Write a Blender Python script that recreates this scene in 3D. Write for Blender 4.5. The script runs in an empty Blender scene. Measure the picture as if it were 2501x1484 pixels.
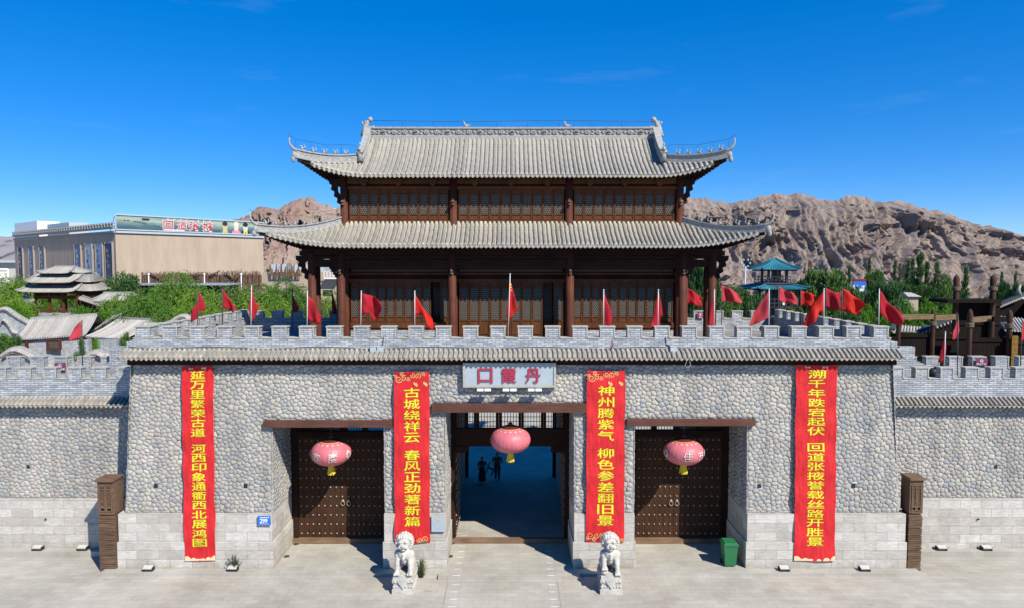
import bpy, bmesh, math, random
import numpy as np
from mathutils import Vector, Matrix, kdtree
R = math.radians
rnd = random.Random(7)
SC = bpy.context.scene
COL = SC.collection
# ------------------------------------------------------------------ camera, sky, sun, exposure
CH, FPX, PITCH = 13.5, 1667.0, math.atan(97 / 1667.0)
cam = bpy.data.objects.new('camera', bpy.data.cameras.new('camera'))
COL.objects.link(cam)
cam.location = (0, 0, CH)
cam.rotation_euler = (R(90) - PITCH, 0, 0)
cam.data.sensor_width = 36
cam.data.lens = 36 * FPX / 2501
cam.data.clip_end = 30000
SC.camera = cam
SUN = Vector((.89, -1, 1.28)).normalized()
W = bpy.data.worlds.new("World"); SC.world = W; W.use_nodes = True
nt = W.node_tree
sky = nt.nodes.new('ShaderNodeTexSky'); sky.sky_type = 'NISHITA'; sky.sun_disc = False
sky.sun_elevation = math.asin(SUN.z); sky.sun_rotation = math.atan2(SUN.x, SUN.y)
sky.altitude = 3000; sky.air_density = 1.0; sky.dust_density = 0.25; sky.ozone_density = 10.0
gm = nt.nodes.new('ShaderNodeGamma'); gm.inputs['Gamma'].default_value = .65; nt.links.new(sky.outputs[0], gm.inputs['Color'])
hs = nt.nodes.new('ShaderNodeHueSaturation'); hs.inputs['Saturation'].default_value = 1.47; hs.inputs['Hue'].default_value = .51
nt.links.new(gm.outputs[0], hs.inputs['Color'])
tcw = nt.nodes.new('ShaderNodeTexCoord'); mpw = nt.nodes.new('ShaderNodeMapping'); mpw.inputs['Scale'].default_value = (3, 3, 16); nt.links.new(tcw.outputs['Generated'], mpw.inputs[0])
nzw = nt.nodes.new('ShaderNodeTexNoise'); nzw.inputs['Scale'].default_value = 1.6; nzw.inputs['Detail'].default_value = 7; nzw.inputs['Roughness'].default_value = .6; nt.links.new(mpw.outputs[0], nzw.inputs['Vector'])
crw = nt.nodes.new('ShaderNodeValToRGB'); crw.color_ramp.elements[0].position = .60; crw.color_ramp.elements[1].position = .92; crw.color_ramp.elements[1].color = (.075, .075, .075, 1); nt.links.new(nzw.outputs['Fac'], crw.inputs[0])
mxw = nt.nodes.new('ShaderNodeMix'); mxw.data_type = 'RGBA'; nt.links.new(crw.outputs[0], mxw.inputs[0]); nt.links.new(hs.outputs[0], mxw.inputs[6]); mxw.inputs[7].default_value = (3.2, 3.6, 4.2, 1)
nt.links.new(mxw.outputs[2], nt.nodes['Background'].inputs[0])
nt.nodes['Background'].inputs[1].default_value = 0.15
sl = bpy.data.lights.new('sun', 'SUN'); sl.energy = 3.2; sl.angle = R(0.53); sl.color = (1, .945, .845)
so = bpy.data.objects.new('sun', sl); COL.objects.link(so)
so.rotation_euler = SUN.to_track_quat('Z', 'Y').to_euler(); so.location = SUN * 80
SC.view_settings.view_transform = 'Standard'; SC.view_settings.look = 'None'
SC.view_settings.exposure = 1.0; SC.view_settings.gamma = 1
SC.render.engine = 'CYCLES'; SC.cycles.max_bounces = 6; SC.cycles.diffuse_bounces = 1; SC.cycles.transparent_max_bounces = 8

def U(u, v, Y):
    "world point at depth Y that a surveyed direction (2501 px wide frame) meets"
    x = (u - 1250.5) / FPX; t = -(v - 742) / FPX
    yc = math.cos(PITCH) + t * math.sin(PITCH); zc = -math.sin(PITCH) + t * math.cos(PITCH)
    s = Y / yc
    return Vector((x * s, Y, CH + zc * s))

# ------------------------------------------------------------------ mesh builder
class MB:
    def __init__(s): s.v = []; s.f = []; s.sm = []; s.t = []; s.mi = []; s.cur = .5; s.m = 0
    def vert(s, p): s.v.append(tuple(p)); s.t.append(s.cur); return len(s.v) - 1
    def face(s, idx, smooth=False): s.f.append(tuple(idx)); s.sm.append(smooth); s.mi.append(s.m)
    def poly(s, pts, smooth=False): s.face([s.vert(p) for p in pts], smooth)
    def box(s, x0, x1, y0, y1, z0, z1):
        i = [s.vert(p) for p in ((x0,y0,z0),(x1,y0,z0),(x1,y1,z0),(x0,y1,z0),(x0,y0,z1),(x1,y0,z1),(x1,y1,z1),(x0,y1,z1))]
        for q in ((3,2,1,0),(4,5,6,7),(0,1,5,4),(1,2,6,5),(2,3,7,6),(3,0,4,7)): s.face([i[k] for k in q])
    def hexa(s, b, t):
        "box from 4 bottom points and 4 top points (counter clockwise from above)"
        i = [s.vert(p) for p in list(b) + list(t)]
        for q in ((3,2,1,0),(4,5,6,7),(0,1,5,4),(1,2,6,5),(2,3,7,6),(3,0,4,7)): s.face([i[k] for k in q])
    def beam(s, a, b, w, h, up=(0,0,1)):
        a = Vector(a); b = Vector(b); d = (b - a).normalized(); up = Vector(up)
        if abs(d.dot(up)) > .98: up = Vector((0,1,0))
        l = d.cross(up).normalized() * w / 2; n = l.cross(d).normalized() * h / 2
        s.hexa([a - l - n, a + l - n, b + l - n, b - l - n], [a - l + n, a + l + n, b + l + n, b - l + n])
    def tube(s, pts, r, n=8, cap=True, smooth=True):
        pts = [Vector(p) for p in pts]
        rs = r if isinstance(r, (list, tuple)) else [r] * len(pts)
        rings = []; prev = None
        for i, p in enumerate(pts):
            d = (pts[min(i + 1, len(pts) - 1)] - pts[max(i - 1, 0)])
            d = d.normalized() if d.length > 1e-9 else Vector((0,0,1))
            if prev is None:
                a = Vector((1,0,0)) if abs(d.x) < .8 else Vector((0,1,0))
                u = d.cross(a).normalized()
            else: u = (prev - d * prev.dot(d)).normalized()
            prev = u; w = d.cross(u)
            rings.append([s.vert(p + (u * math.cos(6.28318 * k / n) + w * math.sin(6.28318 * k / n)) * rs[i]) for k in range(n)])
        for a, b in zip(rings, rings[1:]):
            for k in range(n): s.face((a[k], a[(k+1) % n], b[(k+1) % n], b[k]), smooth)
        if cap: s.face(rings[0][::-1]); s.face(rings[-1])
    def lathe(s, c, prof, n=16, smooth=True, sx=1, sy=1):
        rings = []
        for r, z in prof:
            rings.append([s.vert((c[0] + r * sx * math.cos(6.28318 * k / n), c[1] + r * sy * math.sin(6.28318 * k / n), c[2] + z)) for k in range(n)])
        for a, b in zip(rings, rings[1:]):
            for k in range(n): s.face((a[k], a[(k+1) % n], b[(k+1) % n], b[k]), smooth)
        s.face(rings[0][::-1]); s.face(rings[-1])
    def ball(s, c, r, n=10, m=6):
        r = r if isinstance(r, (list, tuple)) else (r, r, r)
        top = s.vert((c[0], c[1], c[2] + r[2])); bot = s.vert((c[0], c[1], c[2] - r[2])); rings = []
        for j in range(1, m):
            a = math.pi * j / m
            rings.append([s.vert((c[0] + r[0] * math.sin(a) * math.cos(6.28318 * k / n), c[1] + r[1] * math.sin(a) * math.sin(6.28318 * k / n), c[2] + r[2] * math.cos(a))) for k in range(n)])
        for k in range(n): s.face((top, rings[0][k], rings[0][(k+1) % n]), True); s.face((bot, rings[-1][(k+1) % n], rings[-1][k]), True)
        for a, b in zip(rings, rings[1:]):
            for k in range(n): s.face((a[k], b[k], b[(k+1) % n], a[(k+1) % n]), True)
    def prism(s, outline, d0, d1, ax='y'):
        "outline of (a, b) pairs thickened along an axis"
        def P(a, b, d): return (a, d, b) if ax == 'y' else ((d, a, b) if ax == 'x' else (a, b, d))
        A = [s.vert(P(a, b, d0)) for a, b in outline]; B = [s.vert(P(a, b, d1)) for a, b in outline]
        s.face(A); s.face(B[::-1]); n = len(A)
        for k in range(n): s.face((A[k], B[k], B[(k+1) % n], A[(k+1) % n]))
    def mesh(s, name, origin=(0,0,0)):
        me = bpy.data.meshes.new(name)
        v = np.array(s.v, dtype=np.float64).reshape(-1, 3) - np.array(origin)
        me.from_pydata(v.tolist(), [], s.f); me.update()
        me.polygons.foreach_set('use_smooth', s.sm)
        if max(s.mi, default=0): me.polygons.foreach_set('material_index', s.mi)
        at = me.attributes.new('tint', 'FLOAT', 'POINT'); at.data.foreach_set('value', s.t)
        return me
    def build(s, name, m, parent=None, origin=None, fix=False):
        o = Vector((0,0,0)) if origin is None else Vector(origin)
        if parent is not None and origin is None: o = parent_origin(parent)
        me = s.mesh(name, o)
        for q in (m if isinstance(m, (list, tuple)) else (m,)): me.materials.append(q)
        if fix:
            b = bmesh.new(); b.from_mesh(me); bmesh.ops.recalc_face_normals(b, faces=b.faces); b.to_mesh(me); b.free()
        ob = bpy.data.objects.new(name, me); COL.objects.link(ob)
        if parent is not None: ob.parent = parent
        else: ob.location = o
        return ob
def parent_origin(p):
    o = Vector((0,0,0))
    while p is not None: o = o + p.location; p = p.parent
    return o
def tag(o, label, cat, group=None):
    o['label'] = label; o['category'] = cat
    if group: o['group'] = group
    return o
def thing(name, label, cat, loc=(0,0,0), group=None):
    o = bpy.data.objects.new(name, None); COL.objects.link(o); o.location = loc; o.empty_display_size = .3
    return tag(o, label, cat, group)
def structure(name, mb, m):
    o = mb.build(name, m); o['kind'] = 'structure'; return o
def copy_thing(root, loc=None, rz=None, scale=None, label=None, parent=None):
    def cp(o, par):
        c = o.copy(); COL.objects.link(c)
        if par is not None: c.parent = par
        for ch in KIDS.get(o, []): KIDS.setdefault(c, []).append(cp(ch, c))
        return c
    c = cp(root, parent)
    if loc is not None: c.location = loc
    if rz is not None: c.rotation_euler = (0, 0, rz)
    if scale is not None: c.scale = scale if isinstance(scale, (tuple, list)) else (scale,) * 3
    if label: c['label'] = label
    return c
KIDS = {}
def kids(o, *ch): KIDS.setdefault(o, []).extend(ch)

# ------------------------------------------------------------------ materials (all procedural)
def nmat(name, rough=.85, spec=.3):
    m = bpy.data.materials.new(name); m.use_nodes = True; t = m.node_tree; b = t.nodes['Principled BSDF']
    b.inputs['Roughness'].default_value = rough; b.inputs['Specular IOR Level'].default_value = spec
    return m, t, b
def node(t, k, **kw):
    n = t.nodes.new(k)
    for a, b in kw.items(): setattr(n, a, b)
    return n
def c4(c): return (c[0], c[1], c[2], 1)
def mixc(t, fac, a, b, mode='MIX'):
    n = node(t, 'ShaderNodeMix', data_type='RGBA', blend_type=mode)
    for s_, v in ((0, fac), (6, a), (7, b)):
        if isinstance(v, bpy.types.NodeSocket): t.links.new(v, n.inputs[s_])
        else: n.inputs[s_].default_value = c4(v) if isinstance(v, (tuple, list)) else v
    return n.outputs[2]
def mth(t, op, a, b=None, c=None):
    n = node(t, 'ShaderNodeMath', operation=op)
    for i, v in enumerate((a, b, c)):
        if v is None: continue
        if isinstance(v, bpy.types.NodeSocket): t.links.new(v, n.inputs[i])
        else: n.inputs[i].default_value = v
    return n.outputs[0]
def ramp(t, fac, stops, const=False):
    n = node(t, 'ShaderNodeValToRGB'); e = n.color_ramp.elements
    if const: n.color_ramp.interpolation = 'CONSTANT'
    while len(e) < len(stops): e.new(.5)
    for k, (p, c) in zip(e, stops): k.position = p; k.color = c4(c)
    t.links.new(fac, n.inputs[0]); return n.outputs[0]
def coords(t): return node(t, 'ShaderNodeTexCoord').outputs['Object']
def mapping(t, v, sc=(1,1,1), rot=(0,0,0), loc=(0,0,0)):
    n = node(t, 'ShaderNodeMapping'); n.inputs['Scale'].default_value = sc; n.inputs['Rotation'].default_value = rot; n.inputs['Location'].default_value = loc
    t.links.new(v, n.inputs[0]); return n.outputs[0]
def noise(t, v, scale, det=4, rough=.6):
    n = node(t, 'ShaderNodeTexNoise'); n.inputs['Scale'].default_value = scale; n.inputs['Detail'].default_value = det; n.inputs['Roughness'].default_value = rough
    t.links.new(v, n.inputs['Vector']); return n.outputs['Fac']
def bump(t, b, h, strength=.5, dist=.02):
    n = node(t, 'ShaderNodeBump'); n.inputs['Strength'].default_value = strength; n.inputs['Distance'].default_value = dist
    t.links.new(h, n.inputs['Height']); t.links.new(n.outputs[0], b.inputs['Normal'])
def tint(t): return node(t, 'ShaderNodeAttribute', attribute_name='tint').outputs['Fac']
def wallvec(t, top=True):
    "(along, up) coordinates on any upright or level face"
    tc = coords(t); sx = node(t, 'ShaderNodeSeparateXYZ'); t.links.new(tc, sx.inputs[0])
    g = node(t, 'ShaderNodeNewGeometry'); sn = node(t, 'ShaderNodeSeparateXYZ'); t.links.new(g.outputs['True Normal'], sn.inputs[0])
    fx = mth(t, 'GREATER_THAN', mth(t, 'ABSOLUTE', sn.outputs[0]), .6); fz = mth(t, 'GREATER_THAN', mth(t, 'ABSOLUTE', sn.outputs[2]), .75)
    u = mth(t, 'ADD', mth(t, 'MULTIPLY', sx.outputs[0], mth(t, 'SUBTRACT', 1, fx)), mth(t, 'MULTIPLY', sx.outputs[1], fx))
    v = mth(t, 'ADD', mth(t, 'MULTIPLY', sx.outputs[2], mth(t, 'SUBTRACT', 1, fz)), mth(t, 'MULTIPLY', sx.outputs[1], fz))
    c = node(t, 'ShaderNodeCombineXYZ'); t.links.new(u, c.inputs[0]); t.links.new(v, c.inputs[1]); return c.outputs[0], tc
def plain(name, c, rough=.8, var=.12, scale=4, bm=0, bscale=30, spec=.3, stretch=(1,1,1), metallic=0):
    m, t, b = nmat(name, rough, spec); v = mapping(t, coords(t), stretch)
    lo = tuple(x * (1 - var) for x in c); hi = tuple(min(1, x * (1 + var)) for x in c)
    f = noise(t, v, scale, 5, .65)
    col = ramp(t, f, ((.3, lo), (.7, hi))); t.links.new(col, b.inputs['Base Color']); b.inputs['Metallic'].default_value = metallic
    if bm: bump(t, b, noise(t, v, bscale, 3), bm, .02)
    return m
def bricks(name, c1, c2, mortar, bw, bh, ms, cloud=.2, bstr=.4, spec=.2, rough=.9, off=.5, soil=False):
    m, t, b = nmat(name, rough, spec); v, tc = wallvec(t)
    n = node(t, 'ShaderNodeTexBrick'); t.links.new(v, n.inputs['Vector']); n.offset = off
    n.inputs['Color1'].default_value = c4(c1); n.inputs['Color2'].default_value = c4(c2); n.inputs['Mortar'].default_value = c4(mortar)
    n.inputs['Scale'].default_value = 1; n.inputs['Mortar Size'].default_value = ms; n.inputs['Mortar Smooth'].default_value = .2
    n.inputs['Brick Width'].default_value = bw; n.inputs['Row Height'].default_value = bh
    f = noise(t, tc, 1.3, 6, .7); f2 = noise(t, mapping(t, v, (2, 9, 1)), 1.5, 4, .7)
    k = ramp(t, f, ((.3, (1 - cloud,) * 3), (.7, (1 + cloud * .6,) * 3))); k2 = ramp(t, f2, ((.35, (1 - cloud,) * 3), (.65, (1.12,) * 3)))
    col = mixc(t, 1, mixc(t, 1, n.outputs['Color'], k, 'MULTIPLY'), k2, 'MULTIPLY')
    if soil:
        sz = node(t, 'ShaderNodeSeparateXYZ'); t.links.new(tc, sz.inputs[0]); sf = mth(t, 'ADD', sz.outputs[2], mth(t, 'MULTIPLY', noise(t, tc, 1.6, 6, .7), 1.3)); col = mixc(t, 1, col, ramp(t, sf, ((.5, (.74, .70, .63)), (.95, (1, 1, 1)))), 'MULTIPLY')
    t.links.new(col, b.inputs['Base Color'])
    bump(t, b, mth(t, 'ADD', mth(t, 'MULTIPLY', n.outputs['Fac'], -1), mth(t, 'MULTIPLY', f2, .6)), bstr, .02)
    return m
def wood(name, c, dark, grain='z', rough=.7, s=1.0, spec=.08, lo=.25):
    m, t, b = nmat(name, rough, spec); st = {'x': (.6, 9, 9), 'y': (9, .6, 9), 'z': (9, 9, .6)}[grain]
    v = mapping(t, coords(t), tuple(q * s for q in st)); f = noise(t, v, 2.2, 6, .7); g = noise(t, coords(t), .8, 3)
    col = mixc(t, 1, ramp(t, f, ((lo, dark), (.72, c))), ramp(t, g, ((.3, (.75,) * 3), (.7, (1.15,) * 3))), 'MULTIPLY')
    t.links.new(col, b.inputs['Base Color']); bump(t, b, f, .35, .015); return m

def cobble_mat():
    m, t, b = nmat('cobble', .8, .25); f = tint(t)
    col = ramp(t, f, ((0, (.40,.39,.36)), (.18, (.46,.445,.40)), (.34, (.34,.355,.355)), (.46, (.48,.45,.39)), (.6, (.38,.385,.37)), (.72, (.32,.345,.365)), (.8, (.43,.385,.36)), (.88, (.50,.485,.44)), (1, (.37,.36,.335))))
    k = ramp(t, noise(t, coords(t), 9, 5, .7), ((.3, (.84,) * 3), (.7, (1.12,) * 3)))
    k2 = ramp(t, noise(t, coords(t), .35, 4, .6), ((.3, (.84, .84, .85)), (.7, (1.1, 1.08, 1.04))))
    k3 = ramp(t, noise(t, mapping(t, coords(t), (1.3, 1.3, .12)), 1.2, 6, .7), ((.34, (.74, .73, .71)), (.56, (.98, .965, .94))))
    t.links.new(mixc(t, 1, mixc(t, 1, mixc(t, 1, col, k, 'MULTIPLY'), k2, 'MULTIPLY'), k3, 'MULTIPLY'), b.inputs['Base Color']); bump(t, b, noise(t, coords(t), 40, 3), .25, .01); return m
def tile_mat(name, c, d):
    m, t, b = nmat(name, .85, .2); f = noise(t, mapping(t, coords(t), (3, 1.2, 1.2)), 1.6, 6, .75); g = noise(t, coords(t), 14, 3, .7)
    col = mixc(t, 1, ramp(t, f, ((.28, d), (.7, c))), ramp(t, g, ((.3, (.82,) * 3), (.7, (1.15,) * 3))), 'MULTIPLY')
    k = ramp(t, tint(t), ((0, (.8,) * 3), (1, (1.15,) * 3)))
    t.links.new(mixc(t, 1, col, k, 'MULTIPLY'), b.inputs['Base Color']); bump(t, b, g, .3, .01); return m
def leaf_mat(name, a, b_, c):
    m, t, b = nmat(name, .6, .2); f = tint(t); g = noise(t, coords(t), .5, 3)
    col = mixc(t, 1, ramp(t, f, ((0, a), (.5, b_), (1, c))), ramp(t, g, ((.3, (.7, .75, .7)), (.7, (1.2, 1.15, 1.1)))), 'MULTIPLY')
    oi = node(t, 'ShaderNodeObjectInfo'); col = mixc(t, 1, col, ramp(t, oi.outputs['Random'], ((0, (.55, .66, .62)), (.5, (.95, .95, .9)), (1, (1.4, 1.22, .9)))), 'MULTIPLY')
    t.links.new(col, b.inputs['Base Color'])
    tr = node(t, 'ShaderNodeBsdfTranslucent'); t.links.new(col, tr.inputs[0]); ms = node(t, 'ShaderNodeMixShader'); ms.inputs[0].default_value = .14
    t.links.new(b.outputs[0], ms.inputs[1]); t.links.new(tr.outputs[0], ms.inputs[2]); t.links.new(ms.outputs[0], t.nodes['Material Output'].inputs[0]); return m
def cloth_mat(name, c, tr=.25, var=.1):
    m, t, b = nmat(name, .65, .25); f = noise(t, coords(t), 2.5, 4)
    col = ramp(t, f, ((.3, tuple(x * (1 - var) for x in c)), (.7, tuple(x * (1 + var) for x in c)))); t.links.new(col, b.inputs['Base Color'])
    t2 = node(t, 'ShaderNodeBsdfTranslucent'); t.links.new(col, t2.inputs[0]); ms = node(t, 'ShaderNodeMixShader'); ms.inputs[0].default_value = tr
    t.links.new(b.outputs[0], ms.inputs[1]); t.links.new(t2.outputs[0], ms.inputs[2]); t.links.new(ms.outputs[0], t.nodes['Material Output'].inputs[0]); return m
def lattice_mat(name, line, gap, pitch, lw, kind='hex', clear=False):
    "fine wooden lattice: crossed bars over glass, or over open gaps"
    m, t, b = nmat(name, .6, .06); v, tc = wallvec(t); s = node(t, 'ShaderNodeSeparateXYZ'); t.links.new(v, s.inputs[0])
    def bars(q, p): return mth(t, 'LESS_THAN', mth(t, 'ABSOLUTE', mth(t, 'SUBTRACT', mth(t, 'FRACT', mth(t, 'DIVIDE', q, p)), .5)), lw / p / 2)
    u, w = s.outputs[0], s.outputs[1]
    if kind == 'hex':
        a = mth(t, 'ADD', u, mth(t, 'MULTIPLY', w, .62)); c = mth(t, 'SUBTRACT', u, mth(t, 'MULTIPLY', w, .62))
        f = mth(t, 'MAXIMUM', mth(t, 'MAXIMUM', bars(a, pitch), bars(c, pitch)), bars(w, pitch))
    else: f = mth(t, 'MAXIMUM', bars(u, pitch), bars(w, pitch * 1.6))
    t.links.new(mixc(t, f, gap, line), b.inputs['Base Color'])
    if clear:
        tr = node(t, 'ShaderNodeBsdfTransparent'); ms = node(t, 'ShaderNodeMixShader'); t.links.new(f, ms.inputs[0])
        t.links.new(tr.outputs[0], ms.inputs[1]); t.links.new(b.outputs[0], ms.inputs[2]); t.links.new(ms.outputs[0], t.nodes['Material Output'].inputs[0])
    else: t.links.new(mth(t, 'ADD', mth(t, 'MULTIPLY', f, .3), .45), b.inputs['Roughness'])
    return m
def ground_mat():
    m, t, b = nmat('paving', .85, .2); tc = coords(t)
    n = node(t, 'ShaderNodeTexBrick'); t.links.new(mapping(t, tc, (1, 1, 1)), n.inputs['Vector'])
    n.inputs['Color1'].default_value = (.41, .385, .33, 1); n.inputs['Color2'].default_value = (.455, .435, .385, 1); n.inputs['Mortar'].default_value = (.345, .32, .272, 1)
    n.inputs['Scale'].default_value = 1; n.inputs['Mortar Size'].default_value = .008; n.inputs['Brick Width'].default_value = .62; n.inputs['Row Height'].default_value = .31
    k = ramp(t, noise(t, tc, .35, 6, .65), ((.3, (.77, .755, .735)), (.7, (1.1, 1.1, 1.09)))); k2 = ramp(t, noise(t, mapping(t, tc, (.8, 1.6, 1)), 1.1, 6, .75), ((.32, (.92, .92, .925)), (.62, (1.04, 1.035, 1.02))))
    st = ramp(t, noise(t, mapping(t, tc, (.7, 3, 1), loc=(3, 7, 0)), .8, 3, .5), ((.22, (.6, .6, .6)), (.3, (1, 1, 1))))
    col = mixc(t, 1, mixc(t, 1, mixc(t, 1, n.outputs['Color'], k, 'MULTIPLY'), k2, 'MULTIPLY'), st, 'MULTIPLY')
    t.links.new(col, b.inputs['Base Color']); bump(t, b, noise(t, tc, 14, 4), .15, .01); return m
def rock_mat(name, stops, streak=(1, 1, 1), sc=.03):
    m, t, b = nmat(name, .95, .05); tc = coords(t)
    f = noise(t, mapping(t, tc, streak), sc, 7, .7); g = noise(t, mapping(t, tc, (1, 1, .4)), .22, 7, .75); h = noise(t, mapping(t, tc, (.15, .15, 1.2)), .3, 5, .7)
    col = mixc(t, 1, ramp(t, f, stops), ramp(t, g, ((.3, (.74,) * 3), (.7, (1.2,) * 3))), 'MULTIPLY')
    col = mixc(t, 1, col, ramp(t, h, ((.35, (.92, .91, .90)), (.65, (1.05,) * 3))), 'MULTIPLY')
    t.links.new(col, b.inputs['Base Color']); bump(t, b, mth(t, 'ADD', g, mth(t, 'MULTIPLY', h, .25)), 1.0, 2.2); return m

M = {}
M['cobble'] = cobble_mat()
M['mortar'] = plain('mortar', (.33, .32, .29), .95, .2, 6, .4)
M['plinth'] = bricks('plinth_stone', (.45, .41, .355), (.59, .56, .50), (.345, .32, .28), .98, .405, .012, .16, .35, soil=True)
M['brick'] = bricks('grey_brick', (.32, .345, .375), (.56, .575, .58), (.15, .16, .175), .36, .092, .011, .2, .7)
M['coping'] = plain('coping', (.40, .385, .33), .9, .15, 5, .3)
M['tile'] = tile_mat('roof_tile', (.51, .475, .40), (.365, .34, .285))
M['eave_tile'] = tile_mat('eave_tile', (.42, .385, .32), (.29, .27, .225))
M['tile_far'] = tile_mat('house_tile', (.46, .43, .385), (.31, .29, .26))
M['ridge'] = plain('ridge_brick', (.33, .325, .305), .85, .25, 6, .5, 18)
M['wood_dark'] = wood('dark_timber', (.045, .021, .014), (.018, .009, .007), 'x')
M['wood_col'] = wood('column_paint', (.13, .046, .028), (.075, .028, .019), 'z', .55)
M['wood_win'] = wood('window_timber', (.165, .064, .025), (.06, .024, .012), 'z', .55)
M['lintel'] = wood('lintel_timber', (.155, .07, .05), (.07, .035, .028), 'x')
M['door'] = wood('door_planks', (.095, .045, .024), (.02, .011, .008), 'z', .6)
M['sill'] = wood('sill_timber', (.30, .20, .12), (.13, .07, .045), 'x')
M['oldwood'] = wood('weathered_wood', (.24, .155, .10), (.06, .034, .022), 'x', .85, 1.4)
M['stud'] = plain('stud_metal', (.34, .29, .22), .5, .2, 8, spec=.3, metallic=.2)
M['lattice'] = lattice_mat('window_lattice', (.14, .12, .095), (.007, .007, .008), .11, .028)
M['transom'] = lattice_mat('transom_lattice', (.06, .035, .025), (.02, .02, .02), .14, .03, 'grid', True)
M['ground'] = ground_mat()
M['slab'] = plain('terrace_paving', (.24, .23, .21), .9, .15, 2, .2)
M['marble'] = plain('white_marble', (.50, .475, .42), .65, .24, 4, .5, 22)
M['red_banner'] = cloth_mat('banner_cloth', (.62, .024, .028), .06, .12)
_t = M['red_banner'].node_tree; _b = _t.nodes['Principled BSDF']; _v = mapping(_t, coords(_t), (1.6, 1, .8), (0, .5, 0)); bump(_t, _b, mth(_t, 'ADD', noise(_t, _v, 2.2, 3, .5), mth(_t, 'MULTIPLY', noise(_t, mapping(_t, coords(_t), (5, 1, .7), (0, -.6, 0)), 1.6, 3, .5), .7)), .6, .09)
M['yellow'] = plain('yellow_print', (.82, .66, .03), .6, .06)
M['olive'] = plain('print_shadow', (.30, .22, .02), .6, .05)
M['gold'] = plain('gold_print', (.72, .42, .16), .6, .12)
M['tan_print'] = plain('tan_print', (.74, .55, .33), .6, .1)
M['green_print'] = plain('green_print', (.03, .20, .07), .6, .1)
M['darkred_print'] = plain('flower_print', (.36, .012, .016), .6, .25, 12)
M['flag'] = cloth_mat('flag_cloth', (.52, .022, .035), .4, .12)
M['flag_pale'] = cloth_mat('faded_flag_cloth', (.66, .075, .09), .4, .14)
M['flag_bright'] = cloth_mat('bright_flag_cloth', (.70, .03, .02), .4, .1)
M['pole_w'] = plain('white_pole', (.55, .545, .53), .4, .05)
M['pole_d'] = plain('dark_pole', (.06, .06, .06), .5, .1)
M['lantern'] = plain('lantern_silk', (.60, .15, .175), .45, .18, 3, spec=.35)
M['lantern_cap'] = plain('lantern_cap', (.10, .02, .02), .5, .1)
M['silver'] = plain('worn_silver_print', (.60, .47, .42), .4, .2, 14, spec=.6)
M['tassel'] = plain('tassel', (.78, .52, .03), .6, .15, 20)
M['white'] = plain('white_paint', (.76, .76, .74), .5, .05)
M['cream'] = plain('cream_metal', (.50, .485, .42), .5, .08)
M['black'] = plain('black_plastic', (.025, .025, .028), .5, .1)
M['bin'] = plain('green_plastic', (.02, .15, .055), .4, .12, 4, spec=.5)
M['blue'] = plain('blue_enamel', (.03, .16, .52), .4, .05)
M['purple'] = plain('purple_board', (.20, .045, .10), .5, .08)
M['plaque'] = plain('grey_board', (.37, .43, .465), .6, .06)
M['plaque_text'] = plain('crimson_letter', (.36, .04, .075), .5, .1)
M['palegrey'] = plain('steel_plate', (.42, .47, .49), .4, .08, spec=.5)
M['stucco'] = plain('beige_stucco', (.42, .335, .25), .9, .11, .5, .2, 12, stretch=(1, 1, .25))
M['stucco_side'] = M['stucco']
M['teal'] = plain('teal_tile', (.03, .17, .225), .5, .25, 5, .4, 20)
M['earth'] = plain('dry_earth', (.30, .26, .21), .95, .2, .05)
M['leaf_w'] = leaf_mat('willow_leaf', (.06, .135, .018), (.115, .23, .032), (.20, .34, .055))
M['leaf_d'] = leaf_mat('dark_leaf', (.04, .10, .028), (.075, .165, .045), (.13, .24, .07))
M['leaf_b'] = leaf_mat('bright_leaf', (.06, .165, .014), (.125, .30, .022), (.21, .40, .045))
M['leaf_p'] = leaf_mat('poplar_leaf', (.04, .10, .035), (.07, .155, .05), (.13, .23, .08))
M['bark'] = wood('bark', (.16, .125, .09), (.07, .055, .04), 'z', .9)
M['skin'] = plain('skin', (.42, .26, .18), .6, .05)
M['glass'] = plain('dark_glass', (.02, .025, .03), .1, .1, spec=.6)
# ------------------------------------------------------------------ cobbles: one rounded stone per cell of a relaxed point set
def clip(poly, px, py, nx, ny):
    "keep the side where (p - (px,py)).n <= 0"
    out = []; n = len(poly)
    for i in range(n):
        a = poly[i]; b = poly[(i + 1) % n]
        da = (a[0] - px) * nx + (a[1] - py) * ny; db = (b[0] - px) * nx + (b[1] - py) * ny
        if da <= 0: out.append(a)
        if (da < 0 < db) or (db < 0 < da):
            k = da / (da - db); out.append((a[0] + (b[0] - a[0]) * k, a[1] + (b[1] - a[1]) * k))
    return out
def area_c(p):
    A = cx = cy = 0; n = len(p)
    for i in range(n):
        x0, y0 = p[i]; x1, y1 = p[(i + 1) % n]; c = x0 * y1 - x1 * y0; A += c; cx += (x0 + x1) * c; cy += (y0 + y1) * c
    A /= 2
    return (A, p[0][0], p[0][1]) if abs(A) < 1e-9 else (A, cx / (6 * A), cy / (6 * A))
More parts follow.
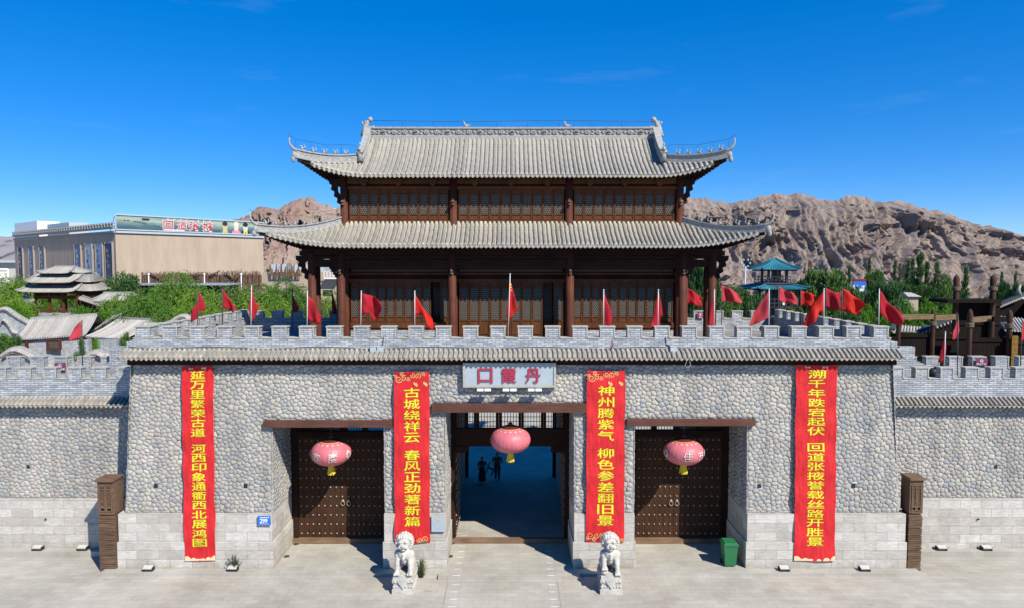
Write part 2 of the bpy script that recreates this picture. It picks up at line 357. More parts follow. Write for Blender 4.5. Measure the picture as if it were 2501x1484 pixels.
def stones(mb, u0, u1, v0, v1, mapf, holes=(), planes=(), sp=.19, seed=1, H=.034, iters=2, ax=1.16):
    u0 /= ax; u1 /= ax; holes = [(a / ax, b / ax, c, d) for a, b, c, d in holes]; planes = [(px / ax, py, nx * ax, ny) for px, py, nx, ny in planes]; m0 = mapf; mapf = lambda u, v, h: m0(u * ax, v, h)
    r = random.Random(seed); pts = []; j = 0; v = v0 - sp
    while v < v1 + sp:
        u = u0 - sp + (sp / 2 if j % 2 else 0)
        while u < u1 + sp:
            if r.random() > .16: pts.append((u + r.uniform(-.42, .42) * sp, v + r.uniform(-.42, .42) * sp))
            u += sp
        v += sp * .88; j += 1
    def cells():
        kd = kdtree.KDTree(len(pts))
        for i, p in enumerate(pts): kd.insert((p[0], p[1], 0), i)
        kd.balance()
        for i, p in enumerate(pts):
            q = [(p[0] - 2 * sp, p[1] - 2 * sp), (p[0] + 2 * sp, p[1] - 2 * sp), (p[0] + 2 * sp, p[1] + 2 * sp), (p[0] - 2 * sp, p[1] + 2 * sp)]
            for co, k, d in kd.find_n((p[0], p[1], 0), 11):
                if k == i or d < 1e-6: continue
                q = clip(q, (p[0] + co[0]) / 2, (p[1] + co[1]) / 2, co[0] - p[0], co[1] - p[1])
                if len(q) < 3: break
            yield i, q
    for _ in range(iters):
        new = list(pts)
        for i, q in cells():
            if len(q) > 2: A, cx, cy = area_c(q); new[i] = ((pts[i][0] + cx) / 2, (pts[i][1] + cy) / 2)
        pts = new
    P = [(u0, v0, -1, 0), (u1, v0, 1, 0), (u0, v0, 0, -1), (u0, v1, 0, 1)] + list(planes)
    for i, q in cells():
        if len(q) < 3: continue
        A, cx, cy = area_c(q); bad = False
        for h0, h1, g0, g1 in holes:
            du = max(h0 - cx, cx - h1); dv = max(g0 - cy, cy - g1)
            if du < 0 and dv < 0: bad = True; break
            if du > sp * 2 or dv > sp * 2: continue
            if du > dv: q = clip(q, h0, 0, 1, 0) if cx < h0 else clip(q, h1, 0, -1, 0)
            else: q = clip(q, 0, g0, 0, 1) if cy < g0 else clip(q, 0, g1, 0, -1)
        if bad: continue
        for a in P:
            q = clip(q, *a)
            if len(q) < 3: break
        if len(q) < 3: continue
        A, cx, cy = area_c(q)
        if abs(A) < .004: continue
        for _ in range(2 if len(q) < 6 else 1):
            n = len(q); q = [p for k in range(n) for p in ((q[k][0] * .75 + q[(k+1) % n][0] * .25, q[k][1] * .75 + q[(k+1) % n][1] * .25), (q[k][0] * .25 + q[(k+1) % n][0] * .75, q[k][1] * .25 + q[(k+1) % n][1] * .75))]
        mb.cur = r.random(); hh = H * min(1.4, math.sqrt(abs(A)) / .185) * r.uniform(.8, 1.2); rings = []
        tx, ty = r.uniform(-.1, .1), r.uniform(-.1, .1)
        for s, h in ((1.03, -.015), (.985, hh * .4), (.80, hh * .9)):
            rings.append([mb.vert(mapf(cx + (x - cx) * s, cy + (y - cy) * s, h + (tx * (x - cx) + ty * (y - cy)) * s * (h > 0))) for x, y in q])
        n = len(q); c = mb.vert(mapf(cx, cy, hh * 1.06))
        for a, b in zip(rings, rings[1:]):
            for k in range(n): mb.face((a[k], a[(k+1) % n], b[(k+1) % n], b[k]), True)
        for k in range(n): mb.face((rings[-1][k], rings[-1][(k+1) % n], c), True)

# ------------------------------------------------------------------ tile rows
def row(mb, pts, lat, r, n=5, step=True, cap=True):
    "half-round tile row along pts (top first), lat = sideways unit vector"
    pts = [Vector(p) for p in pts]; lat = Vector(lat); rings = []; prev = None
    for i, p in enumerate(pts):
        d = (pts[min(i+1, len(pts)-1)] - pts[max(i-1, 0)]).normalized(); N = lat.cross(d)
        if N.z < 0: N = -N
        for rr in ((r * .88, r) if step and 0 < i < len(pts) - 1 else (r,)):
            rings.append([mb.vert(p + lat * (rr * math.cos(math.pi * k / n)) + N * (rr * 1.15 * math.sin(math.pi * k / n))) for k in range(n + 1)])
        prev = (p, N, d)
    for a, b in zip(rings, rings[1:]):
        for k in range(n): mb.face((a[k], b[k], b[k+1], a[k+1]), True)
    if cap:
        p, N, d = prev; m = 8; q = p + d * .012; s = r * 1.12
        mb.face([mb.vert(q + lat * (s * math.cos(6.2832 * k / m)) + N * (s * math.sin(6.2832 * k / m) + s * .15)) for k in range(m)])
def drip(mb, p, lat, w, d):
    p = Vector(p); lat = Vector(lat); dn = Vector((0, 0, -1)); o = Vector(d) * .02
    mb.face([mb.vert(p + q + o) for q in (-lat * w + dn * -.01, lat * w + dn * -.01, lat * w * .75 + dn * w * .75, dn * w * 1.35, -lat * w * .75 + dn * w * .75)])
def sweep(mb, pts, prof, lat, cap=True):
    "closed profile (a sideways, b up) carried along pts"
    pts = [Vector(p) for p in pts]; lat = Vector(lat).normalized(); rings = []
    for i, p in enumerate(pts):
        d = (pts[min(i+1, len(pts)-1)] - pts[max(i-1, 0)]).normalized(); L = (lat - d * lat.dot(d)).normalized(); N = L.cross(d)
        if N.z < 0: N = -N
        k = prof(i / (len(pts) - 1)) if callable(prof) else prof
        rings.append([mb.vert(p + L * a + N * b) for a, b in k])
    n = len(rings[0])
    for a, b in zip(rings, rings[1:]):
        for k in range(n): mb.face((a[k], a[(k+1) % n], b[(k+1) % n], b[k]))
    if cap: mb.face(rings[0][::-1]); mb.face(rings[-1])

# ------------------------------------------------------------------ writing
_gl = {}
def glyph(ch, off=0.0, ext=0.0):
    k = (ch, off, ext)
    if k not in _gl:
        c = bpy.data.curves.new('t', 'FONT'); c.body = ch; c.size = 1; c.resolution_u = 2; c.offset = off; c.extrude = ext
        o = bpy.data.objects.new('t', c); COL.objects.link(o); bpy.context.view_layer.update()
        me = bpy.data.meshes.new_from_object(o.evaluated_get(bpy.context.evaluated_depsgraph_get()))
        v = np.array([tuple(q.co) for q in me.vertices]).reshape(-1, 3); f = [tuple(p.vertices) for p in me.polygons]
        bpy.data.objects.remove(o); bpy.data.curves.remove(c); bpy.data.meshes.remove(me); _gl[k] = (v, f)
    return _gl[k]
def write(mb, ch, cx, cy, w, h, mapf, off=0.0, ext=0.0, d=0.0, fit=False):
    "letter centred on (cx, cy) in a w x h cell; mapf(a, b, depth) gives the point"
    v, f = glyph(ch, off, ext); v0 = glyph(ch, 0, 0)[0]
    if not len(v): return
    x0, x1 = (v0[:,0].min(), v0[:,0].max()) if fit else (0, 1); y0, y1 = (v0[:,1].min(), v0[:,1].max()) if fit else (-.1, .87)
    b = len(mb.v)
    for p in v: mb.vert(mapf(cx + ((p[0] - x0) / (x1 - x0) - .5) * w, cy + ((p[1] - y0) / (y1 - y0) - .5) * h, d + p[2]))
    for q in f: mb.face([b + k for k in q])

def evalmesh(o, name):
    bpy.context.view_layer.update()
    return bpy.data.meshes.new_from_object(o.evaluated_get(bpy.context.evaluated_depsgraph_get()))
def fuse(mb, name, m, parent, voxel=.02, smooth=4, origin=(0,0,0)):
    "melt overlapping shapes into one continuous surface"
    me = mb.mesh('tmp', origin); o = bpy.data.objects.new('tmp', me); COL.objects.link(o)
    r = o.modifiers.new('r', 'REMESH'); r.mode = 'VOXEL'; r.voxel_size = voxel
    s = o.modifiers.new('s', 'SMOOTH'); s.iterations = smooth; s.factor = .5
    me2 = evalmesh(o, name); bpy.data.objects.remove(o); bpy.data.meshes.remove(me)
    me2.name = name; me2.materials.clear(); me2.materials.append(m); me2.polygons.foreach_set('use_smooth', [True] * len(me2.polygons))
    ob = bpy.data.objects.new(name, me2); COL.objects.link(ob); ob.parent = parent; return ob

# ------------------------------------------------------------------ ground
g = MB(); g.poly([(-9000, -300, -.16), (9000, -300, -.16), (9000, 14000, -.16), (-9000, 14000, -.16)]); structure('ground', g, M['earth'])
g = MB(); g.poly([(-60, -20, -.12), (60, -20, -.12), (60, 31.6, -.12), (-60, 31.6, -.12)]); structure('plaza', g, M['ground'])
g = MB(); g.poly([(-20, 33, 0), (20, 33, 0), (20, 80, 0), (-20, 80, 0)]); structure('courtyard', g, M['ground'])
g = MB(); g.box(-18.05, 17.95, 29.1, 33, -.14, 0); g.box(-3.2, 2.95, 28.75, 29.1, -.14, -.004); structure('stone_step', g, M['ground'])
g = MB(); g.box(-60, -17, 31.05, 31.7, -.14, .14); g.box(17, 60, 31.05, 31.7, -.14, .14); structure('kerb_strip', g, M['ground'])
g = MB()
for y in np.arange(25.8, 33.4, .62): g.box(-2.55, -2.25, y, y + .035, -.125, .004 if y > 28.75 else -.116) ; g.box(1.55, 1.85, y, y + .035, -.125, .004 if y > 28.75 else -.116)
structure('paving_marks', g, M['white'])
g = MB()
for x in (-2.75, 1.95): g.box(x - .012, x + .012, 18, 28.7, -.125, -.117)
structure('paving_seams', g, M['slab'])

# ------------------------------------------------------------------ gate block
ZT = 9.35
OPN = [(-10.67, -5.66, 0, 6.31), (-2.97, 2.78, 0, 6.98), (5.42, 10.46, 0, 6.38)]
def yf(z): return 29.75 + .28 * z / 9.3
def xe(z, s): return s * (17.4 - .62 * z / 9.3)
gate = thing('gate_building', 'cobblestone gate building with three openings, stone plinth and battlements', 'gate building', (0, 29.75, 0))
mb = MB()     # front wall face with openings, behind the stones
xs = [None, -10.67, -5.66, -2.97, 2.78, 5.42, 10.46, None]
def fr(x, z, d=0): return (x, yf(z) + d, z)
for i in range(7):
    for z0, z1 in ((0, 6.31), (6.31, 6.38), (6.38, 6.98), (6.98, 9.4)):
        o = {1: 6.31, 3: 6.98, 5: 6.38}.get(i, 0)
        if z1 <= o + .001: continue
        a0 = xe(z0, -1) if xs[i] is None else xs[i]; a1 = xe(z1, -1) if xs[i] is None else xs[i]
        b0 = xe(z0, 1) if xs[i+1] is None else xs[i+1]; b1 = xe(z1, 1) if xs[i+1] is None else xs[i+1]
        mb.poly([fr(a0, z0), fr(b0, z0), fr(b1, z1), fr(a1, z1)])
for s in (-1, 1): mb.poly([(xe(0, s), yf(0), 0), (xe(9.4, s), yf(9.4), 9.4), (xe(9.4, s), 43, 9.4), (xe(0, s), 43, 0)])
for x0, x1, z0, z1 in OPN:      # reveals and tunnel walls
    for x in (x0, x1): mb.poly([(x, yf(0), 0), (x, yf(z1), z1), (x, 43, z1), (x, 43, 0)])
    mb.poly([(x0, yf(z1), z1), (x1, yf(z1), z1), (x1, 43, z1), (x0, 43, z1)])
for i in range(0, 7):           # rear face
    a = xe(0, -1) if xs[i] is None else xs[i]; b = xe(0, 1) if xs[i+1] is None else xs[i+1]
    o = {1: 6.31, 3: 6.98, 5: 6.38}.get(i, 0); mb.poly([(a, 43, o), (b, 43, o), (b, 43, 9.4), (a, 43, 9.4)])
mb.build('wall', M['mortar'], gate)
mb = MB()
hl = [(a - .02, b + .02, c, d) for a, b, c, d in OPN] + [(-11.0, -5.26, 6.29, 6.62), (-3.55, 3.3, 6.95, 7.38), (5.04, 10.75, 6.36, 6.68), (-16.6, -16.42, 4.42, 4.58)]
for hx in (-15.85, -11.85, 11.0, 15.2): hl.append((hx - .09, hx + .09, 3.56, 3.74))
L = lambda z: xe(z, 1)
n_ = Vector((9.3, .62)).normalized()
stones(mb, -17.4, 17.4, 2.45, 9.1, lambda u, v, h: (u, yf(v) - h, v), hl, [(17.4, 0, n_.x, n_.y), (-17.4, 0, -n_.x, n_.y)], seed=3)
for s, k in ((-1, 5), (1, 6)):
    stones(mb, 29.85, 34.5, 2.45, 9.1, lambda u, v, h: (xe(v, s) + s * h, u, v), seed=k, sp=.22)
for n, (x0, x1, z0, z1) in enumerate(OPN):
    stones(mb, 29.82, 32.4, 2.45, z1, lambda u, v, h: (x0 + h, max(u, yf(v) - .03), v), seed=20 + n)
    stones(mb, 29.82, 32.4, 2.45, z1, lambda u, v, h: (x1 - h, max(u, yf(v) - .03), v), seed=30 + n)
mb.build('cobble_facing', M['cobble'], gate)
for hx in (-15.85, -11.85, 11.0, 15.2): mb = MB(); mb.box(hx - .08, hx + .08, yf(3.65) - .03, yf(3.65) + .0, 3.57, 3.73); mb.build('drain_hole', M['black'], gate)
xx = [-17.4, -10.67, -5.66, -2.97, 2.78, 5.42, 10.46, 17.4]     # plinth of cut blocks, two setbacks, one length per pier
for a, b in ((0, 1), (2, 3), (4, 5), (6, 7)):
    mb = MB()
    for z0, z1, p in ((0, 1.17, .13), (1.17, 2.44, .075)):
        mb.box(xx[a] - p + (0 if a == 0 else .06), xx[b] + p - (0 if b == 7 else .06), 29.75 - p, 32.38, z0, z1)
    mb.build('plinth', M['plinth'], gate)
for x0, x1, z0, z1 in ((-10.97, -5.28, 6.31, 6.60), (-3.53, 3.28, 6.97, 7.36), (5.06, 10.73, 6.375, 6.66)):
    mb = MB(); mb.box(x0, x1, yf(z0) - .22, yf(z0) + .25, z0, z1); mb.build('lintel', M['lintel'], gate)
# terrace slab and floor
mb = MB(); mb.box(-16.7, 16.7, 30.1, 43, ZT - .25, ZT); mb.build('terrace_floor', M['slab'], gate)
# dark band, part frieze and part painted eave shadow; eave strip of tiles
mb = MB(); mb.box(-16.95, 16.95, 29.86, 30.1, 9.06, 9.5); mb.build('shade_frieze', M['wood_dark'], gate)
def eave_strip(parent, x0, x1, yb, z0, z1, out, pitch=.217, name='eave_tiles', ends=True):
    mb = MB(); n = int((x1 - x0) / pitch)
    r = random.Random(int(x0 * 7) + 5)
    for i in range(n + 1):
        x = x0 + i * pitch; mb.cur = r.random(); j = r.uniform(-.012, .012)
        row(mb, [(x, yb, z1), (x + j, yb - out * .5, (z0 + z1) / 2 - .02), (x + j, yb - out + j, z0)], (1, 0, 0), .068, 5)
        if i < n: drip(mb, (x + pitch / 2, yb - out, z0 + .0), (1, 0, 0), pitch * .36, (0, -1, 0))
    mb.cur = .2; mb.poly([(x0, yb, z1 - .03), (x1, yb, z1 - .03), (x1, yb - out, z0 - .03), (x0, yb - out, z0 - .03)])
    mb.poly([(x0, yb, z0 - .05), (x1, yb, z0 - .05), (x1, yb - out, z0 - .05), (x0, yb - out, z0 - .05)])
    return mb.build(name, M['eave_tile'], parent)
eave_strip(gate, -17.05, 17.1, 29.98, 9.41, 9.74, .56)
# parapet with merlons, coping strips outlining each merlon
def parapet(parent, axis, c0, c1, at, th, zb, zc, zm, pitch, mw, first, name='parapet', trim=-1, cmat='coping'):
    "axis 'x' or 'y'; at = front face position, th = thickness; trim = side that carries the coping strips"
    mb = MB(); cb = MB()
    def bx(B, a, b, d0, d1, z0, z1):
        if axis == 'x': B.box(a, b, d0, d1, z0, z1)
        else: B.box(d0, d1, a, b, z0, z1)
    bx(mb, c0, c1, at, at + th, zb, zc)
    f = at if trim < 0 else at + th; tp = (f - .025, f + .03) if trim < 0 else (f - .03, f + .025); ms = []
    x = first
    while x + mw / 2 <= c1 + .01:
        a, b = x - mw / 2, x + mw / 2
        if a >= c0 - .01:
            ms.append((a, b)); bx(mb, a, b, at, at + th, zc, zm - .05); bx(cb, a - .03, b + .03, at - .035, at + th + .035, zm - .05, zm)
            bx(cb, a, a + .055, tp[0], tp[1], zc + .05, zm - .05); bx(cb, b - .055, b, tp[0], tp[1], zc + .05, zm - .05)
        x += pitch
    e = [c0] + [q for m in ms for q in m] + [c1]
    for a, b in zip(e[0::2], e[1::2]):
        if b - a > .05: bx(cb, a + .002, b - .002, at - .03, at + th + .03, zc - .003, zc + .05)
    mb.build(name, M['brick'], parent); return cb.build('coping', M[cmat], parent)
parapet(gate, 'x', -16.72, 16.72, 29.98, .36, 9.3, 10.24, 10.78, 1.2065, .655, -16.3)
mb = MB(); mb.box(-17.0, -16.72, 29.96, 30.5, 9.3, 10.1); mb.box(16.72, 17.0, 29.96, 30.5, 9.3, 10.1); mb.build('parapet_end', M['brick'], gate)
parapet(gate, 'y', 30.34, 42.9, -16.72, .36, 9.3, 10.2, 10.72, 1.2, .66, 31.2, trim=1)
parapet(gate, 'y', 30.34, 42.9, 16.36, .36, 9.3, 10.2, 10.72, 1.2, .66, 31.2, trim=-1)
parapet(gate, 'x', -16.3, 16.3, 42.6, .36, 9.3, 10.1, 10.6, 1.2, .66, -15.9)
# doors, frames, transoms
def door_leaf(x0, x1, y, z0, z1, cols=8, rows=11, seam=0):
    mb = MB(); n = 9; w = (x1 - x0) / n
    for i in range(n): mb.box(x0 + i * w + .004, x0 + (i + 1) * w - .004, y - .02 - .006 * (i % 2), y + .06, z0, z1)
    mb.m = 1
    for i in range(cols):
        for j in range(rows):
            x = x0 + .13 + (x1 - x0 - .3) * i / (cols - 1); z = z0 + .2 + (z1 - z0 - .35) * j / (rows - 1); mb.ball((x, y - .035, z), (.042, .05, .042), 7, 4)
    return mb.build('door', (M['door'], M['stud']), gate)
def lattice_row(x0, x1, y, z0, z1, n, gap):
    for i in range(n):
        w = (x1 - x0) / n; a, b = x0 + i * w + gap, x0 + (i + 1) * w - gap
        f = MB(); f.box(a - gap + .003, a, y - .05, y + .05, z0, z1); f.box(b, b + gap - .003, y - .05, y + .05, z0, z1); f.box(a, b, y - .045, y + .045, z0 + .002, z0 + .03); f.box(a, b, y - .045, y + .045, z1 - .03, z1 - .002)
        fo = f.build('transom_window', M['wood_dark'], gate)
        p = MB(); p.poly([(a, y, z0), (b, y, z0), (b, y, z1), (a, y, z1)]); q = p.build('lattice', M['transom'], fo)
YD = 32.5
for x0, x1, ztop, zdoor in ((-10.67, -5.66, 6.31, 5.15), (5.42, 10.46, 6.38, 5.2)):
    f = MB()
    f.box(x0, x0 + .32, YD - .12, YD + .12, 0, ztop); f.box(x1 - .32, x1, YD - .12, YD + .12, 0, ztop)
    f.box(x0 + .32, x1 - .32, YD - .11, YD + .12, zdoor, zdoor + .32); f.box(x0 + .32, x1 - .32, YD - .1, YD + .12, ztop - .12, ztop)
    f.build('door_frame', M['wood_dark'], gate)
    f = MB(); f.box(x0 + .05, x1 - .05, YD - .24, YD + .1, 0, .24); f.build('threshold', M['sill'], gate)
    c = (x0 + x1) / 2 + (.12 if x0 < 0 else -.1)
    for a, b, e in ((x0 + .325, c - .004, 0), (c + .004, x1 - .325, 0)):
        d = door_leaf(a, b, YD, .245, zdoor)
        h = MB(); hx = b - .14 if a < c - .1 else a + .14
        h.tube([(hx + .09 * math.cos(t), YD - .1, 1.95 + .11 * math.sin(t)) for t in np.linspace(0, 6.28, 13)], .018, 6); h.ball((hx, YD - .05, 2.06), (.07, .06, .07))
        q = h.build('handle', M['stud'], d)
    lattice_row(x0 + .325, x1 - .325, YD, zdoor + .32, ztop - .12, 4, .14)
x0, x1, ztop = -2.97, 2.78, 6.98
f = MB(); f.box(x0, x0 + .18, YD - .12, YD + .12, 0, ztop); f.box(x1 - .18, x1, YD - .12, YD + .12, 0, ztop)
f.box(x0 + .18, x1 - .18, YD - .11, YD + .12, 4.75, 5.6); f.box(x0 + .18, x1 - .18, YD - .1, YD + .12, ztop - .1, ztop)
f.box(x0 + .18, x0 + .9, YD - .14, YD + .1, 4.45, 4.75); f.box(x1 - .9, x1 - .18, YD - .14, YD + .1, 4.45, 4.75)
f.build('door_frame', M['wood_dark'], gate)
f = MB(); f.box(x0 + .02, x1 - .02, YD - .2, YD + .05, 0, .22); f.build('threshold', M['sill'], gate)
lattice_row(x0 + .185, x1 - .185, YD, 5.6, ztop - .1, 5, .13)
for s, x in ((1, x0 + .14), (-1, x1 - .14)):       # open leaves folded back along the passage
    mb = MB()
    for i in range(9): mb.box(min(x, x + s * .08), max(x, x + s * .08), YD + .2 + i * .29, YD + .2 + i * .29 + .282, .1, 4.7)
    mb.m = 1
    for i in range(8):
        for j in range(10): mb.ball((x + s * .09, YD + .35 + i * .33, .3 + j * .45), (.05, .042, .042), 7, 4)
    mb.build('door', (M['door'], M['stud']), gate)
for x0, x1, z0, z1 in OPN:      # rear beams of the passages
    f = MB(); f.box(x0, x1, 42.6, 42.95, z1 - 1.4, z1); f.box(x0, x0 + .2, 42.6, 42.95, 0, z1 - 1.4); f.box(x1 - .2, x1, 42.6, 42.95, 0, z1 - 1.4)
    f.build('rear_frame', M['wood_dark'], gate)

# ------------------------------------------------------------------ side walls
def side_wall(s, label):
    a, b = (-40, -16.8) if s < 0 else (16.8, 40)
    t = thing('rampart_wall', label, 'wall', (s * 24, 31.5, 0))
    ys = lambda z: 31.5 + .2 * z / 7
    mb = MB(); mb.hexa([(a, 31.5, 0), (b, 31.5, 0), (b, 35.7, 0), (a, 35.7, 0)], [(a, 31.7, 7.1), (b, 31.7, 7.1), (b, 35.6, 7.1), (a, 35.6, 7.1)]); mb.build('wall', M['mortar'], t)
    mb = MB(); lo, hi = (-30, -16.8) if s < 0 else (16.8, 30)
    hl = [(q - .08, q + .08, 3.9, 4.06) for q in (s * 22.75,)]
    stones(mb, lo, hi, 2.52, 7.0, lambda u, v, h: (u, ys(v) - h, v), hl, seed=11 + s); mb.build('cobble_facing', M['cobble'], t)
    mb = MB(); mb.box(s * 22.75 - .07, s * 22.75 + .07, ys(4) - .03, ys(4), 3.91, 4.05); mb.ball((s * 21.9, 31.4, 1.55), (.05, .03, .05)); mb.build('drain_hole', M['black'], t)
    mb = MB(); mb.box(a, b, 31.42, 31.9, 0, 1.3); mb.box(a, b, 31.45, 31.9, 1.3, 2.5); mb.build('plinth', M['plinth'], t)
    mb = MB(); mb.box(a, b, 31.62, 31.8, 6.78, 7.02); mb.build('shade_frieze', M['wood_dark'], t)  # dark band added to stand in for the shade under the eave
    eave_strip(t, a + .1 if s < 0 else 17.0, b - .2 if s < 0 else b, 31.72, 6.96, 7.27, .52)
    ph = lambda u0, u1, v, Y: (U(u0, v, Y).x, U(u1, v, Y).x - U(u0, v, Y).x)
    c0, p0 = ph(120.5, 181.5, 895, 31.72) if s < 0 else ph(2252.5, 2313.5, 895, 31.72); c1, p1 = ph(90.5, 148, 880, 35.3) if s < 0 else ph(2278, 2334.5, 880, 35.3)
    first = lambda c, p: c - p * math.floor((c - a - .4) / p)
    parapet(t, 'x', a, b, 31.72, .34, 7.05, 8.12, 8.68, p0, .62, first(c0, p0), cmat='coping')
    mb = MB(); mb.box(a, b, 32.06, 35.3, 7.1, 7.25); mb.build('wall_walk', M['slab'], t)
    parapet(t, 'x', a, b, 35.3, .34, 7.1, 8.05, 8.7, p1, .70, first(c1, p1))
    mb = MB()          # stair flank stepping up to the gate terrace
    q = [(s * 17.0, 7.2), (s * 21.2, 7.2), (s * 21.2, 8.3), (s * 19.7, 9.05 if s > 0 else 8.8), (s * 17.0, 10.1 if s > 0 else 9.5)]
    mb.prism(q, 34.5, 34.85); mb.box(min(s * 19.9, s * 20.7), max(s * 19.9, s * 20.7), 34.86, 35.2, 8.0, 9.25); mb.build('stair_flank', M['brick'], t, fix=True)
    return t
side_wall(-1, 'lower cobblestone rampart wall with battlements to the left of the gate')
side_wall(1, 'lower cobblestone rampart wall with battlements to the right of the gate')
# ------------------------------------------------------------------ timber pavilion on the gate terrace
pav = thing('timber_pavilion', 'two-storey timber pavilion with upturned grey tiled roofs standing on the gate terrace', 'pavilion', (0, 38.8, ZT))
YC, PITCHT = 38.8, .236
def lerp(a, b, t): return a + (b - a) * t
def build_roof(hx, hy, ze, flare, lift, hip0, ridge, r0, nm, xh, hw):
    """hx, hy: half sizes of the eave at mid side; hip0: (x, y, z) where the hips start (quarter, relative to the centre);
    ridge: (half length, z) for the gabled top or None; returns the hip curve"""
    cx, cy = hx + flare, hy + flare * .6
    zc = ze + lift
    def hip(t):      # from the hip start down to the corner, sagging then rising
        x = lerp(hip0[0], cx, t); y = lerp(hip0[1], cy, t); z = lerp(hip0[2], zc, t) - 4 * hw * t * (1 - t)
        return x, y, z
    def eave_f(x):   # front eave at x (relative): distance from centre, height
        k = max(0, (abs(x) - xh) / (cx - xh)); return hy + (cy - hy) * k ** 2, ze + lift * k ** 2.1
    def eave_s(y):
        yh = hy - (cx - xh); k = max(0, (abs(y) - yh) / (cy - yh)); return hx + (cx - hx) * k ** 2, ze + lift * k ** 2.1
    tb = MB(); pb = MB(); rr = random.Random(4)
    def slope_rows(front):
        for sgn in (-1, 1):
            n = int((cx if front else cy) / PITCHT); cols = []
            for i in range(-n, n + 1):
                u = i * PITCHT + (0 if n else 0)
                if front:
                    ey, ez = eave_f(u)
                    if abs(u) <= hip0[0]:
                        top = (u, 0 if ridge else hip0[1], ridge[1] if ridge else hip0[2])
                        if ridge and abs(u) > ridge[0]: top = (u, hip0[1], hip0[2])
                    else: top = hip((abs(u) - hip0[0]) / (cx - hip0[0])); top = (u, top[1], top[2])
                    bot = (u, ey, ez)
                else:
                    ex, ez = eave_s(u)
                    if abs(u) <= hip0[1]: top = (hip0[0], u, hip0[2])
                    else: top = hip((abs(u) - hip0[1]) / (cy - hip0[1])); top = (top[0], u, top[2])
                    bot = (ex, u, ez)
                T = Vector(top); B = Vector(bot)
                if front: T.y = -T.y; B.y = -B.y
                if sgn < 0 and front: pass
                if sgn > 0 and front: T.y = -T.y; B.y = -B.y
                if not front: T.x *= sgn; B.x *= sgn
                T += Vector((0, YC, 0)); B += Vector((0, YC, 0)); Lh = (B - T).length
                if Lh < .25: continue
                m = max(3, int(Lh / .26)); sag = .055 * Lh * min(1, Lh / 2.5)
                pts = [T.lerp(B, k / m) - Vector((0, 0, sag * math.sin(math.pi * (k / m) ** .9))) for k in range(m + 1)]
                cols.append((u, pts)); lat = (1, 0, 0) if front else (0, 1, 0)
                tb.cur = rr.random(); jt = Vector(lat) * rr.uniform(-.014, .014); pts = [p + jt * (k % 3 - 1) + Vector((0, 0, rr.uniform(-.006, .006))) for k, p in enumerate(pts)]; row(tb, pts, lat, r0 * rr.uniform(.93, 1.05), 5 if front and sgn < 0 else 4)
            pb.cur = .15
            for (u0, a), (u1, b) in zip(cols, cols[1:]):
                if abs(u1 - u0) > PITCHT * 1.5: continue
                N = 6; qa = [Vector(a[0]).lerp(a[-1], 0)] ; f = lambda p, k: p[min(len(p) - 1, int(round(k * (len(p) - 1))))]
                ia = [pb.vert(f(a, k / N) + Vector((0, 0, .0))) for k in range(N + 1)]; ib = [pb.vert(f(b, k / N)) for k in range(N + 1)]
                for k in range(N): pb.face((ia[k], ia[k+1], ib[k+1], ib[k]))
                mid = (a[-1] + b[-1]) / 2; d = Vector((0, -1 if sgn < 0 else 1, 0)) if front else Vector((sgn, 0, 0))
                drip(pb, mid, (b[-1] - a[-1]).normalized(), PITCHT * .4, d)
    slope_rows(True); slope_rows(False)
    R_ = tb.build(nm, M['tile'], pav); pb.build('pan_tiles', M['tile'], R_)
    # soffit boards and rafters
    sb = MB(); rb = MB(); inx, iny = 8.95 if not ridge else 8.9, 2.35
    zi = ze + .28 if ridge else ze + .22
    N = 60
    for sgn in (-1, 1):
        P = []
        for i in range(-N, N + 1):
            u = cx * i / N; ey, ez = eave_f(u); P.append(((u, YC + sgn * (ey - .02), ez - .06), (u * inx / cx, YC + sgn * iny, zi)))
        for a, b in zip(P, P[1:]): sb.poly([a[0], a[1], b[1], b[0]])
        P = []
        for i in range(-N, N + 1):
            u = cy * i / N; ex, ez = eave_s(u); P.append(((sgn * (ex - .02), YC + u, ez - .06), (sgn * inx, YC + u * iny / cy, zi)))
        for a, b in zip(P, P[1:]): sb.poly([a[0], a[1], b[1], b[0]])
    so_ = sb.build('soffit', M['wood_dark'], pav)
    n = int(cx / .27)
    for i in range(-n, n + 1):
        u = i * .27; ey, ez = eave_f(u)
        for sgn in (-1, 1): rb.beam((u, YC + sgn * (ey - .1), ez - .13), (u * lerp(1, inx / cx, .8), YC + sgn * lerp(ey, iny, .8), lerp(ez, zi, .8) - .11), .09, .1)
    n = int(cy / .27)
    for i in range(-n, n + 1):
        u = i * .27; ex, ez = eave_s(u)
        for sgn in (-1, 1): rb.beam((sgn * (ex - .1), YC + u, ez - .13), (sgn * lerp(ex, inx, .8), YC + u * lerp(1, iny / cy, .8), lerp(ez, zi, .8) - .11), .09, .1)
    rb.build('rafters', M['wood_dark'], so_)
    return hip, (cx, cy, zc)
def fret(mb, P, side, out):     # raised key pattern along a ridge side
    pass
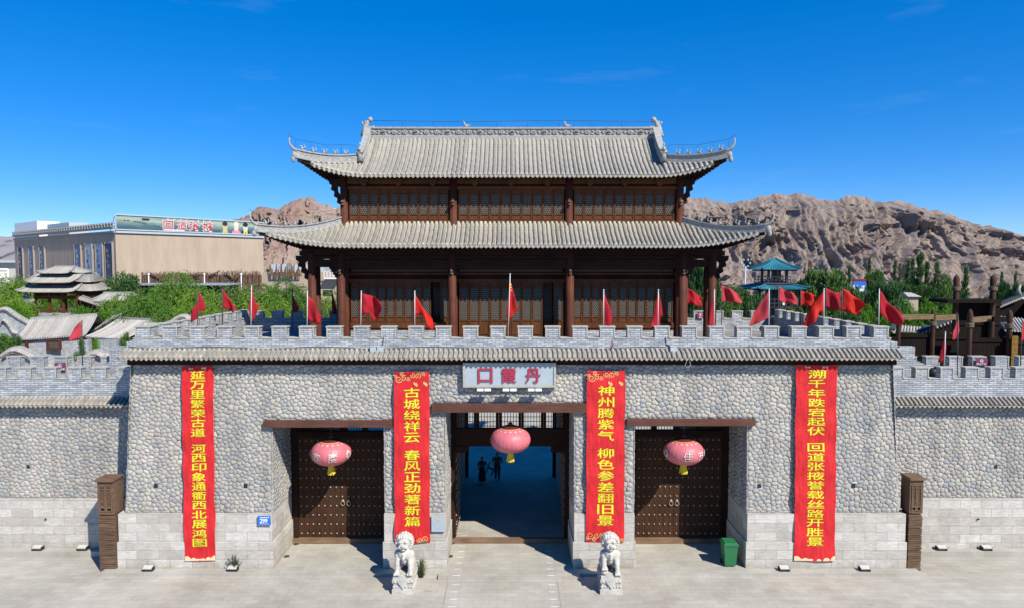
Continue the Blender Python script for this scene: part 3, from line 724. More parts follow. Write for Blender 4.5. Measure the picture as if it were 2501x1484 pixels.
def hip_ridges(hip, corner, h, w, horn, t0, beasts):
    for sx in (-1, 1):
        for sy in (-1, 1):
            pts = [Vector((sx * x, YC + sy * y, z)) for x, y, z in (hip(t) for t in np.linspace(t0, 1.0, 14))]
            lat = (pts[-1] - pts[0]).cross(Vector((0, 0, 1)))
            mb = MB(); sweep(mb, pts, [(-w/2, -.05), (w/2, -.05), (w/2, h * .3), (w*.36, h * .34), (w*.36, h * .82), (w*.62, h * .86), (w*.62, h), (-w*.62, h), (-w*.62, h * .86), (-w*.36, h * .82), (-w*.36, h * .34), (-w/2, h * .3)], lat)
            for k in range(1, 26):      # raised fret blocks on both faces
                p = pts[0].lerp(pts[-1], 0); q = k / 26 * 13; i = int(q); p = pts[i].lerp(pts[min(13, i + 1)], q - i)
                for s_ in (-1, 1):
                    o = lat.normalized() * s_ * w * .37
                    mb.beam(p + o + Vector((0, 0, h * (.42 + .14 * (k % 2)))), p + o + Vector((0, 0, h * (.58 + .14 * (k % 2)))), .1, .02, lat)
            rg = mb.build('hip_ridge', M['ridge'], pav, fix=True)
            d = (pts[-1] - pts[-2]).normalized(); e = pts[-1]; o2 = Vector((d.x, d.y, 0)).normalized()
            mb = MB(); c = [e + Vector((0, 0, h * .7)) - o2 * .5, e + Vector((0, 0, h * .75)) - o2 * .1, e + o2 * (.22 * horn) + Vector((0, 0, h * .75 + .2 * horn)), e + o2 * (.42 * horn) + Vector((0, 0, h * .75 + .5 * horn)), e + o2 * (.46 * horn) + Vector((0, 0, h * .75 + .78 * horn)), e + o2 * (.40 * horn) + Vector((0, 0, h * .75 + .95 * horn))]
            mb.tube(c, [.11, .11, .075, .055, .045, .025], 8); mb.build('horn', M['ridge'], rg)
            mb = MB(); mb.ball(e + o2 * .05 + Vector((0, 0, h * .2)), (.14, .14, .2)); mb.ball(e + o2 * .12 + Vector((0, 0, -.12)), (.11, .11, .17)); mb.build('corner_cap', M['ridge'], rg)
            for k in range(beasts):
                t = lerp(.25, .9, k / (beasts - 1)); i = t * 13; p = pts[int(i)].lerp(pts[min(13, int(i) + 1)], i - int(i)) + Vector((0, 0, h))
                b = MB(); b.ball(p + Vector((0, 0, .1)), (.065, .07, .11), 7, 5); b.ball(p + o2 * .04 + Vector((0, 0, .22)), .05, 7, 5); b.ball(p + o2 * .1 + Vector((0, 0, .2)), .03, 6, 4); b.tube([p - o2 * .08 + Vector((0, 0, .08)), p - o2 * .16 + Vector((0, 0, .2)), p - o2 * .1 + Vector((0, 0, .3))], [.04, .03, .015], 5)
                b.build('roof_figure', M['ridge'], rg)
            wb = MB(); W_ = [pts[i] + Vector((0, 0, h + .5 - .05 * math.sin(i))) for i in (1, 4, 7, 10, 13)] + [e + o2 * .5 * horn + Vector((0, 0, h + 1.05 * horn))]
            wb.tube(W_, .009, 4, smooth=False)
            for p in W_[:-1]: wb.tube([p - Vector((0, 0, .52)), p], .009, 4)
            wb.build('lightning_wire', M['pole_d'], rg)
# upper hip-and-gable roof
hipU, cU = build_roof(9.9, 3.47, 18.05, 1.0, .85, (7.95, 2.2, 18.98), (8.3, 20.62), .088, 'upper_roof', 7.4, .17)
hip_ridges(hipU, cU, .40, .24, .66, 0.02, 5)
hipL, cL = build_roof(11.35, 4.55, 14.42, 1.15, .72, (8.95, 2.43, 15.70), None, .092, 'lower_roof', 8.2, .26)
hip_ridges(hipL, cL, .34, .24, .66, 0.0, 7)
# gable walls and sloping gable ridges
for s in (-1, 1):
    mb = MB(); mb.prism([(YC - 2.2, 18.9), (YC + 2.2, 18.9), (YC, 20.55)], s * 7.95 - .06, s * 7.95 + .06, 'x'); mb.build('gable', M['wood_dark'], pav, fix=True)
    rg = None
    for sy in (-1, 1):
        P = [Vector((s * 8.0, YC + sy * lerp(.05, 2.35, k / 9), lerp(20.72, 18.92, k / 9) - .20 * math.sin(math.pi * (k / 9) ** .9))) for k in range(10)]
        mb = MB(); sweep(mb, P, [(-.13, -.06), (.13, -.06), (.13, .16), (.09, .19), (.09, .42), (.17, .46), (.17, .54), (-.17, .54), (-.17, .46), (-.09, .42), (-.09, .19), (-.13, .16)], (1, 0, 0))
        rg = mb.build('gable_ridge', M['ridge'], pav, fix=True)
        e = P[-1]; b = MB(); b.tube([e + Vector((0, sy * .08, 0)), e + Vector((0, sy * .1, .62))], [.17, .1], 8); b.ball(e + Vector((0, sy * .12, .66)), (.1, .13, .12)); b.ball(e + Vector((0, sy * .12, .86)), (.05, .05, .14)); b.ball(e + Vector((0, sy * .22, .6)), (.08, .1, .08)); b.build('ridge_beast', M['ridge'], rg)
# main ridge with carved flowers
mb = MB(); sweep(mb, [(-8.15, YC, 20.55), (0, YC, 20.53), (8.15, YC, 20.55)], [(-.2, -.1), (.2, -.1), (.2, .14), (.12, .18), (.12, .5), (.2, .53), (.2, .62), (-.2, .62), (-.2, .53), (-.12, .5), (-.12, .18), (-.2, .14)], (0, 1, 0))
mr = mb.build('main_ridge', M['ridge'], pav, fix=True)
mb = MB(); rr = random.Random(9)
for i in range(27):
    x = -7.8 + i * .6
    for sy in (-1, 1):
        y = YC + sy * .13; n = 6; k = i % 3
        if k == 1:
            for q in range(2): mb.lathe((x, y - sy * .0, 20.88), [(.14 - q * .06, -.0)] * 1 + [(.13 - q * .06, .001)], 8)
            for a in range(9): mb.ball((x + .12 * math.cos(a * .7), y + sy * .02, 20.88 + .1 * math.sin(a * .7)), (.055, .05, .055), 6, 4)
            mb.ball((x, y + sy * .03, 20.88), (.05, .06, .05), 6, 4)
        else:
            for a in range(n):
                t = 6.283 * a / n + i; mb.ball((x + .11 * math.cos(t), y + sy * .02, 20.88 + .085 * math.sin(t)), (.075, .055, .06), 6, 4)
            mb.ball((x, y + sy * .04, 20.88), (.05, .06, .05), 6, 4)
        mb.ball((x + .28, y + sy * .01, 20.80 + .12 * (i % 2)), (.12, .04, .045), 6, 4); mb.ball((x + .32, y + sy * .01, 20.94 - .1 * (i % 2)), (.08, .045, .06), 6, 4)
mb.build('carved_flowers', M['ridge'], mr)
for s in (-1, 1):       # ridge end ornaments
    b = MB(); q = Vector((s * 8.2, YC, 20.5)); V_ = lambda a, c: q + Vector((s * a, 0, c))
    b.tube([V_(-.1, 0), V_(.05, .35), V_(.0, .7), V_(-.1, .95), V_(-.22, 1.12)], [.25, .23, .17, .11, .08], 8); b.ball(V_(-.25, 1.1), (.15, .14, .15)); b.ball(V_(-.28, .62), (.2, .16, .12)); b.ball(V_(-.42, .7), (.1, .1, .07))
    for k in range(5): b.ball(V_(.22 - .05 * k, .25 + .17 * k), (.1, .1, .11), 7, 5)
    b.tube([V_(.15, .8), V_(.2, 1.0)], [.05, .03], 6); b.build('ridge_finial', M['ridge'], mr)
for x in (-2.55, 3.1):
    b = MB(); b.ball((x, YC, 21.24), (.14, .09, .1)); b.ball((x - .12, YC, 21.36), (.07, .07, .1)); b.ball((x - .16, YC, 21.46), .06); b.tube([(x + .1, YC, 21.25), (x + .22, YC, 21.3)], [.06, .03], 6); b.build('roof_figure', M['ridge'], mr)
wb = MB(); P = [(x, YC, 21.52 + .03 * math.sin(x * 3)) for x in np.linspace(-7.9, 7.9, 10)]; wb.tube(P, .013, 4)
for p in P: wb.tube([(p[0], p[1], 21.1), p], .012, 4)
wb.build('lightning_wire', M['pole_d'], mr)

# columns, beams, walls, windows
COLX = (-8.88, -3.1, 3.02, 8.88)
def column(x, y, z0, z1, r=.21):
    b = MB(); b.lathe((x, y, 0), [(r * 1.02, z0), (r, z0 + .3), (r * .97, z1)], 16); b.build('column', M['wood_col'], pav)
YV, YW = 35.5, 36.35
yv2, yw2 = 2 * YC - YV, 2 * YC - YW
for y in (YV, yv2):
    for x in (-10.4,) + COLX + (10.42,): column(x, y, ZT, 14.1)
for x in (-10.4, 10.42):
    for y in (YW, yw2): column(x, y, ZT, 14.1)
for y in (YW, yw2):
    for x in COLX: column(x, y, ZT, 18.2, .205)
B = MB()
for y in (YV, yv2):
    B.box(-10.9, 10.9, y - .1, y + .1, 13.95, 14.3); B.box(-10.3, 10.3, y - .075, y + .075, 13.35, 13.75); B.box(-10.2, 10.2, y - .13, y + .13, 13.78, 13.92)
for x in (-10.4, 10.42):
    B.box(x - .1, x + .1, YV + .11, yv2 - .11, 13.9, 14.3); B.box(x - .075, x + .075, YV + .1, yv2 - .1, 13.35, 13.75)
for x in (-10.4, 10.42):
    for y, d in ((YV, -1), (yv2, 1)): B.box(x - .6, x + .6, y - .09 , y + .09, 13.96, 14.2)
for x in COLX:
    for a, b in ((YV + .1, YW - .1), (yw2 + .1, yv2 - .1)): B.box(x - .08, x + .08, a, b, 13.4, 13.75)
B.build('veranda_beams', M['wood_dark'], pav)
B = MB()
for x in COLX:       # pale carved beam ends above the front columns
    for z, d in ((13.0, .30), (13.14, .38)): B.box(x - .06, x + .06, YV - d, YV + .1, z, z + .1)
    for z, d in ((16.62, .32), (16.76, .40)): B.box(x - .06, x + .06, YW - d, YW + .1, z, z + .1)
B.build('beam_ends', M['sill'], pav)
def brace(x, z, y, s, h, w):
    pts = [(0, 0), (w, 0), (w * .95, -h * .18), (w * .72, -h * .26), (w * .82, -h * .42), (w * .5, -h * .5), (w * .56, -h * .68), (w * .25, -h * .76), (w * .3, -h * .93), (.02, -h), (0, -h * .62), (w * .2, -h * .5), (w * .22, -h * .3), (0, -h * .2)]
    b = MB(); b.prism([(x + s * a, z + c) for a, c in pts], y - .07, y + .07); b.build('carved_brace', M['wood_dark'], pav, fix=True)
for y in (YV, yv2):
    brace(-10.6, 13.95, y, -1, 1.25, .62); brace(10.62, 13.95, y, 1, 1.25, .62)
    brace(-9.08, 13.35, y, -1, .55, .4); brace(9.08, 13.35, y, 1, .55, .4)
for y in (YW, yw2): brace(-9.07, 18.0, y, -1, 1.35, .6); brace(9.07, 18.0, y, 1, 1.35, .6)
# core walls
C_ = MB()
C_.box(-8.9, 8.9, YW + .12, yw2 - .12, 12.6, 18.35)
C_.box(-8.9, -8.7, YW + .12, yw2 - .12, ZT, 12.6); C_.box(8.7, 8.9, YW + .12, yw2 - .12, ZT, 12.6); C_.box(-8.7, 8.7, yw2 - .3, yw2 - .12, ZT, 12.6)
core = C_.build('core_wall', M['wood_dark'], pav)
F_ = MB()
for z0, z1, d in ((12.55, 12.72, .1), (12.95, 13.05, .08), (13.3, 13.55, .1), (13.8, 14.2, .12), (15.62, 15.84, .14), (17.45, 17.62, .1), (17.75, 18.1, .12)):
    for a, b in zip(COLX, COLX[1:]): F_.box(a + .19, b - .19, YW + .0 - d * .2, YW + .119, z0, z1)
F_.build('wall_beams', M['wood_win'], pav)
S_ = MB()
for a, b in zip(COLX, COLX[1:]): S_.box(a + .3, b - .3, YW + .06, YW + .115, 13.1, 13.25)
S_.build('lattice_strip', M['lattice'], pav)
for i, (a, b) in enumerate(zip(COLX, COLX[1:])):
    for k in range(3):
        x = lerp(a, b, (k + .6) / 3.2); D_ = MB()
        for j, (w_, z) in enumerate(((.12, 17.55), (.3, 17.68), (.5, 17.85))): D_.box(x - w_ / 2, x + w_ / 2, YW - .12 - j * .09, YW + .05, z, z + (.13 if j == 0 else .17 if j == 1 else .1))
        D_.build('bracket_set', M['wood_win'], pav)
def leaf(x0, x1, y, z0, z1, low, up=True, dark=False, open_=False):
    "one lattice leaf: stiles, rails, solid lower panel; lattice pane behind"
    f = MB(); s = .055; zl = z0 + low
    f.box(x0, x0 + s, y - .03, y + .04, z0, z1); f.box(x1 - s, x1, y - .03, y + .04, z0, z1)
    for z in ([z0, zl - .05, z1 - .05] + ([z1 - .3] if up else []) + ([z0 + low * .3, ] if low > .6 else [])): f.box(x0 + s, x1 - s, y - .024, y + .036, z, z + .05)
    f.box(x0 + s, x1 - s, y + .012, y + .03, z0 + .05, zl - .05)
    if up: f.box(x0 + s, x1 - s, y + .012, y + .03, z1 - .25, z1 - .05)
    o = f.build('window_leaf' if low < .6 else 'door_leaf', M['wood_win'], pav)
    p = MB(); p.box(x0 + s, x1 - s, y + .01, y + .026, zl, z1 - (.3 if up else .05)); p.build('lattice', M['glass'] if dark else M['lattice'], o)
def bay(a, b, n, z0, z1, low, gaps=(), y=YW + .05):
    w = (b - a) / n
    for i in range(n):
        if i in gaps: leaf(a + i * w + .012, a + (i + 1) * w - .012, y + .6, z0, z1, low); continue
        leaf(a + i * w + .012, a + (i + 1) * w - .012, y, z0, z1, low, True, False)
bay(-8.62, -3.36, 10, 15.86, 17.44, .3); bay(-2.84, 2.76, 10, 15.86, 17.44, .3); bay(3.28, 8.62, 10, 15.86, 17.44, .3)
bay(-8.62, -3.36, 11, 10.42, 12.54, .3, (9,)); bay(3.28, 8.62, 11, 10.42, 12.54, .3); bay(-2.84, 2.76, 10, 9.43, 12.54, 1.1, (8,))
for a, b in ((-8.62, -3.36), (3.28, 8.62)):
    S_ = MB(); S_.box(a, b, YW - .1, YW + .1, 10.12, 10.4); S_.box(a, b, YW - .04, YW + .1, 10.0, 10.118); S_.build('window_sill', M['wood_win'], pav)
    S_ = MB(); S_.box(a, b, YW - .02, YW + .11, ZT + .004, 9.998); S_.build('brick_dado', M['brick'], pav)
S_ = MB(); S_.box(-2.84, 2.76, YW - .05, YW + .1, ZT + .004, 9.42); S_.build('door_sill', M['wood_win'], pav)
# ------------------------------------------------------------------ banners
def curl(mb, cx, cz, r, turns, a0, w, mapf, sg=1, d=.012):
    "flat scroll line"
    P = []
    for k in range(int(14 * turns) + 1):
        t = k / 14 * 6.283; q = r * (1 - .8 * k / (14 * turns)); P.append((cx + q * math.cos(a0 + sg * t), cz + q * math.sin(a0 + sg * t)))
    for (a, b), (c, e) in zip(P, P[1:]):
        l = math.hypot(c - a, e - b) or 1; nx, nz = -(e - b) / l * w / 2, (c - a) / l * w / 2
        mb.poly([mapf(a - nx, b - nz, d), mapf(a + nx, b + nz, d), mapf(c + nx, e + nz, d), mapf(c - nx, e - nz, d)])
def banner(label, x0, x1, z0, z1, top, text, gap, cw, fx, style, seed):
    cx = (x0 + x1) / 2; yb = yf(min(z1, 9)) ; t = thing('banner', label, 'banner', (cx, yf(z0), z0), 'red couplet banners hung on the gate wall')
    r = random.Random(seed); ph = [r.uniform(0, 6) for _ in range(6)]; w_ = x1 - x0; h_ = z1 - z0
    lean = r.uniform(-.02, .02)
    def mp(a, z, d):
        q = (z - z0) / h_; e = (a - cx) / (w_ / 2)
        wv = .018 * math.sin(3.1 * z + 1.7 * a + ph[0]) + .014 * math.sin(5.3 * z - 3.3 * a + ph[1]) + .012 * math.sin(1.4 * z + ph[2]) + .022 * abs(e) ** 3 * math.sin(4.2 * z + ph[3])
        side = .012 * math.sin(2.2 * z + ph[4]) * e
        return (a + side + lean * (1 - q), yf(z) - .21 - wv - d, z + .012 * math.sin(2.5 * a + ph[5]))
    b = MB(); nx, nz = 14, int(h_ / .12)
    g = [[b.vert(mp(lerp(x0, x1, i / nx), lerp(z0, z1, j / nz), 0)) for i in range(nx + 1)] for j in range(nz + 1)]
    for j in range(nz):
        for i in range(nx): b.face((g[j][i], g[j][i+1], g[j+1][i+1], g[j+1][i]), True)
    b.build('banner_cloth', M['red_banner'], t)
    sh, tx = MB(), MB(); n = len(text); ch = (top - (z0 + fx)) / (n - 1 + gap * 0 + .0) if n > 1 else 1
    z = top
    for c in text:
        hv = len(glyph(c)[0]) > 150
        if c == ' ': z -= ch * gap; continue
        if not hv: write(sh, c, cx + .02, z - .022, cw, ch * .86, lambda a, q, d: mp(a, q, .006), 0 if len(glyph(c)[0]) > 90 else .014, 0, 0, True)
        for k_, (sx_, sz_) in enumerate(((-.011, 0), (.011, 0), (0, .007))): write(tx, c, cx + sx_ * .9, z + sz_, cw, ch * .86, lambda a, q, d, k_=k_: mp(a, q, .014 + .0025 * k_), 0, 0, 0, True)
        z -= ch
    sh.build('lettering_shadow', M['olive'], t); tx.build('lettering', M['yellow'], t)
    o = MB(); dk = MB(); gr = MB(); o.m = 0
    def disc(m, x, z, r_, d=.006, n=10, sy=.8):
        m.poly([mp(x + r_ * math.cos(6.283 * k / n) * (1 + .12 * (k % 2)), z + sy * r_ * math.sin(6.283 * k / n) * (1 + .12 * (k % 2)), d) for k in range(n)])
    if style == 'flower':
        for zb, s in ((z1, -1), (z0, 1)):
            for q in range(5): disc(dk, x0 + .13 + q * .2, zb + s * (.13 + .17 * (q < 2) * (q % 2)), .12, .005)
            for q, (a, c, rr_) in enumerate(((.2, .33, .17), (.45, .28, .13), (.62, .34, .09), (.85, .16, .12), (1.1, .2, .14), (1.3, .12, .09), (.08, .2, .08), (.35, .12, .1))):
                if zb == z0: a = a * 1.05 + (.2 if a > .8 else 0); c = c * .9
                if x0 + a + rr_ < x1 and z0 < zb + s * c < z1: curl(o, x0 + a, zb + s * c, rr_, 1.4, q, .028, mp, 1 if q % 2 else -1)
            gx = x0 + (w_ * .64 if s < 0 else w_ * .72); gr.poly([mp(gx, zb + s * .01, .007), mp(gx + .14, zb + s * .07, .007), mp(gx + .34, zb + s * .055, .007), mp(gx + .3, zb + s * .01, .007)][::s])
        for a in (.6, .88):
            disc(o, x0 + w_ * a, z1 - .52, .075, .008, 9, 1.1); disc(o, x0 + w_ * a + .06, z1 - .60, .06, .009, 9, 1.1); disc(dk, x0 + w_ * a + .02, z1 - .47, .04, .011)
    else:
        for a, rr_ in ((0.06, .2), (.28, .13), (.6, .1), (.78, .15), (1.0, .22)):
            x = lerp(x0, x1, a); N = 10
            o.poly([mp(min(x1 - .01, max(x0 + .01, x + rr_ * math.cos(math.pi * k / N))), z0 + .02 + rr_ * math.sin(math.pi * k / N), .008) for k in range(N + 1)])
        o.poly([mp(x0 + .01, z0 + .005, .006), mp(x1 - .01, z0 + .005, .006), mp(x1 - .01, z0 + .09, .006), mp(x0 + .01, z0 + .09, .006)])
        for a in (.25, .32, .66, .74): disc(o, lerp(x0, x1, a), z1 - .1, .06, .007)
        for a in (.28, .36): disc(dk, lerp(x0, x1, a), z1 - .06, .05, .009)
    for k_, m_ in ((1, dk), (2, gr)):
        o.m = k_; n_v = len(o.v); o.v += m_.v; o.t += m_.t
        for f_ in m_.f: o.face([n_v + q for q in f_])
    o.build('ornament_print', (M['gold'] if style == 'flower' else M['tan_print'], M['darkred_print'], M['green_print']), t)
    return t
banner('tall red banner leftmost on the wall, yellow characters ending near the plinth foot', -14.53, -13.15, .36, 9.02, 8.62, '延万里繁荣古道 河西印象通衢西北展鸿图', .7, .62, .7, 'cloud', 1)
banner('shorter red banner on the pier left of the central opening, above the left stone lion', -5.2, -3.64, 1.17, 8.78, 7.85, '古城绕祥云 春风正劲著新篇', .55, .68, .74, 'flower', 2)
banner('shorter red banner on the pier right of the central opening, above the right stone lion', 3.3, 4.98, 1.2, 8.82, 7.95, '神州腾紫气 柳色参差翻旧景', .55, .70, .76, 'flower', 3)
banner('tall red banner rightmost on the wall, hung from eaves to plinth foot', 12.5, 14.3, .36, 9.08, 8.68, '溯千年跌宕起伏 回道张掖誉载丝路开胜景', .72, .74, .76, 'cloud', 4)

# ------------------------------------------------------------------ name board over the centre
t = thing('name_board', 'pale grey name board with three crimson characters above the central opening', 'sign', (-.1, 29.8, 8.6))
b = MB(); b.box(-2.05, 1.83, 29.7, 29.9, 8.2, 9.09); b.build('panel', M['plaque'], t)
b = MB(); b.box(-2.15, -2.05, 29.66, 29.92, 8.1, 9.18); b.box(1.83, 1.93, 29.66, 29.92, 8.1, 9.18); b.box(-2.05, 1.83, 29.66, 29.92, 9.09, 9.18); b.box(-2.05, 1.83, 29.66, 29.92, 8.1, 8.2); b.build('frame', M['coping'], t)
b = MB()
for c, x in (('口', -1.17), ('霞', -.13), ('丹', .92)): write(b, c, x, 8.62, .62, .62, lambda a, q, d: (a, 29.7 - d, q), .018, .025, .03, True)
b.build('lettering', M['plaque_text'], t)
for x in (-1.22, -.1, 1.0):
    q = thing('wall_spotlight', 'small white spotlight bar under the name board, ' + {-1.22: 'left of the three', -.1: 'middle of the three', 1.0: 'right of the three'}[x], 'light', (x, 29.6, 8.0), 'spotlights under the name board')
    b = MB(); b.box(x - .3, x - .02, 29.42, 29.62, 7.98, 8.07); b.box(x + .02, x + .3, 29.42, 29.62, 7.98, 8.07); b.build('lamp_head', M['white'], q)
    b = MB(); b.box(x - .03, x + .03, 29.5, 29.95, 7.93, 7.97); b.build('bracket', M['black'], q)
# small wall signs
t = thing('number_sign', 'small blue enamel house number sign 299 beside the left opening', 'sign', (-10.95, 29.6, 2.2))
b = MB(); b.box(-11.24, -10.68, 29.56, 29.6, 1.98, 2.39); b.build('plate', M['blue'], t)
b = MB()
for i, c in enumerate('299'): write(b, c, -11.09 + i * .11, 2.18, .12, .19, lambda a, q, d: (a, 29.556 - d, q), .015, 0, 0, True)
for i in range(5): b.box(-11.13 + i * .085, -11.07 + i * .085, 29.556, 29.559, 2.31, 2.35); b.box(-11.15 + i * .085, -11.1 + i * .085, 29.556, 29.559, 2.03, 2.05)
b.build('lettering', M['white'], t)
t = thing('notice_plaque', 'pale blue-grey notice plaque with gold emblem beside the second banner', 'sign', (-3.27, 29.6, 2))
b = MB(); b.box(-3.56, -2.98, 29.555, 29.61, 1.68, 2.40); b.build('board', M['plaque'], t)
b = MB()
for a in range(5):
    T = 6.283 * a / 5 + .3; b.prism([(-3.27 + .05 * math.cos(T) + .035 * math.cos(6.283 * k / 6), 2.2 + .04 * math.sin(T) + .035 * math.sin(6.283 * k / 6)) for k in range(6)], 29.549, 29.553)
b.build('emblem', M['gold'], t)
b = MB()
for k in range(4): b.box(-3.44 + .05 * (k == 3), -3.1, 29.549, 29.553, 2.05 - k * .07, 2.07 - k * .07)
b.build('lettering', M['palegrey'], t)

# ------------------------------------------------------------------ lanterns
def lantern(label, x, y, z, chars, zt, rx=.92, rz=.55):
    t = thing('lantern', label, 'lantern', (x, y, z), 'big pink festival lanterns')
    b = MB(); n, m = 84, 18; rings = []
    for j in range(m + 1):
        a = math.pi * lerp(.1, .9, j / m)
        ring = []
        for k in range(n):
            th = 6.2832 * k / n; rib = 1 - .035 * abs(math.cos(th * 14)) ** .6 * math.sin(a)
            ring.append(b.vert((x + rx * math.sin(a) ** .9 * rib * math.cos(th), y + rx * math.sin(a) ** .9 * rib * math.sin(th), z + rz * math.cos(a) / math.cos(.1 * math.pi) * 1.0)))
        rings.append(ring)
    for p, q in zip(rings, rings[1:]):
        for k in range(n): b.face((p[k], q[k], q[(k+1) % n], p[(k+1) % n]), True)
    b.build('lantern_shade', M['lantern'], t)
    b = MB(); b.lathe((x, y, z), [(rx * .46, rz * .93), (rx * .44, rz * 1.0), (rx * .3, rz * 1.1), (rx * .1, rz * 1.12), (.06, rz * 1.2)], 24); b.lathe((x, y, z), [(.05, rz * 1.15), (.11, rz * 1.24), (.08, rz * 1.38), (.02, rz * 1.42)], 12); b.build('cap', M['lantern_cap'], t)
    b = MB(); b.lathe((x, y, z), [(rx * .3, -rz * .93), (rx * .28, -rz * 1.02), (.1, -rz * 1.08), (.1, -rz * 1.16)], 20)
    b.lathe((x, y, z), [(rx * .47, rz * .9), (rx * .48, rz * .96)], 24); b.build('gold_ring', M['tassel'], t)
    b = MB(); rr = random.Random(3)
    for k in range(26):
        T = 6.283 * k / 26; q = .12; b.beam((x + q * math.cos(T), y + q * math.sin(T), z - rz * 1.12), (x + 1.5 * q * math.cos(T + .1), y + 1.5 * q * math.sin(T), z - rz * 1.12 - rr.uniform(.3, .42)), .035, .018, (math.cos(T), math.sin(T), 0))
    b.build('tassel', M['tassel'], t)
    b = MB(); b.tube([(x, y, z + rz * 1.4), (x, y, zt)], .012, 5); b.build('hanging_cord', M['pole_d'], t)
    sv = MB()
    def mp(a, q, d):
        th = -math.pi / 2 + a / rx; el = q / rz; c = math.sqrt(max(0, 1 - el * el)) ** .9 * rx + .012 + d
        return (x + c * math.cos(th), y + c * math.sin(th), z + q)
    for c, a in chars: write(sv, c, a, -.02, .40, .44, mp, .014, 0, 0, True)
    for a in (-1.15, 1.12): 
        if chars:
            for k in range(9): T = .7 * k; sv.poly([mp(a + .12 * math.cos(T) + .07 * math.cos(1.047 * j), .14 * math.sin(T) + .07 * math.sin(1.047 * j), 0) for j in range(6)])
    for k in range(16):
        T = 6.283 * k / 16; q = .8 * rz; c = math.sqrt(1 - .64) ** .9 * rx
        P = [Vector((x + c * math.cos(T), y + c * math.sin(T), z + q))]; U_ = Vector((-math.sin(T), math.cos(T), 0)); V_ = Vector((math.cos(T) * .8, math.sin(T) * .8, -.5)).normalized(); N = U_.cross(V_) * .02; N = N if N.z > 0 else -N
        sv.poly([P[0] + U_ * .05 * math.cos(1.047 * j) + V_ * .05 * math.sin(1.047 * j) + N for j in range(6)])
    sv.build('silver_print', M['silver'], t); return t
lantern('faded pink lantern in the left opening, silver characters', -8.2, 30.5, 4.98, (('欢', -.46), ('度', .3)), 6.31)
lantern('plain pink lantern in the central opening, no characters facing out', -.07, 30.5, 5.58, (), 6.97, .93, .56)
lantern('faded pink lantern in the right opening, silver characters', 7.78, 30.5, 5.02, (('佳', -.02), ('节', .66)), 6.37)

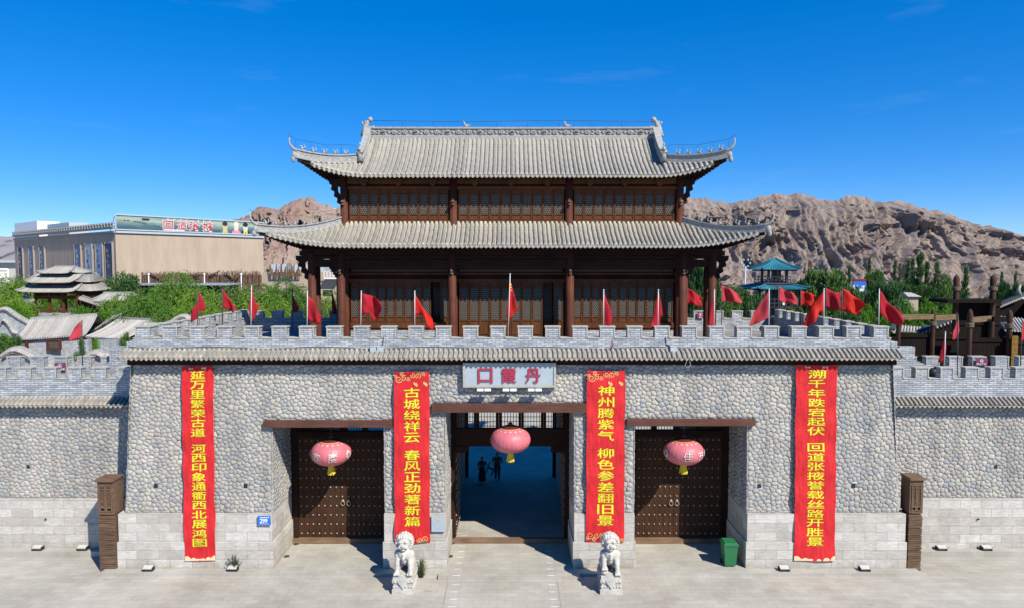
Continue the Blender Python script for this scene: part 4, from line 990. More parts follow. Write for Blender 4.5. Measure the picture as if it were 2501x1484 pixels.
# ------------------------------------------------------------------ stone lions
def cap(mb, a, b, r0, r1, n=5):
    a = Vector(a); b = Vector(b)
    for k in range(n + 1): mb.ball(a.lerp(b, k / n), lerp(r0, r1, k / n), 12, 8)
def lion(label, cx, cy, z, s, ball):
    t = thing('stone_lion', label, 'statue', (cx, cy, z), 'pair of white stone guardian lions')
    p = MB(); p.box(cx - .46, cx + .46, cy - .62, cy + .62, z, z + .2); p.box(cx - .43, cx + .43, cy - .59, cy + .59, z + .2, z + .25)
    p.box(cx - .40, cx + .40, cy - .56, cy + .56, z + .25, z + .48); p.box(cx - .45, cx + .45, cy - .61, cy + .61, z + .48, z + .62); p.box(cx - .42, cx + .42, cy - .58, cy + .58, z + .62, z + .77)
    p.prism([(cx - .26, z + .615), (cx + .26, z + .615), (cx, z + .22)], cy - .64, cy - .57)
    for k in range(-3, 4):
        if k: p.ball((cx + k * .125, cy - .575, z + .29), (.055, .035, .05), 8, 5)
    for k in range(-4, 5):
        for q in (-1, 1): p.ball((cx + q * .42, cy + k * .125, z + .29), (.035, .055, .05), 8, 5)
    for k in (-.34, -.2, .2, .34): p.ball((cx + k, cy - .6, z + .55), (.06, .035, .055), 8, 5)
    p.build('pedestal', M['marble'], t)
    m = MB(); zt = z + .77; V = lambda x, y, q: (cx + s * x, cy + y, zt + q)
    for q in (-1, 1):
        m.ball(V(q * .23, .22, .25), (.19, .32, .28), 14, 10); cap(m, V(q * .28, .0, .1), V(q * .3, -.2, .07), .1, .08)
        up = ball and q < 0
        cap(m, V(q * .24, -.18, .78), V(q * .27, -.33, .42), .145, .115); cap(m, V(q * .27, -.33, .42), V(q * .27, -.42, .3 if up else .1), .11, .095)
        pz = .3 if up else .075; m.ball(V(q * .27, -.47, pz), (.13, .16, .085), 12, 8)
        for k in range(4): m.ball(V(q * .27 + (k - 1.5) * .065, -.6, pz - .015), (.04, .07, .055), 8, 6)
        m.ball(V(q * .29, -.16, .74), (.14, .17, .2), 12, 8)
    cap(m, V(0, .26, .35), V(0, -.1, .92), .27, .25); m.ball(V(0, -.24, .8), (.29, .2, .27), 14, 10); m.ball(V(0, -.02, .55), (.24, .3, .3), 12, 8)
    m.ball(V(0, -.22, 1.28), (.25, .24, .27), 14, 10); m.ball(V(0, -.42, 1.17), (.19, .15, .1), 12, 8); m.ball(V(0, -.5, 1.19), (.12, .1, .075), 10, 7)
    m.ball(V(0, -.4, 1.04), (.15, .12, .06), 12, 8); m.ball(V(0, -.56, 1.25), (.075, .06, .05), 8, 6)
    for q in (-1, 1):
        m.ball(V(q * .12, -.43, 1.36), (.1, .08, .055), 10, 7); m.ball(V(q * .12, -.45, 1.3), (.05, .045, .04), 8, 6); m.ball(V(q * .13, -.47, 1.16), (.09, .1, .08), 10, 7); m.ball(V(q * .26, -.24, 1.42), (.06, .09, .09), 8, 6)
        m.ball(V(q * .055, -.57, 1.235), (.035, .04, .03), 8, 6)
    rr = random.Random(5)
    for ring, (rad, y, n) in enumerate(((.32, -.2, 15), (.33, -.05, 15), (.29, .1, 13), (.2, .2, 9))):
        for k in range(n):
            T = -.9 + (6.283 - 1.35) * k / (n - 1) - .45; rr_ = rr.uniform(.07, .09); 
            m.ball(V(rad * math.cos(T + math.pi * 0), y, 1.26 + rad * .98 * math.sin(T)), rr_, 9, 6)
    for k in range(5): m.ball(V((k - 2) * .1, -.33 + .02 * abs(k - 2), 1.52 - .02 * abs(k - 2)), (.06, .075, .07), 9, 6)
    for k in range(9): T = math.pi * (1.1 + .8 * k / 8); m.ball(V(.24 * math.cos(T), -.3 + .09 * math.sin(T), .93 + .05 * math.sin(T)), .045, 8, 5)
    m.ball(V(0, -.45, .8), (.05, .05, .06), 8, 6); m.ball(V(0, -.47, .68), (.075, .075, .095), 9, 6)
    cap(m, V(0, .5, .1), V(0, .5, .55), .09, .13)
    fuse(m, 'lion_body', M['marble'], t, .018, 3, (cx, cy, z))
    m = MB()
    if ball: m.ball(V(-.27, -.46, .14), .145, 16, 10); m.build('stone_ball', M['marble'], t)
    else:
        m.ball(V(.3, -.46, .1), (.1, .13, .1), 12, 8); m.ball(V(.3, -.6, .1), (.075, .07, .075), 10, 7); m.ball(V(.3, -.67, .08), (.045, .04, .04), 8, 6); m.build('lion_cub', M['marble'], t)
lion('white stone lion on a pedestal without a ball, below the left inner banner', -4.5, 28.05, -.12, 1, False)
lion('white stone lion with a paw on a ball, below the right inner banner', 4.1, 28.05, -.12, 1, True)

# ------------------------------------------------------------------ timber lattice cabinets beside the gate
def cabinet(label, x0, x1, y0, y1, gz, zt):
    t = thing('lattice_cabinet', label, 'cabinet', ((x0 + x1) / 2, (y0 + y1) / 2, gz), 'timber lattice cabinets either side of the gate'); r = random.Random(int(x0))
    b = MB(); zm = gz + (zt - gz) * .62; b.box(x0 + .05, x1 - .05, y0 + .05, y1 - .05, gz, zm); n = 30
    for k in range(n):
        z = lerp(gz, zm - .05, k / n); h = (zm - gz) / n * r.uniform(.6, .95); e = r.uniform(-.015, .015)
        b.beam((x0 + e, y0 + .03, z + h / 2), (x1 + e, y0 + .03, z + h / 2 + r.uniform(-.02, .02)), .06, h)
        for x in (x0 + .03, x1 - .03): b.beam((x, y0 + .1, z + h / 2), (x, y1, z + h / 2), .05, h)
    b.build('slat_cladding', M['oldwood'], t)
    f = MB(); f.box(x0, x0 + .07, y0, y0 + .1, zm, zt - .1); f.box(x1 - .07, x1, y0, y0 + .1, zm, zt - .1); f.box(x0 + .07, x1 - .07, y0 - .01, y0 + .1, zm, zm + .1); f.box(x0 + .07, x1 - .07, y0, y0 + .1, zt - .3, zt - .1)
    f.box(x0, x1, y0 + .12, y1, zm, zt - .1); c = (x0 + x1) / 2; f.build('casing', M['oldwood'], t)
    for a, e in ((x0 + .075, c - .005), (c + .005, x1 - .075)):
        s = MB(); z0, z1 = zm + .11, zt - .31
        s.box(a, a + .05, y0 - .03, y0 + .05, z0, z1); s.box(e - .05, e, y0 - .03, y0 + .05, z0, z1)
        for z in (z0, z0 + .17, z1 - .17, z1 - .05): s.box(a + .05, e - .05, y0 - .028, y0 + .05, z, z + .05)
        o = s.build('shutter', M['oldwood'], t); l = MB()
        xs_ = np.linspace(a + .05, e - .05, 7); zs_ = np.arange(z0 + .22, z1 - .17, .075)
        for i, x in enumerate(xs_[1:-1]): l.box(x - .007, x + .007, y0, y0 + .02, z0 + .22, z1 - .17)
        for i, z in enumerate(zs_): l.box(a + .05, e - .05, y0 + .002, y0 + .022, z, z + .014)
        for q in ((z0 + z1) / 2 - .25, (z0 + z1) / 2 + .35): l.box(a + .12, e - .12, y0 - .005, y0 + .02, q, q + .03); l.box(a + .12, a + .15, y0 - .005, y0 + .02, q - .15, q + .18)
        l.build('lattice', M['oldwood'], o)
    b = MB(); b.box(x0 - .05, x1 + .05, y0 - .1, y1, zt - .1, zt); b.build('lid', M['oldwood'], t)
cabinet('weathered timber cabinet with lattice shutters at the left corner of the gate', -18.28, -17.56, 29.55, 30.3, -.13, 4.05)
cabinet('weathered timber cabinet with lattice shutters at the right corner of the gate', 17.57, 18.16, 29.6, 30.3, -.13, 4.1)

# ------------------------------------------------------------------ green bin
t = thing('litter_bin', 'green plastic wheeled litter bin at the right side of the right opening', 'bin', (9.75, 29.75, 0))
b = MB(); cx, cy = 9.75, 29.95; b.hexa([(cx - .24, cy - .22, .06), (cx + .24, cy - .22, .06), (cx + .24, cy + .24, .06), (cx - .24, cy + .24, .06)], [(cx - .31, cy - .3, 1.0), (cx + .31, cy - .3, 1.0), (cx + .31, cy + .32, 1.0), (cx - .31, cy + .32, 1.0)])
b.box(cx - .33, cx + .33, cy - .32, cy + .34, .96, 1.03); b.build('bin_body', M['bin'], t)
b = MB(); b.hexa([(cx - .34, cy - .34, 1.035), (cx + .34, cy - .34, 1.035), (cx + .34, cy + .36, 1.035), (cx - .34, cy + .36, 1.035)], [(cx - .26, cy - .24, 1.1), (cx + .26, cy - .24, 1.1), (cx + .26, cy + .3, 1.13), (cx - .26, cy + .3, 1.13)]); b.build('lid', M['bin'], t)
b = MB(); b.tube([(cx + .36, cy + .3, 1.0), (cx + .5, cy + .3, .95), (cx + .5, cy + .3, .45), (cx + .3, cy + .3, .3)], .025, 6); b.build('handle', M['bin'], t)
for x in (-.27, .27):
    b = MB(); b.tube([(cx + x - .03, cy + .24, .1), (cx + x + .03, cy + .24, .1)], .1, 12); b.build('wheel', M['black'], t)

# ------------------------------------------------------------------ floodlights on the paving
def flood(label, x, y, z):
    t = thing('floodlight', label, 'light', (x, y, z), 'floodlights on the ground along the wall')
    b = MB(); b.hexa([(x - .2, y - .12, z + .08), (x + .2, y - .12, z + .08), (x + .2, y + .08, z + .14), (x - .2, y + .08, z + .14)], [(x - .2, y - .16, z + .14), (x + .2, y - .16, z + .14), (x + .2, y + .05, z + .22), (x - .2, y + .05, z + .22)]); b.build('lamp_housing', M['cream'], t)
    b = MB()
    for q in (-.215, .215): b.box(x + q - .012, x + q + .012, y - .12, y + .12, z + .01, z + .17)
    b.box(x - .23, x + .23, y - .12, y + .12, z, z + .012); b.build('bracket', M['black'], t)
for l, x, y, z in (('farthest left floodlight on the ledge of the left rampart wall', -22.2, 31.25, .14), ('floodlight on the ledge just left of the left timber cabinet', -20.1, 31.25, .14), ('floodlight on the step left of the leftmost banner', -16.05, 29.4, 0), ('floodlight with a green weed behind it, right of the leftmost banner', -12.32, 29.4, 0),
    ('floodlight on the step just left of the rightmost banner', 12.0, 29.4, 0), ('floodlight on the step between the rightmost banner and the right cabinet', 15.55, 29.4, 0), ('floodlight on the ledge just right of the right timber cabinet', 20.1, 31.25, .14), ('farthest right floodlight on the ledge of the right rampart wall', 22.2, 31.25, .14)): flood(l, x, y, z)
# junction boxes and cables on the parapet
for l, x, ps in (('pale steel twin junction box low on the parapet above the second banner', -6.0, (-.22, .1)), ('pale steel junction box low on the parapet above the right opening', 7.1, (-.12,))):
    t = thing('junction_box', l, 'box', (x, 29.9, 9.8)); b = MB()
    for a in ps: b.box(x + a - .02, x + a + .25, 29.8, 29.97, 9.62, 9.86); b.box(x + a - .03, x + a + .26, 29.79, 29.975, 9.86, 9.885)
    b.build('box_body', M['palegrey'], t); b = MB(); sgn = 1 if x < 0 else -1; b.tube([(x + .1, 29.93, 9.8), (x + .3 * sgn, 29.96, 9.95), (x + .33 * sgn, 29.95, 10.25), (x + .33 * sgn, 29.95, 10.3)], .018, 5); b.build('cable', M['pole_d'], t)
b = MB(); b.tube([(-16.9, 29.93, 9.84)] + [(q, 29.93, 9.8 + .035 * math.sin(q * 1.3)) for q in np.arange(-16, 16.5, .7)], .014, 4); tag(b.build('cable', M['pole_d'], None, (0, 29.93, 9.8)), 'thin dark cable running along the foot of the gate parapet', 'cable')
b = MB(); b.tube([(4.43, 29.94, 10.2), (4.45, 29.94, 9.95), (4.36, 29.93, 9.72)], .016, 4); tag(b.build('ribbon', M['flag'], None, (4.43, 29.94, 9.8)), 'thin red cord hanging down the gate parapet', 'cord')
for l, x0 in (('looped pale cable hanging off the eave tiles near the right junction box', 7.65),):
    b = MB(); b.tube([(x0, 29.5, 9.5), (x0 - .06, 29.45, 9.3), (x0 - .14, 29.45, 9.08), (x0, 29.44, 9.0), (x0 + .12, 29.45, 9.1), (x0 + .06, 29.45, 9.3), (x0 + .02, 29.5, 9.5)], .012, 4); tag(b.build('cable', M['palegrey'], None, (x0, 29.5, 9.3)), l, 'cable')

# ------------------------------------------------------------------ small plants at the wall foot
def weed(label, x, y, z, h, w, n, seed):
    t = thing('small_shrub', label, 'plant', (x, y, z)); r = random.Random(seed); s = MB(); f = MB()
    for k in range(n):
        a = r.uniform(0, 6.28); q = r.uniform(0, w); hh = h * r.uniform(.55, 1) * (1 - .35 * q / w); e = Vector((x + q * math.cos(a), y + q * math.sin(a) * .7, z + hh)); o = Vector((x + .3 * q * math.cos(a), y + .3 * q * math.sin(a), z))
        s.tube([o, e], [.008, .003], 4)
        for j in range(16):
            p = o.lerp(e, .2 + .8 * j / 15) ; b_ = r.uniform(0, 6.28); L_ = r.uniform(.04, .09); d = Vector((math.cos(b_), math.sin(b_), r.uniform(.1, .8))).normalized(); u = d.cross(Vector((0, 0, 1))).normalized() * .013; f.cur = r.random()
            f.poly([p - u, p + d * L_ * .5 - u, p + d * L_, p + u])
    s.build('stem', M['bark'], t); f.build('foliage', M['leaf_d'], t)
weed('small wiry weed behind a floodlight at the foot of the plinth', -12.3, 29.5, 0, .75, .38, 30, 1)
weed('dark green bushy shrub standing right of the left stone lion', -3.95, 28.98, -.12, 1.02, .27, 55, 2)

# ------------------------------------------------------------------ people in the passage
def person(label, x, y, h, kind):
    t = thing('person', label, 'person', (x, y, 0), None); k = h / 1.72; m = MB(); V = lambda a, b, c: (x + a * k, y + b * k, c * k)
    m.ball(V(0, 0, 1.6), (.078 * k, .095 * k, .115 * k), 14, 10); cap(m, V(0, .01, 1.5), V(0, .02, 1.4), .052 * k, .06 * k)
    m.ball(V(0, -.09, 1.59), (.014, .02, .022), 8, 6); m.ball(V(.079 * k, .01, 1.6), (.012, .02, .03), 8, 6); m.ball(V(-.079 * k, .01, 1.6), (.012, .02, .03), 8, 6)
    m.ball(V(0, .02, 1.3), (.18 * k, .11 * k, .17 * k), 14, 10); m.ball(V(0, .02, 1.1), (.145 * k, .1 * k, .16 * k), 14, 10); m.ball(V(0, .02, .94), (.165 * k, .115 * k, .13 * k), 14, 10)
    arms = {'skirt': [((-.19, .02, 1.4), (-.26, .03, 1.12), (-.2, -.1, .92)), ((.19, .02, 1.4), (.27, .02, 1.14), (.3, -.14, 1.02))], 'pack': [((-.19, .02, 1.4), (-.31, .05, 1.16), (-.2, -.12, 1.06)), ((.19, .02, 1.4), (.31, .05, 1.16), (.2, -.12, 1.06))]}[kind]
    for a, b, c in arms:
        cap(m, V(*a), V(*b), .052 * k, .042 * k, 7); cap(m, V(*b), V(*c), .04 * k, .03 * k, 7); d = (Vector(c) - Vector(b)).normalized(); w = Vector(c) + d * .05; m.ball(V(*w), (.03, .035, .045), 10, 7); sd = d.cross(Vector((0, 1, .2))).normalized()
        for q in range(4): o = w + sd * (q - 1.5) * .019 + d * .03; cap(m, V(*o), V(*(o + d * (.062, .072, .068, .052)[q] + Vector((0, -.015, 0)))), .0095, .008, 4)
        cap(m, V(*(w - sd * .03)), V(*(w - sd * .055 + d * .04)), .011, .009, 3)
    for s in (-1, 1):
        cap(m, V(s * .09, .02, .9), V(s * .1, -.03 * s, .48), .085 * k, .058 * k, 8); cap(m, V(s * .1, -.03 * s, .48), V(s * .105, .03 - .05 * s, .07), .056 * k, .036 * k, 8); m.ball(V(s * .108, -.03 - .05 * s, .04), (.042, .12, .038), 10, 7)
    fuse(m, 'body', M['skin'], t, .0095, 2, (x, y, 0))
    c = MB()
    c.lathe((x, y + .02 * k, 0), [(r_ * k, z * k) for r_, z in ((.2, .9), (.165, 1.08), (.185, 1.3), (.19, 1.4), (.1, 1.46), (.07, 1.47))], 20, True, 1, .68)
    for a, b, _ in arms: c.tube([V(*a), V(*(Vector(a).lerp(Vector(b), .75)))], [.08 * k, .065 * k], 10)
    c.build('shirt', plain('dark_shirt', (.10, .09, .10) if kind == 'skirt' else (.08, .085, .10), .9), t)
    c = MB()
    if kind == 'skirt': c.lathe((x, y + .02 * k, 0), [(r_ * k, z * k) for r_, z in ((.25, .16), (.23, .5), (.2, .8), (.175, .98), (.16, 1.02))], 24, True, 1, .75); c.build('skirt', plain('dark_skirt', (.03, .03, .04), .9), t)
    else:
        for s in (-1, 1): c.tube([V(s * .095, .02, .95), V(s * .1, -.03 * s, .48), V(s * .105, .03 - .05 * s, .1)], [.11 * k, .08 * k, .065 * k], 12)
        c.build('trousers', plain('dark_trousers', (.04, .045, .06), .9), t)
        c = MB(); 
        for s in (-1, 1): c.tube([V(s * .12, .1, 1.42), V(s * .13, -.02, 1.46), V(s * .13, -.12, 1.3), V(s * .16, -.02, 1.1)], .022, 6)
        c.box(x - .14, x + .14, y + .12, y + .26, 1.02, 1.44); tag(c.build('backpack', M['black'], None, (x, y + .19, 1.0)), 'dark backpack worn by the man standing in the passage', 'backpack')
    hb = MB(); hb.ball(V(0, .02, 1.63), (.088 * k, .1 * k, .11 * k), 12, 8)
    if kind == 'skirt': hb.ball(V(0, .09, 1.68), (.05, .05, .05), 8, 6)
    hb.build('hair', M['black'], t)
person('person in a long dark skirt carrying a wooden chair in the passage', -1.85, 41.5, 1.62, 'skirt')
person('person in trousers with shoulder straps, hands at the waist in the passage', -.92, 42.0, 1.76, 'pack')
t = thing('carried_chair', 'dark wooden chair held at the side of the person in a skirt', 'chair', (-1.45, 41.35, .75)); b = MB(); o = Vector((-1.50, 41.35, .97)); ax = Vector((.5, 0, -.22)); ay = Vector((0, .36, 0)); az = Vector((.16, 0, .36))
b.hexa([o, o + ax * .8, o + ax * .8 + ay, o + ay], [o + az * .08, o + ax * .8 + az * .08, o + ax * .8 + ay + az * .08, o + ay + az * .08]); b.build('seat', M['oldwood'], t)
for p in (o + ax * .05, o + ax * .75, o + ax * .05 + ay, o + ax * .75 + ay): b = MB(); b.tube([p, p - az * 1.05], .02, 6); b.build('leg', M['oldwood'], t)
b = MB(); b.tube([o, o + az * .9], .02, 6); b.tube([o + ay, o + ay + az * .9], .02, 6)
for q in (.4, .65, .88): b.beam(o + az * q, o + ay + az * q, .05, .015, (1, 0, 0))
b.build('backrest', M['oldwood'], t)

# ------------------------------------------------------------------ flags
def flag(label, Y, pole, pts, mat='flag', pw='pole_w', n=0, seed=1, star=False):
    """pole: (u_top, v_top, u_base, v_base); pts: cloth outline, surveyed at depth Y"""
    P0, P1 = U(pole[0], pole[1], Y), U(pole[2], pole[3], Y)
    t = thing('red_flag', label, 'flag', P1, 'red flags on the battlements')
    b = MB(); b.tube([P1, P0], .022, 6); b.ball(P0, .035, 6, 4); b.build('pole', M[pw], t)
    r = random.Random(seed); bm = bmesh.new(); out = [U(u, v, Y) for u, v in pts]; c = P0
    vs = [bm.verts.new(p) for p in out]; f = bm.faces.new(vs); bmesh.ops.triangulate(bm, faces=[f])
    for _ in range(4):
        e = [x for x in bm.edges if x.calc_length() > .14]
        if not e: break
        bmesh.ops.subdivide_edges(bm, edges=e, cuts=1, use_grid_fill=False); bmesh.ops.triangulate(bm, faces=[q for q in bm.faces if len(q.verts) > 3])
    bmesh.ops.smooth_vert(bm, verts=[v for v in bm.verts if not v.is_boundary], factor=.5, use_axis_x=True, use_axis_z=True)
    ax = P0 - P1; ax.normalize(); far = max((p - P0).cross(ax).length for p in out) + .01; cen = sum(out, Vector()) / len(out)
    fl = (cen - (P0 + P1) / 2); fd = Vector((cen.x - P0.x, 0, cen.z - P0.z - .5)); fd = fd.normalized() if fd.length > .01 else Vector((0, 0, -1)); pr = Vector((-fd.z, 0, fd.x)); a1, a2, a3 = r.uniform(0, 6), r.uniform(0, 6), r.uniform(0, 6)
    amp = .15 + .08 * r.random()
    for v in bm.verts:
        d = (v.co - P0).cross(ax).length; k = min(1, d / .5); q = (v.co - P0).dot(pr); s = (v.co - P0).dot(fd)
        v.co.y += k * (amp * math.sin(7.5 * q + 1.4 * s + a1) + .05 * math.sin(15 * q - 3.5 * s + a2) + .07 * math.sin(4 * s + a3)) + .12 * d
    me = bpy.data.meshes.new('cloth'); bm.to_mesh(me); bm.free(); me.transform(Matrix.Translation(-P1))
    for p in me.polygons: p.use_smooth = True
    me.materials.append(M[mat]); o = bpy.data.objects.new('flag_cloth', me); COL.objects.link(o); o.parent = t
    md = o.modifiers.new('thick', 'SOLIDIFY'); md.thickness = .006
    if star:
        b = MB()
        for u, v, s in star:
            p = U(u, v, Y) - Vector((0, .25, 0)); b.prism([(p.x + s * (1 if k % 2 == 0 else .42) * math.sin(.628 * k), p.z + s * (1 if k % 2 == 0 else .42) * math.cos(.628 * k)) for k in range(10)], p.y - .003, p.y + .003)
        b.build('star_emblem', M['yellow'], t)
K2 = lambda L: [((380 + x * .3032) * .6595, (950 + y * .3032) * .6595) for x, y in L]
K5 = lambda L: [(659.5 + x * .2667, 593.6 + y * .2667) for x, y in L]
K6 = lambda L: [(1253.05 + x * .2667, 593.6 + y * .2667) for x, y in L]
K4 = lambda L: [(1780.7 + x * .1911, 606.7 + y * .1911) for x, y in L]
K3 = lambda L: [(2143.4 + x * .2089, 646.3 + y * .2089) for x, y in L]
K1 = lambda L: [(x * .2, 626.5 + y * .2) for x, y in L]
FL = [
 ('crumpled red flag over the left terrace corner, two folds one under the other', 30.3, (483.5, 707, 483, 800), K2([(1168,415),(1210,490),(1245,600),(1245,655),(1185,665),(1165,740),(1080,805),(1075,740),(1100,660),(1140,580),(1160,560)]), 'flag', 'pole_d'),
 ('red flag on a dark pole, second from the left along the gate terrace', 32, (544, 701, 543, 797), K2([(1467,380),(1530,500),(1600,580),(1635,630),(1615,680),(1540,660),(1462,620)]), 'flag', 'pole_d'),
 ('drooping red flag with a pointed lower end, third from the left on the terrace', 30.3, (614.5, 698, 613, 800), K2([(1825,400),(1860,550),(1905,605),(1875,700),(1860,720),(1820,800),(1785,640),(1800,480)]), 'flag', 'pole_w'),
 ('shaded dark red flag at the back parapet, left of the pavilion corner column', 42.3, (714, 703, 714, 806), K5([(206,470),(265,590),(245,635),(205,625)]), 'flag', 'pole_d'),
 ('red flag hanging straight in front of the left corner column of the pavilion', 30.3, (751, 712, 750, 800), K5([(343,475),(400,530),(440,640),(465,660),(460,740),(380,725),(338,690)]), 'flag', 'pole_w'),
 ('narrow shaded red flag between the two left columns of the pavilion', 42.3, (811, 699, 811, 806), K5([(568,430),(600,560),(612,640),(575,650)]), 'flag', 'pole_d'),
 ('wide billowing red flag before the left window bay of the pavilion', 30.3, (882.5, 711, 881, 800), K5([(838,455),(960,490),(1025,550),(1020,610),(975,700),(940,715),(910,640),(833,660)]), 'flag', 'pole_w'),
 ('red flag falling diagonally to a point on a white pole, before the left window bay', 30.3, (1013, 711, 1013, 800), K5([(1327,465),(1400,590),(1480,690),(1500,770),(1490,805),(1450,760),(1400,660),(1330,655)]), 'flag_bright', 'pole_w'),
 ('tall slender red flag with yellow stars before the central doors of the pavilion', 30.3, (1246, 669, 1241, 822), K5([(2197,330),(2212,380),(2240,480),(2270,610),(2230,650),(2195,695),(2165,680),(2175,560),(2190,400)]), 'flag_bright', 'pole_w'),
 ('narrow hanging red flag left in the right window bay of the pavilion', 30.3, (1474.5, 707.5, 1474, 800), K6([(832,445),(880,580),(917,690),(890,720),(905,765),(840,765),(828,600)]), 'flag', 'pole_w'),
 ('kite-shaped red flag right in the right window bay of the pavilion', 30.3, (1608, 707.5, 1607, 800), K6([(1333,440),(1360,560),(1378,665),(1340,690),(1345,762),(1300,765),(1265,795),(1255,780),(1300,600)]), 'flag', 'pole_w'),
 ('red flag streaming right, seen between the two right columns of the pavilion', 42.3, (1678, 699, 1678, 806), K6([(1596,408),(1690,460),(1740,500),(1735,592),(1660,565),(1596,550)]), 'flag', 'pole_d'),
 ('slim red flag in front of the rightmost column of the pavilion', 30.3, (1745, 707.5, 1744, 800), K6([(1843,460),(1850,650),(1838,760),(1785,760),(1800,650)]), 'flag', 'pole_w'),
 ('faded pinkish red flag streaming right just past the right end of the pavilion', 42.3, (1762.5, 694, 1762, 806), K6([(1912,385),(2000,420),(2080,465),(2113,540),(2105,555),(2050,540),(1910,535)]), 'flag_pale', 'pole_d'),
 ('smooth triangular red flag blowing left from a white pole below the teal tower', 30.3, (1878.5, 706, 1878, 800), K4([(505,545),(512,870),(290,1005),(248,985),(330,830)]), 'flag_pale', 'pole_w'),
 ('most faded pink flag streaming right in front of the teal tower', 42.3, (1901.7, 695, 1900, 806), K4([(636,475),(700,520),(830,570),(890,640),(870,720),(740,700),(632,670)]), 'flag_pale', 'pole_d'),
 ('bright red flag streaming right behind a white-poled flag on the right terrace side', 38, (1956, 698, 1955, 800), K4([(920,540),(1050,570),(1140,605),(1100,700),(1060,735),(915,725)]), 'flag_bright', 'pole_d'),
 ('red flag twisted diagonally down left from a white pole at the right terrace', 30.3, (2012.5, 705, 2012, 800), K4([(1210,540),(1210,820),(1150,800),(1110,900),(990,1025),(960,1010),(990,900),(1080,720)]), 'flag_bright', 'pole_w'),
 ('dark red flag, left one of two flags overlapping at the right terrace side', 36, (2017, 699, 2016, 806), K4([(1243,500),(1340,555),(1440,570),(1440,780),(1330,785),(1240,745)]), 'flag', 'pole_d'),
 ('large bright red flag streaming right, right one of two overlapping flags', 32.5, (2057.5, 701.5, 2055, 822), K4([(1452,505),(1600,590),(1690,650),(1750,715),(1690,800),(1690,860),(1450,795)]), 'flag_bright', 'pole_d'),
 ('large red flag at the right front corner of the gate terrace', 30.4, (2147.6, 706, 2146, 800), K4([(1925,535),(2050,660),(2150,790),(2220,925),(2170,980),(2090,955),(1920,825)]), 'flag', 'pole_w'),
 ('narrow red flag hanging on the lower right rampart, left of the purple sign', 32, (2309, 810, 2306, 896), K3([(790,820),(808,960),(800,1050),(745,1155),(728,1140),(745,1030)]), 'flag', 'pole_w'),
 ('pale red flag on a tall pole over the lower right rampart', 33.6, (2340, 769, 2338, 918), K3([(945,620),(968,760),(960,790),(910,880),(870,875),(855,825),(900,740)]), 'flag_pale', 'pole_d'),
 ('red flag cut by the right edge of the picture', 33.6, (2497, 783, 2491, 918), K3([(1694,670),(1730,720),(1735,860),(1690,900),(1685,800)]), 'flag_bright', 'pole_d'),
 ('pale red flag leaning left over the lower left rampart, by the tiled houses', 32.5, (200, 783, 202, 900), K1([(990,785),(1003,900),(985,990),(920,1015),(870,1025),(835,1010),(860,960),(860,885),(930,830)]), 'flag_pale', 'pole_d'),
]
for i, (l, Y, p, pts, m_, pw) in enumerate(FL):
    flag(l, Y, p, pts, m_, pw, seed=i, star=[(1246.8, 694, .055), (1247.8, 701, .04), (1248.8, 708, .035)] if 'stars' in l else False)

# ------------------------------------------------------------------ purple warning signs on the parapets
def warn(label, u0, u1, v0, v1, Y, text, icon):
    a, c = U(u0, v0, Y), U(u1, v1, Y); w, h = c.x - a.x, a.z - c.z; t = thing('warning_sign', label, 'sign', ((a.x + c.x) / 2, Y, c.z), 'purple warning signs on the battlements')
    b = MB(); b.box(a.x, c.x, Y - .02, Y, c.z, a.z); b.build('board', M['purple'], t); b = MB(); cx = (a.x + c.x) / 2; cz = c.z + h * .67; r_ = h * .24
    mp = lambda p, q, d: (p, Y - .026 - d, q)
    if icon == 'ring':
        for k in range(20):
            A, B_ = 6.283 * k / 20, 6.283 * (k + 1) / 20; b.poly([mp(cx + r_ * math.cos(A), cz + r_ * math.sin(A), 0), mp(cx + r_ * .75 * math.cos(A), cz + r_ * .75 * math.sin(A), 0), mp(cx + r_ * .75 * math.cos(B_), cz + r_ * .75 * math.sin(B_), 0), mp(cx + r_ * math.cos(B_), cz + r_ * math.sin(B_), 0)][::-1])
        b.poly([mp(cx - r_ * .7, cz + r_ * .5, 0), mp(cx - r_ * .5, cz + r_ * .7, 0), mp(cx + r_ * .7, cz - r_ * .5, 0), mp(cx + r_ * .5, cz - r_ * .7, 0)]); b.poly([mp(cx - r_ * .4, cz - r_ * .4, 0), mp(cx, cz - r_ * .5, 0), mp(cx + r_ * .3, cz + r_ * .3, 0), mp(cx, cz + r_ * .3, 0)])
    else:
        for q in ((-1, -1, 1, -.88), (-1, .88, 1, 1), (-1, -.88, -.88, .88), (.88, -.88, 1, .88)): b.poly([mp(cx + r_ * q[0], cz + r_ * q[1], 0), mp(cx + r_ * q[2], cz + r_ * q[1], 0), mp(cx + r_ * q[2], cz + r_ * q[3], 0), mp(cx + r_ * q[0], cz + r_ * q[3], 0)])
        b.poly([mp(cx - r_ * .5, cz + r_ * .6, 0), mp(cx + r_ * .6, cz - r_ * .6, 0), mp(cx - r_ * .5, cz - r_ * .6, 0)]); b.poly([mp(cx + .1 * r_ + .25 * r_ * math.cos(k), cz + .45 * r_ + .25 * r_ * math.sin(k), 0) for k in range(6)])
    for k, ch in enumerate(text): write(b, ch, cx + (k - (len(text) - 1) / 2) * w * .22, c.z + h * .2, w * .19, h * .25, mp, .02, 0, 0, True)
    b.build('lettering', M['white'], t)
warn('purple warning sign on the left rampart, square pictogram', 133.5, 161, 886.5, 905, 35.2, '当心坠落', 'sq')
warn('purple warning sign on the right rampart, round pictogram', 2383, 2411, 875.5, 892, 35.2, '禁止攀爬', 'ring')
warn('purple warning sign at the back parapet, seen between the right pavilion columns', 1703, 1718.5, 762, 777, 42.5, '当心', 'sq')

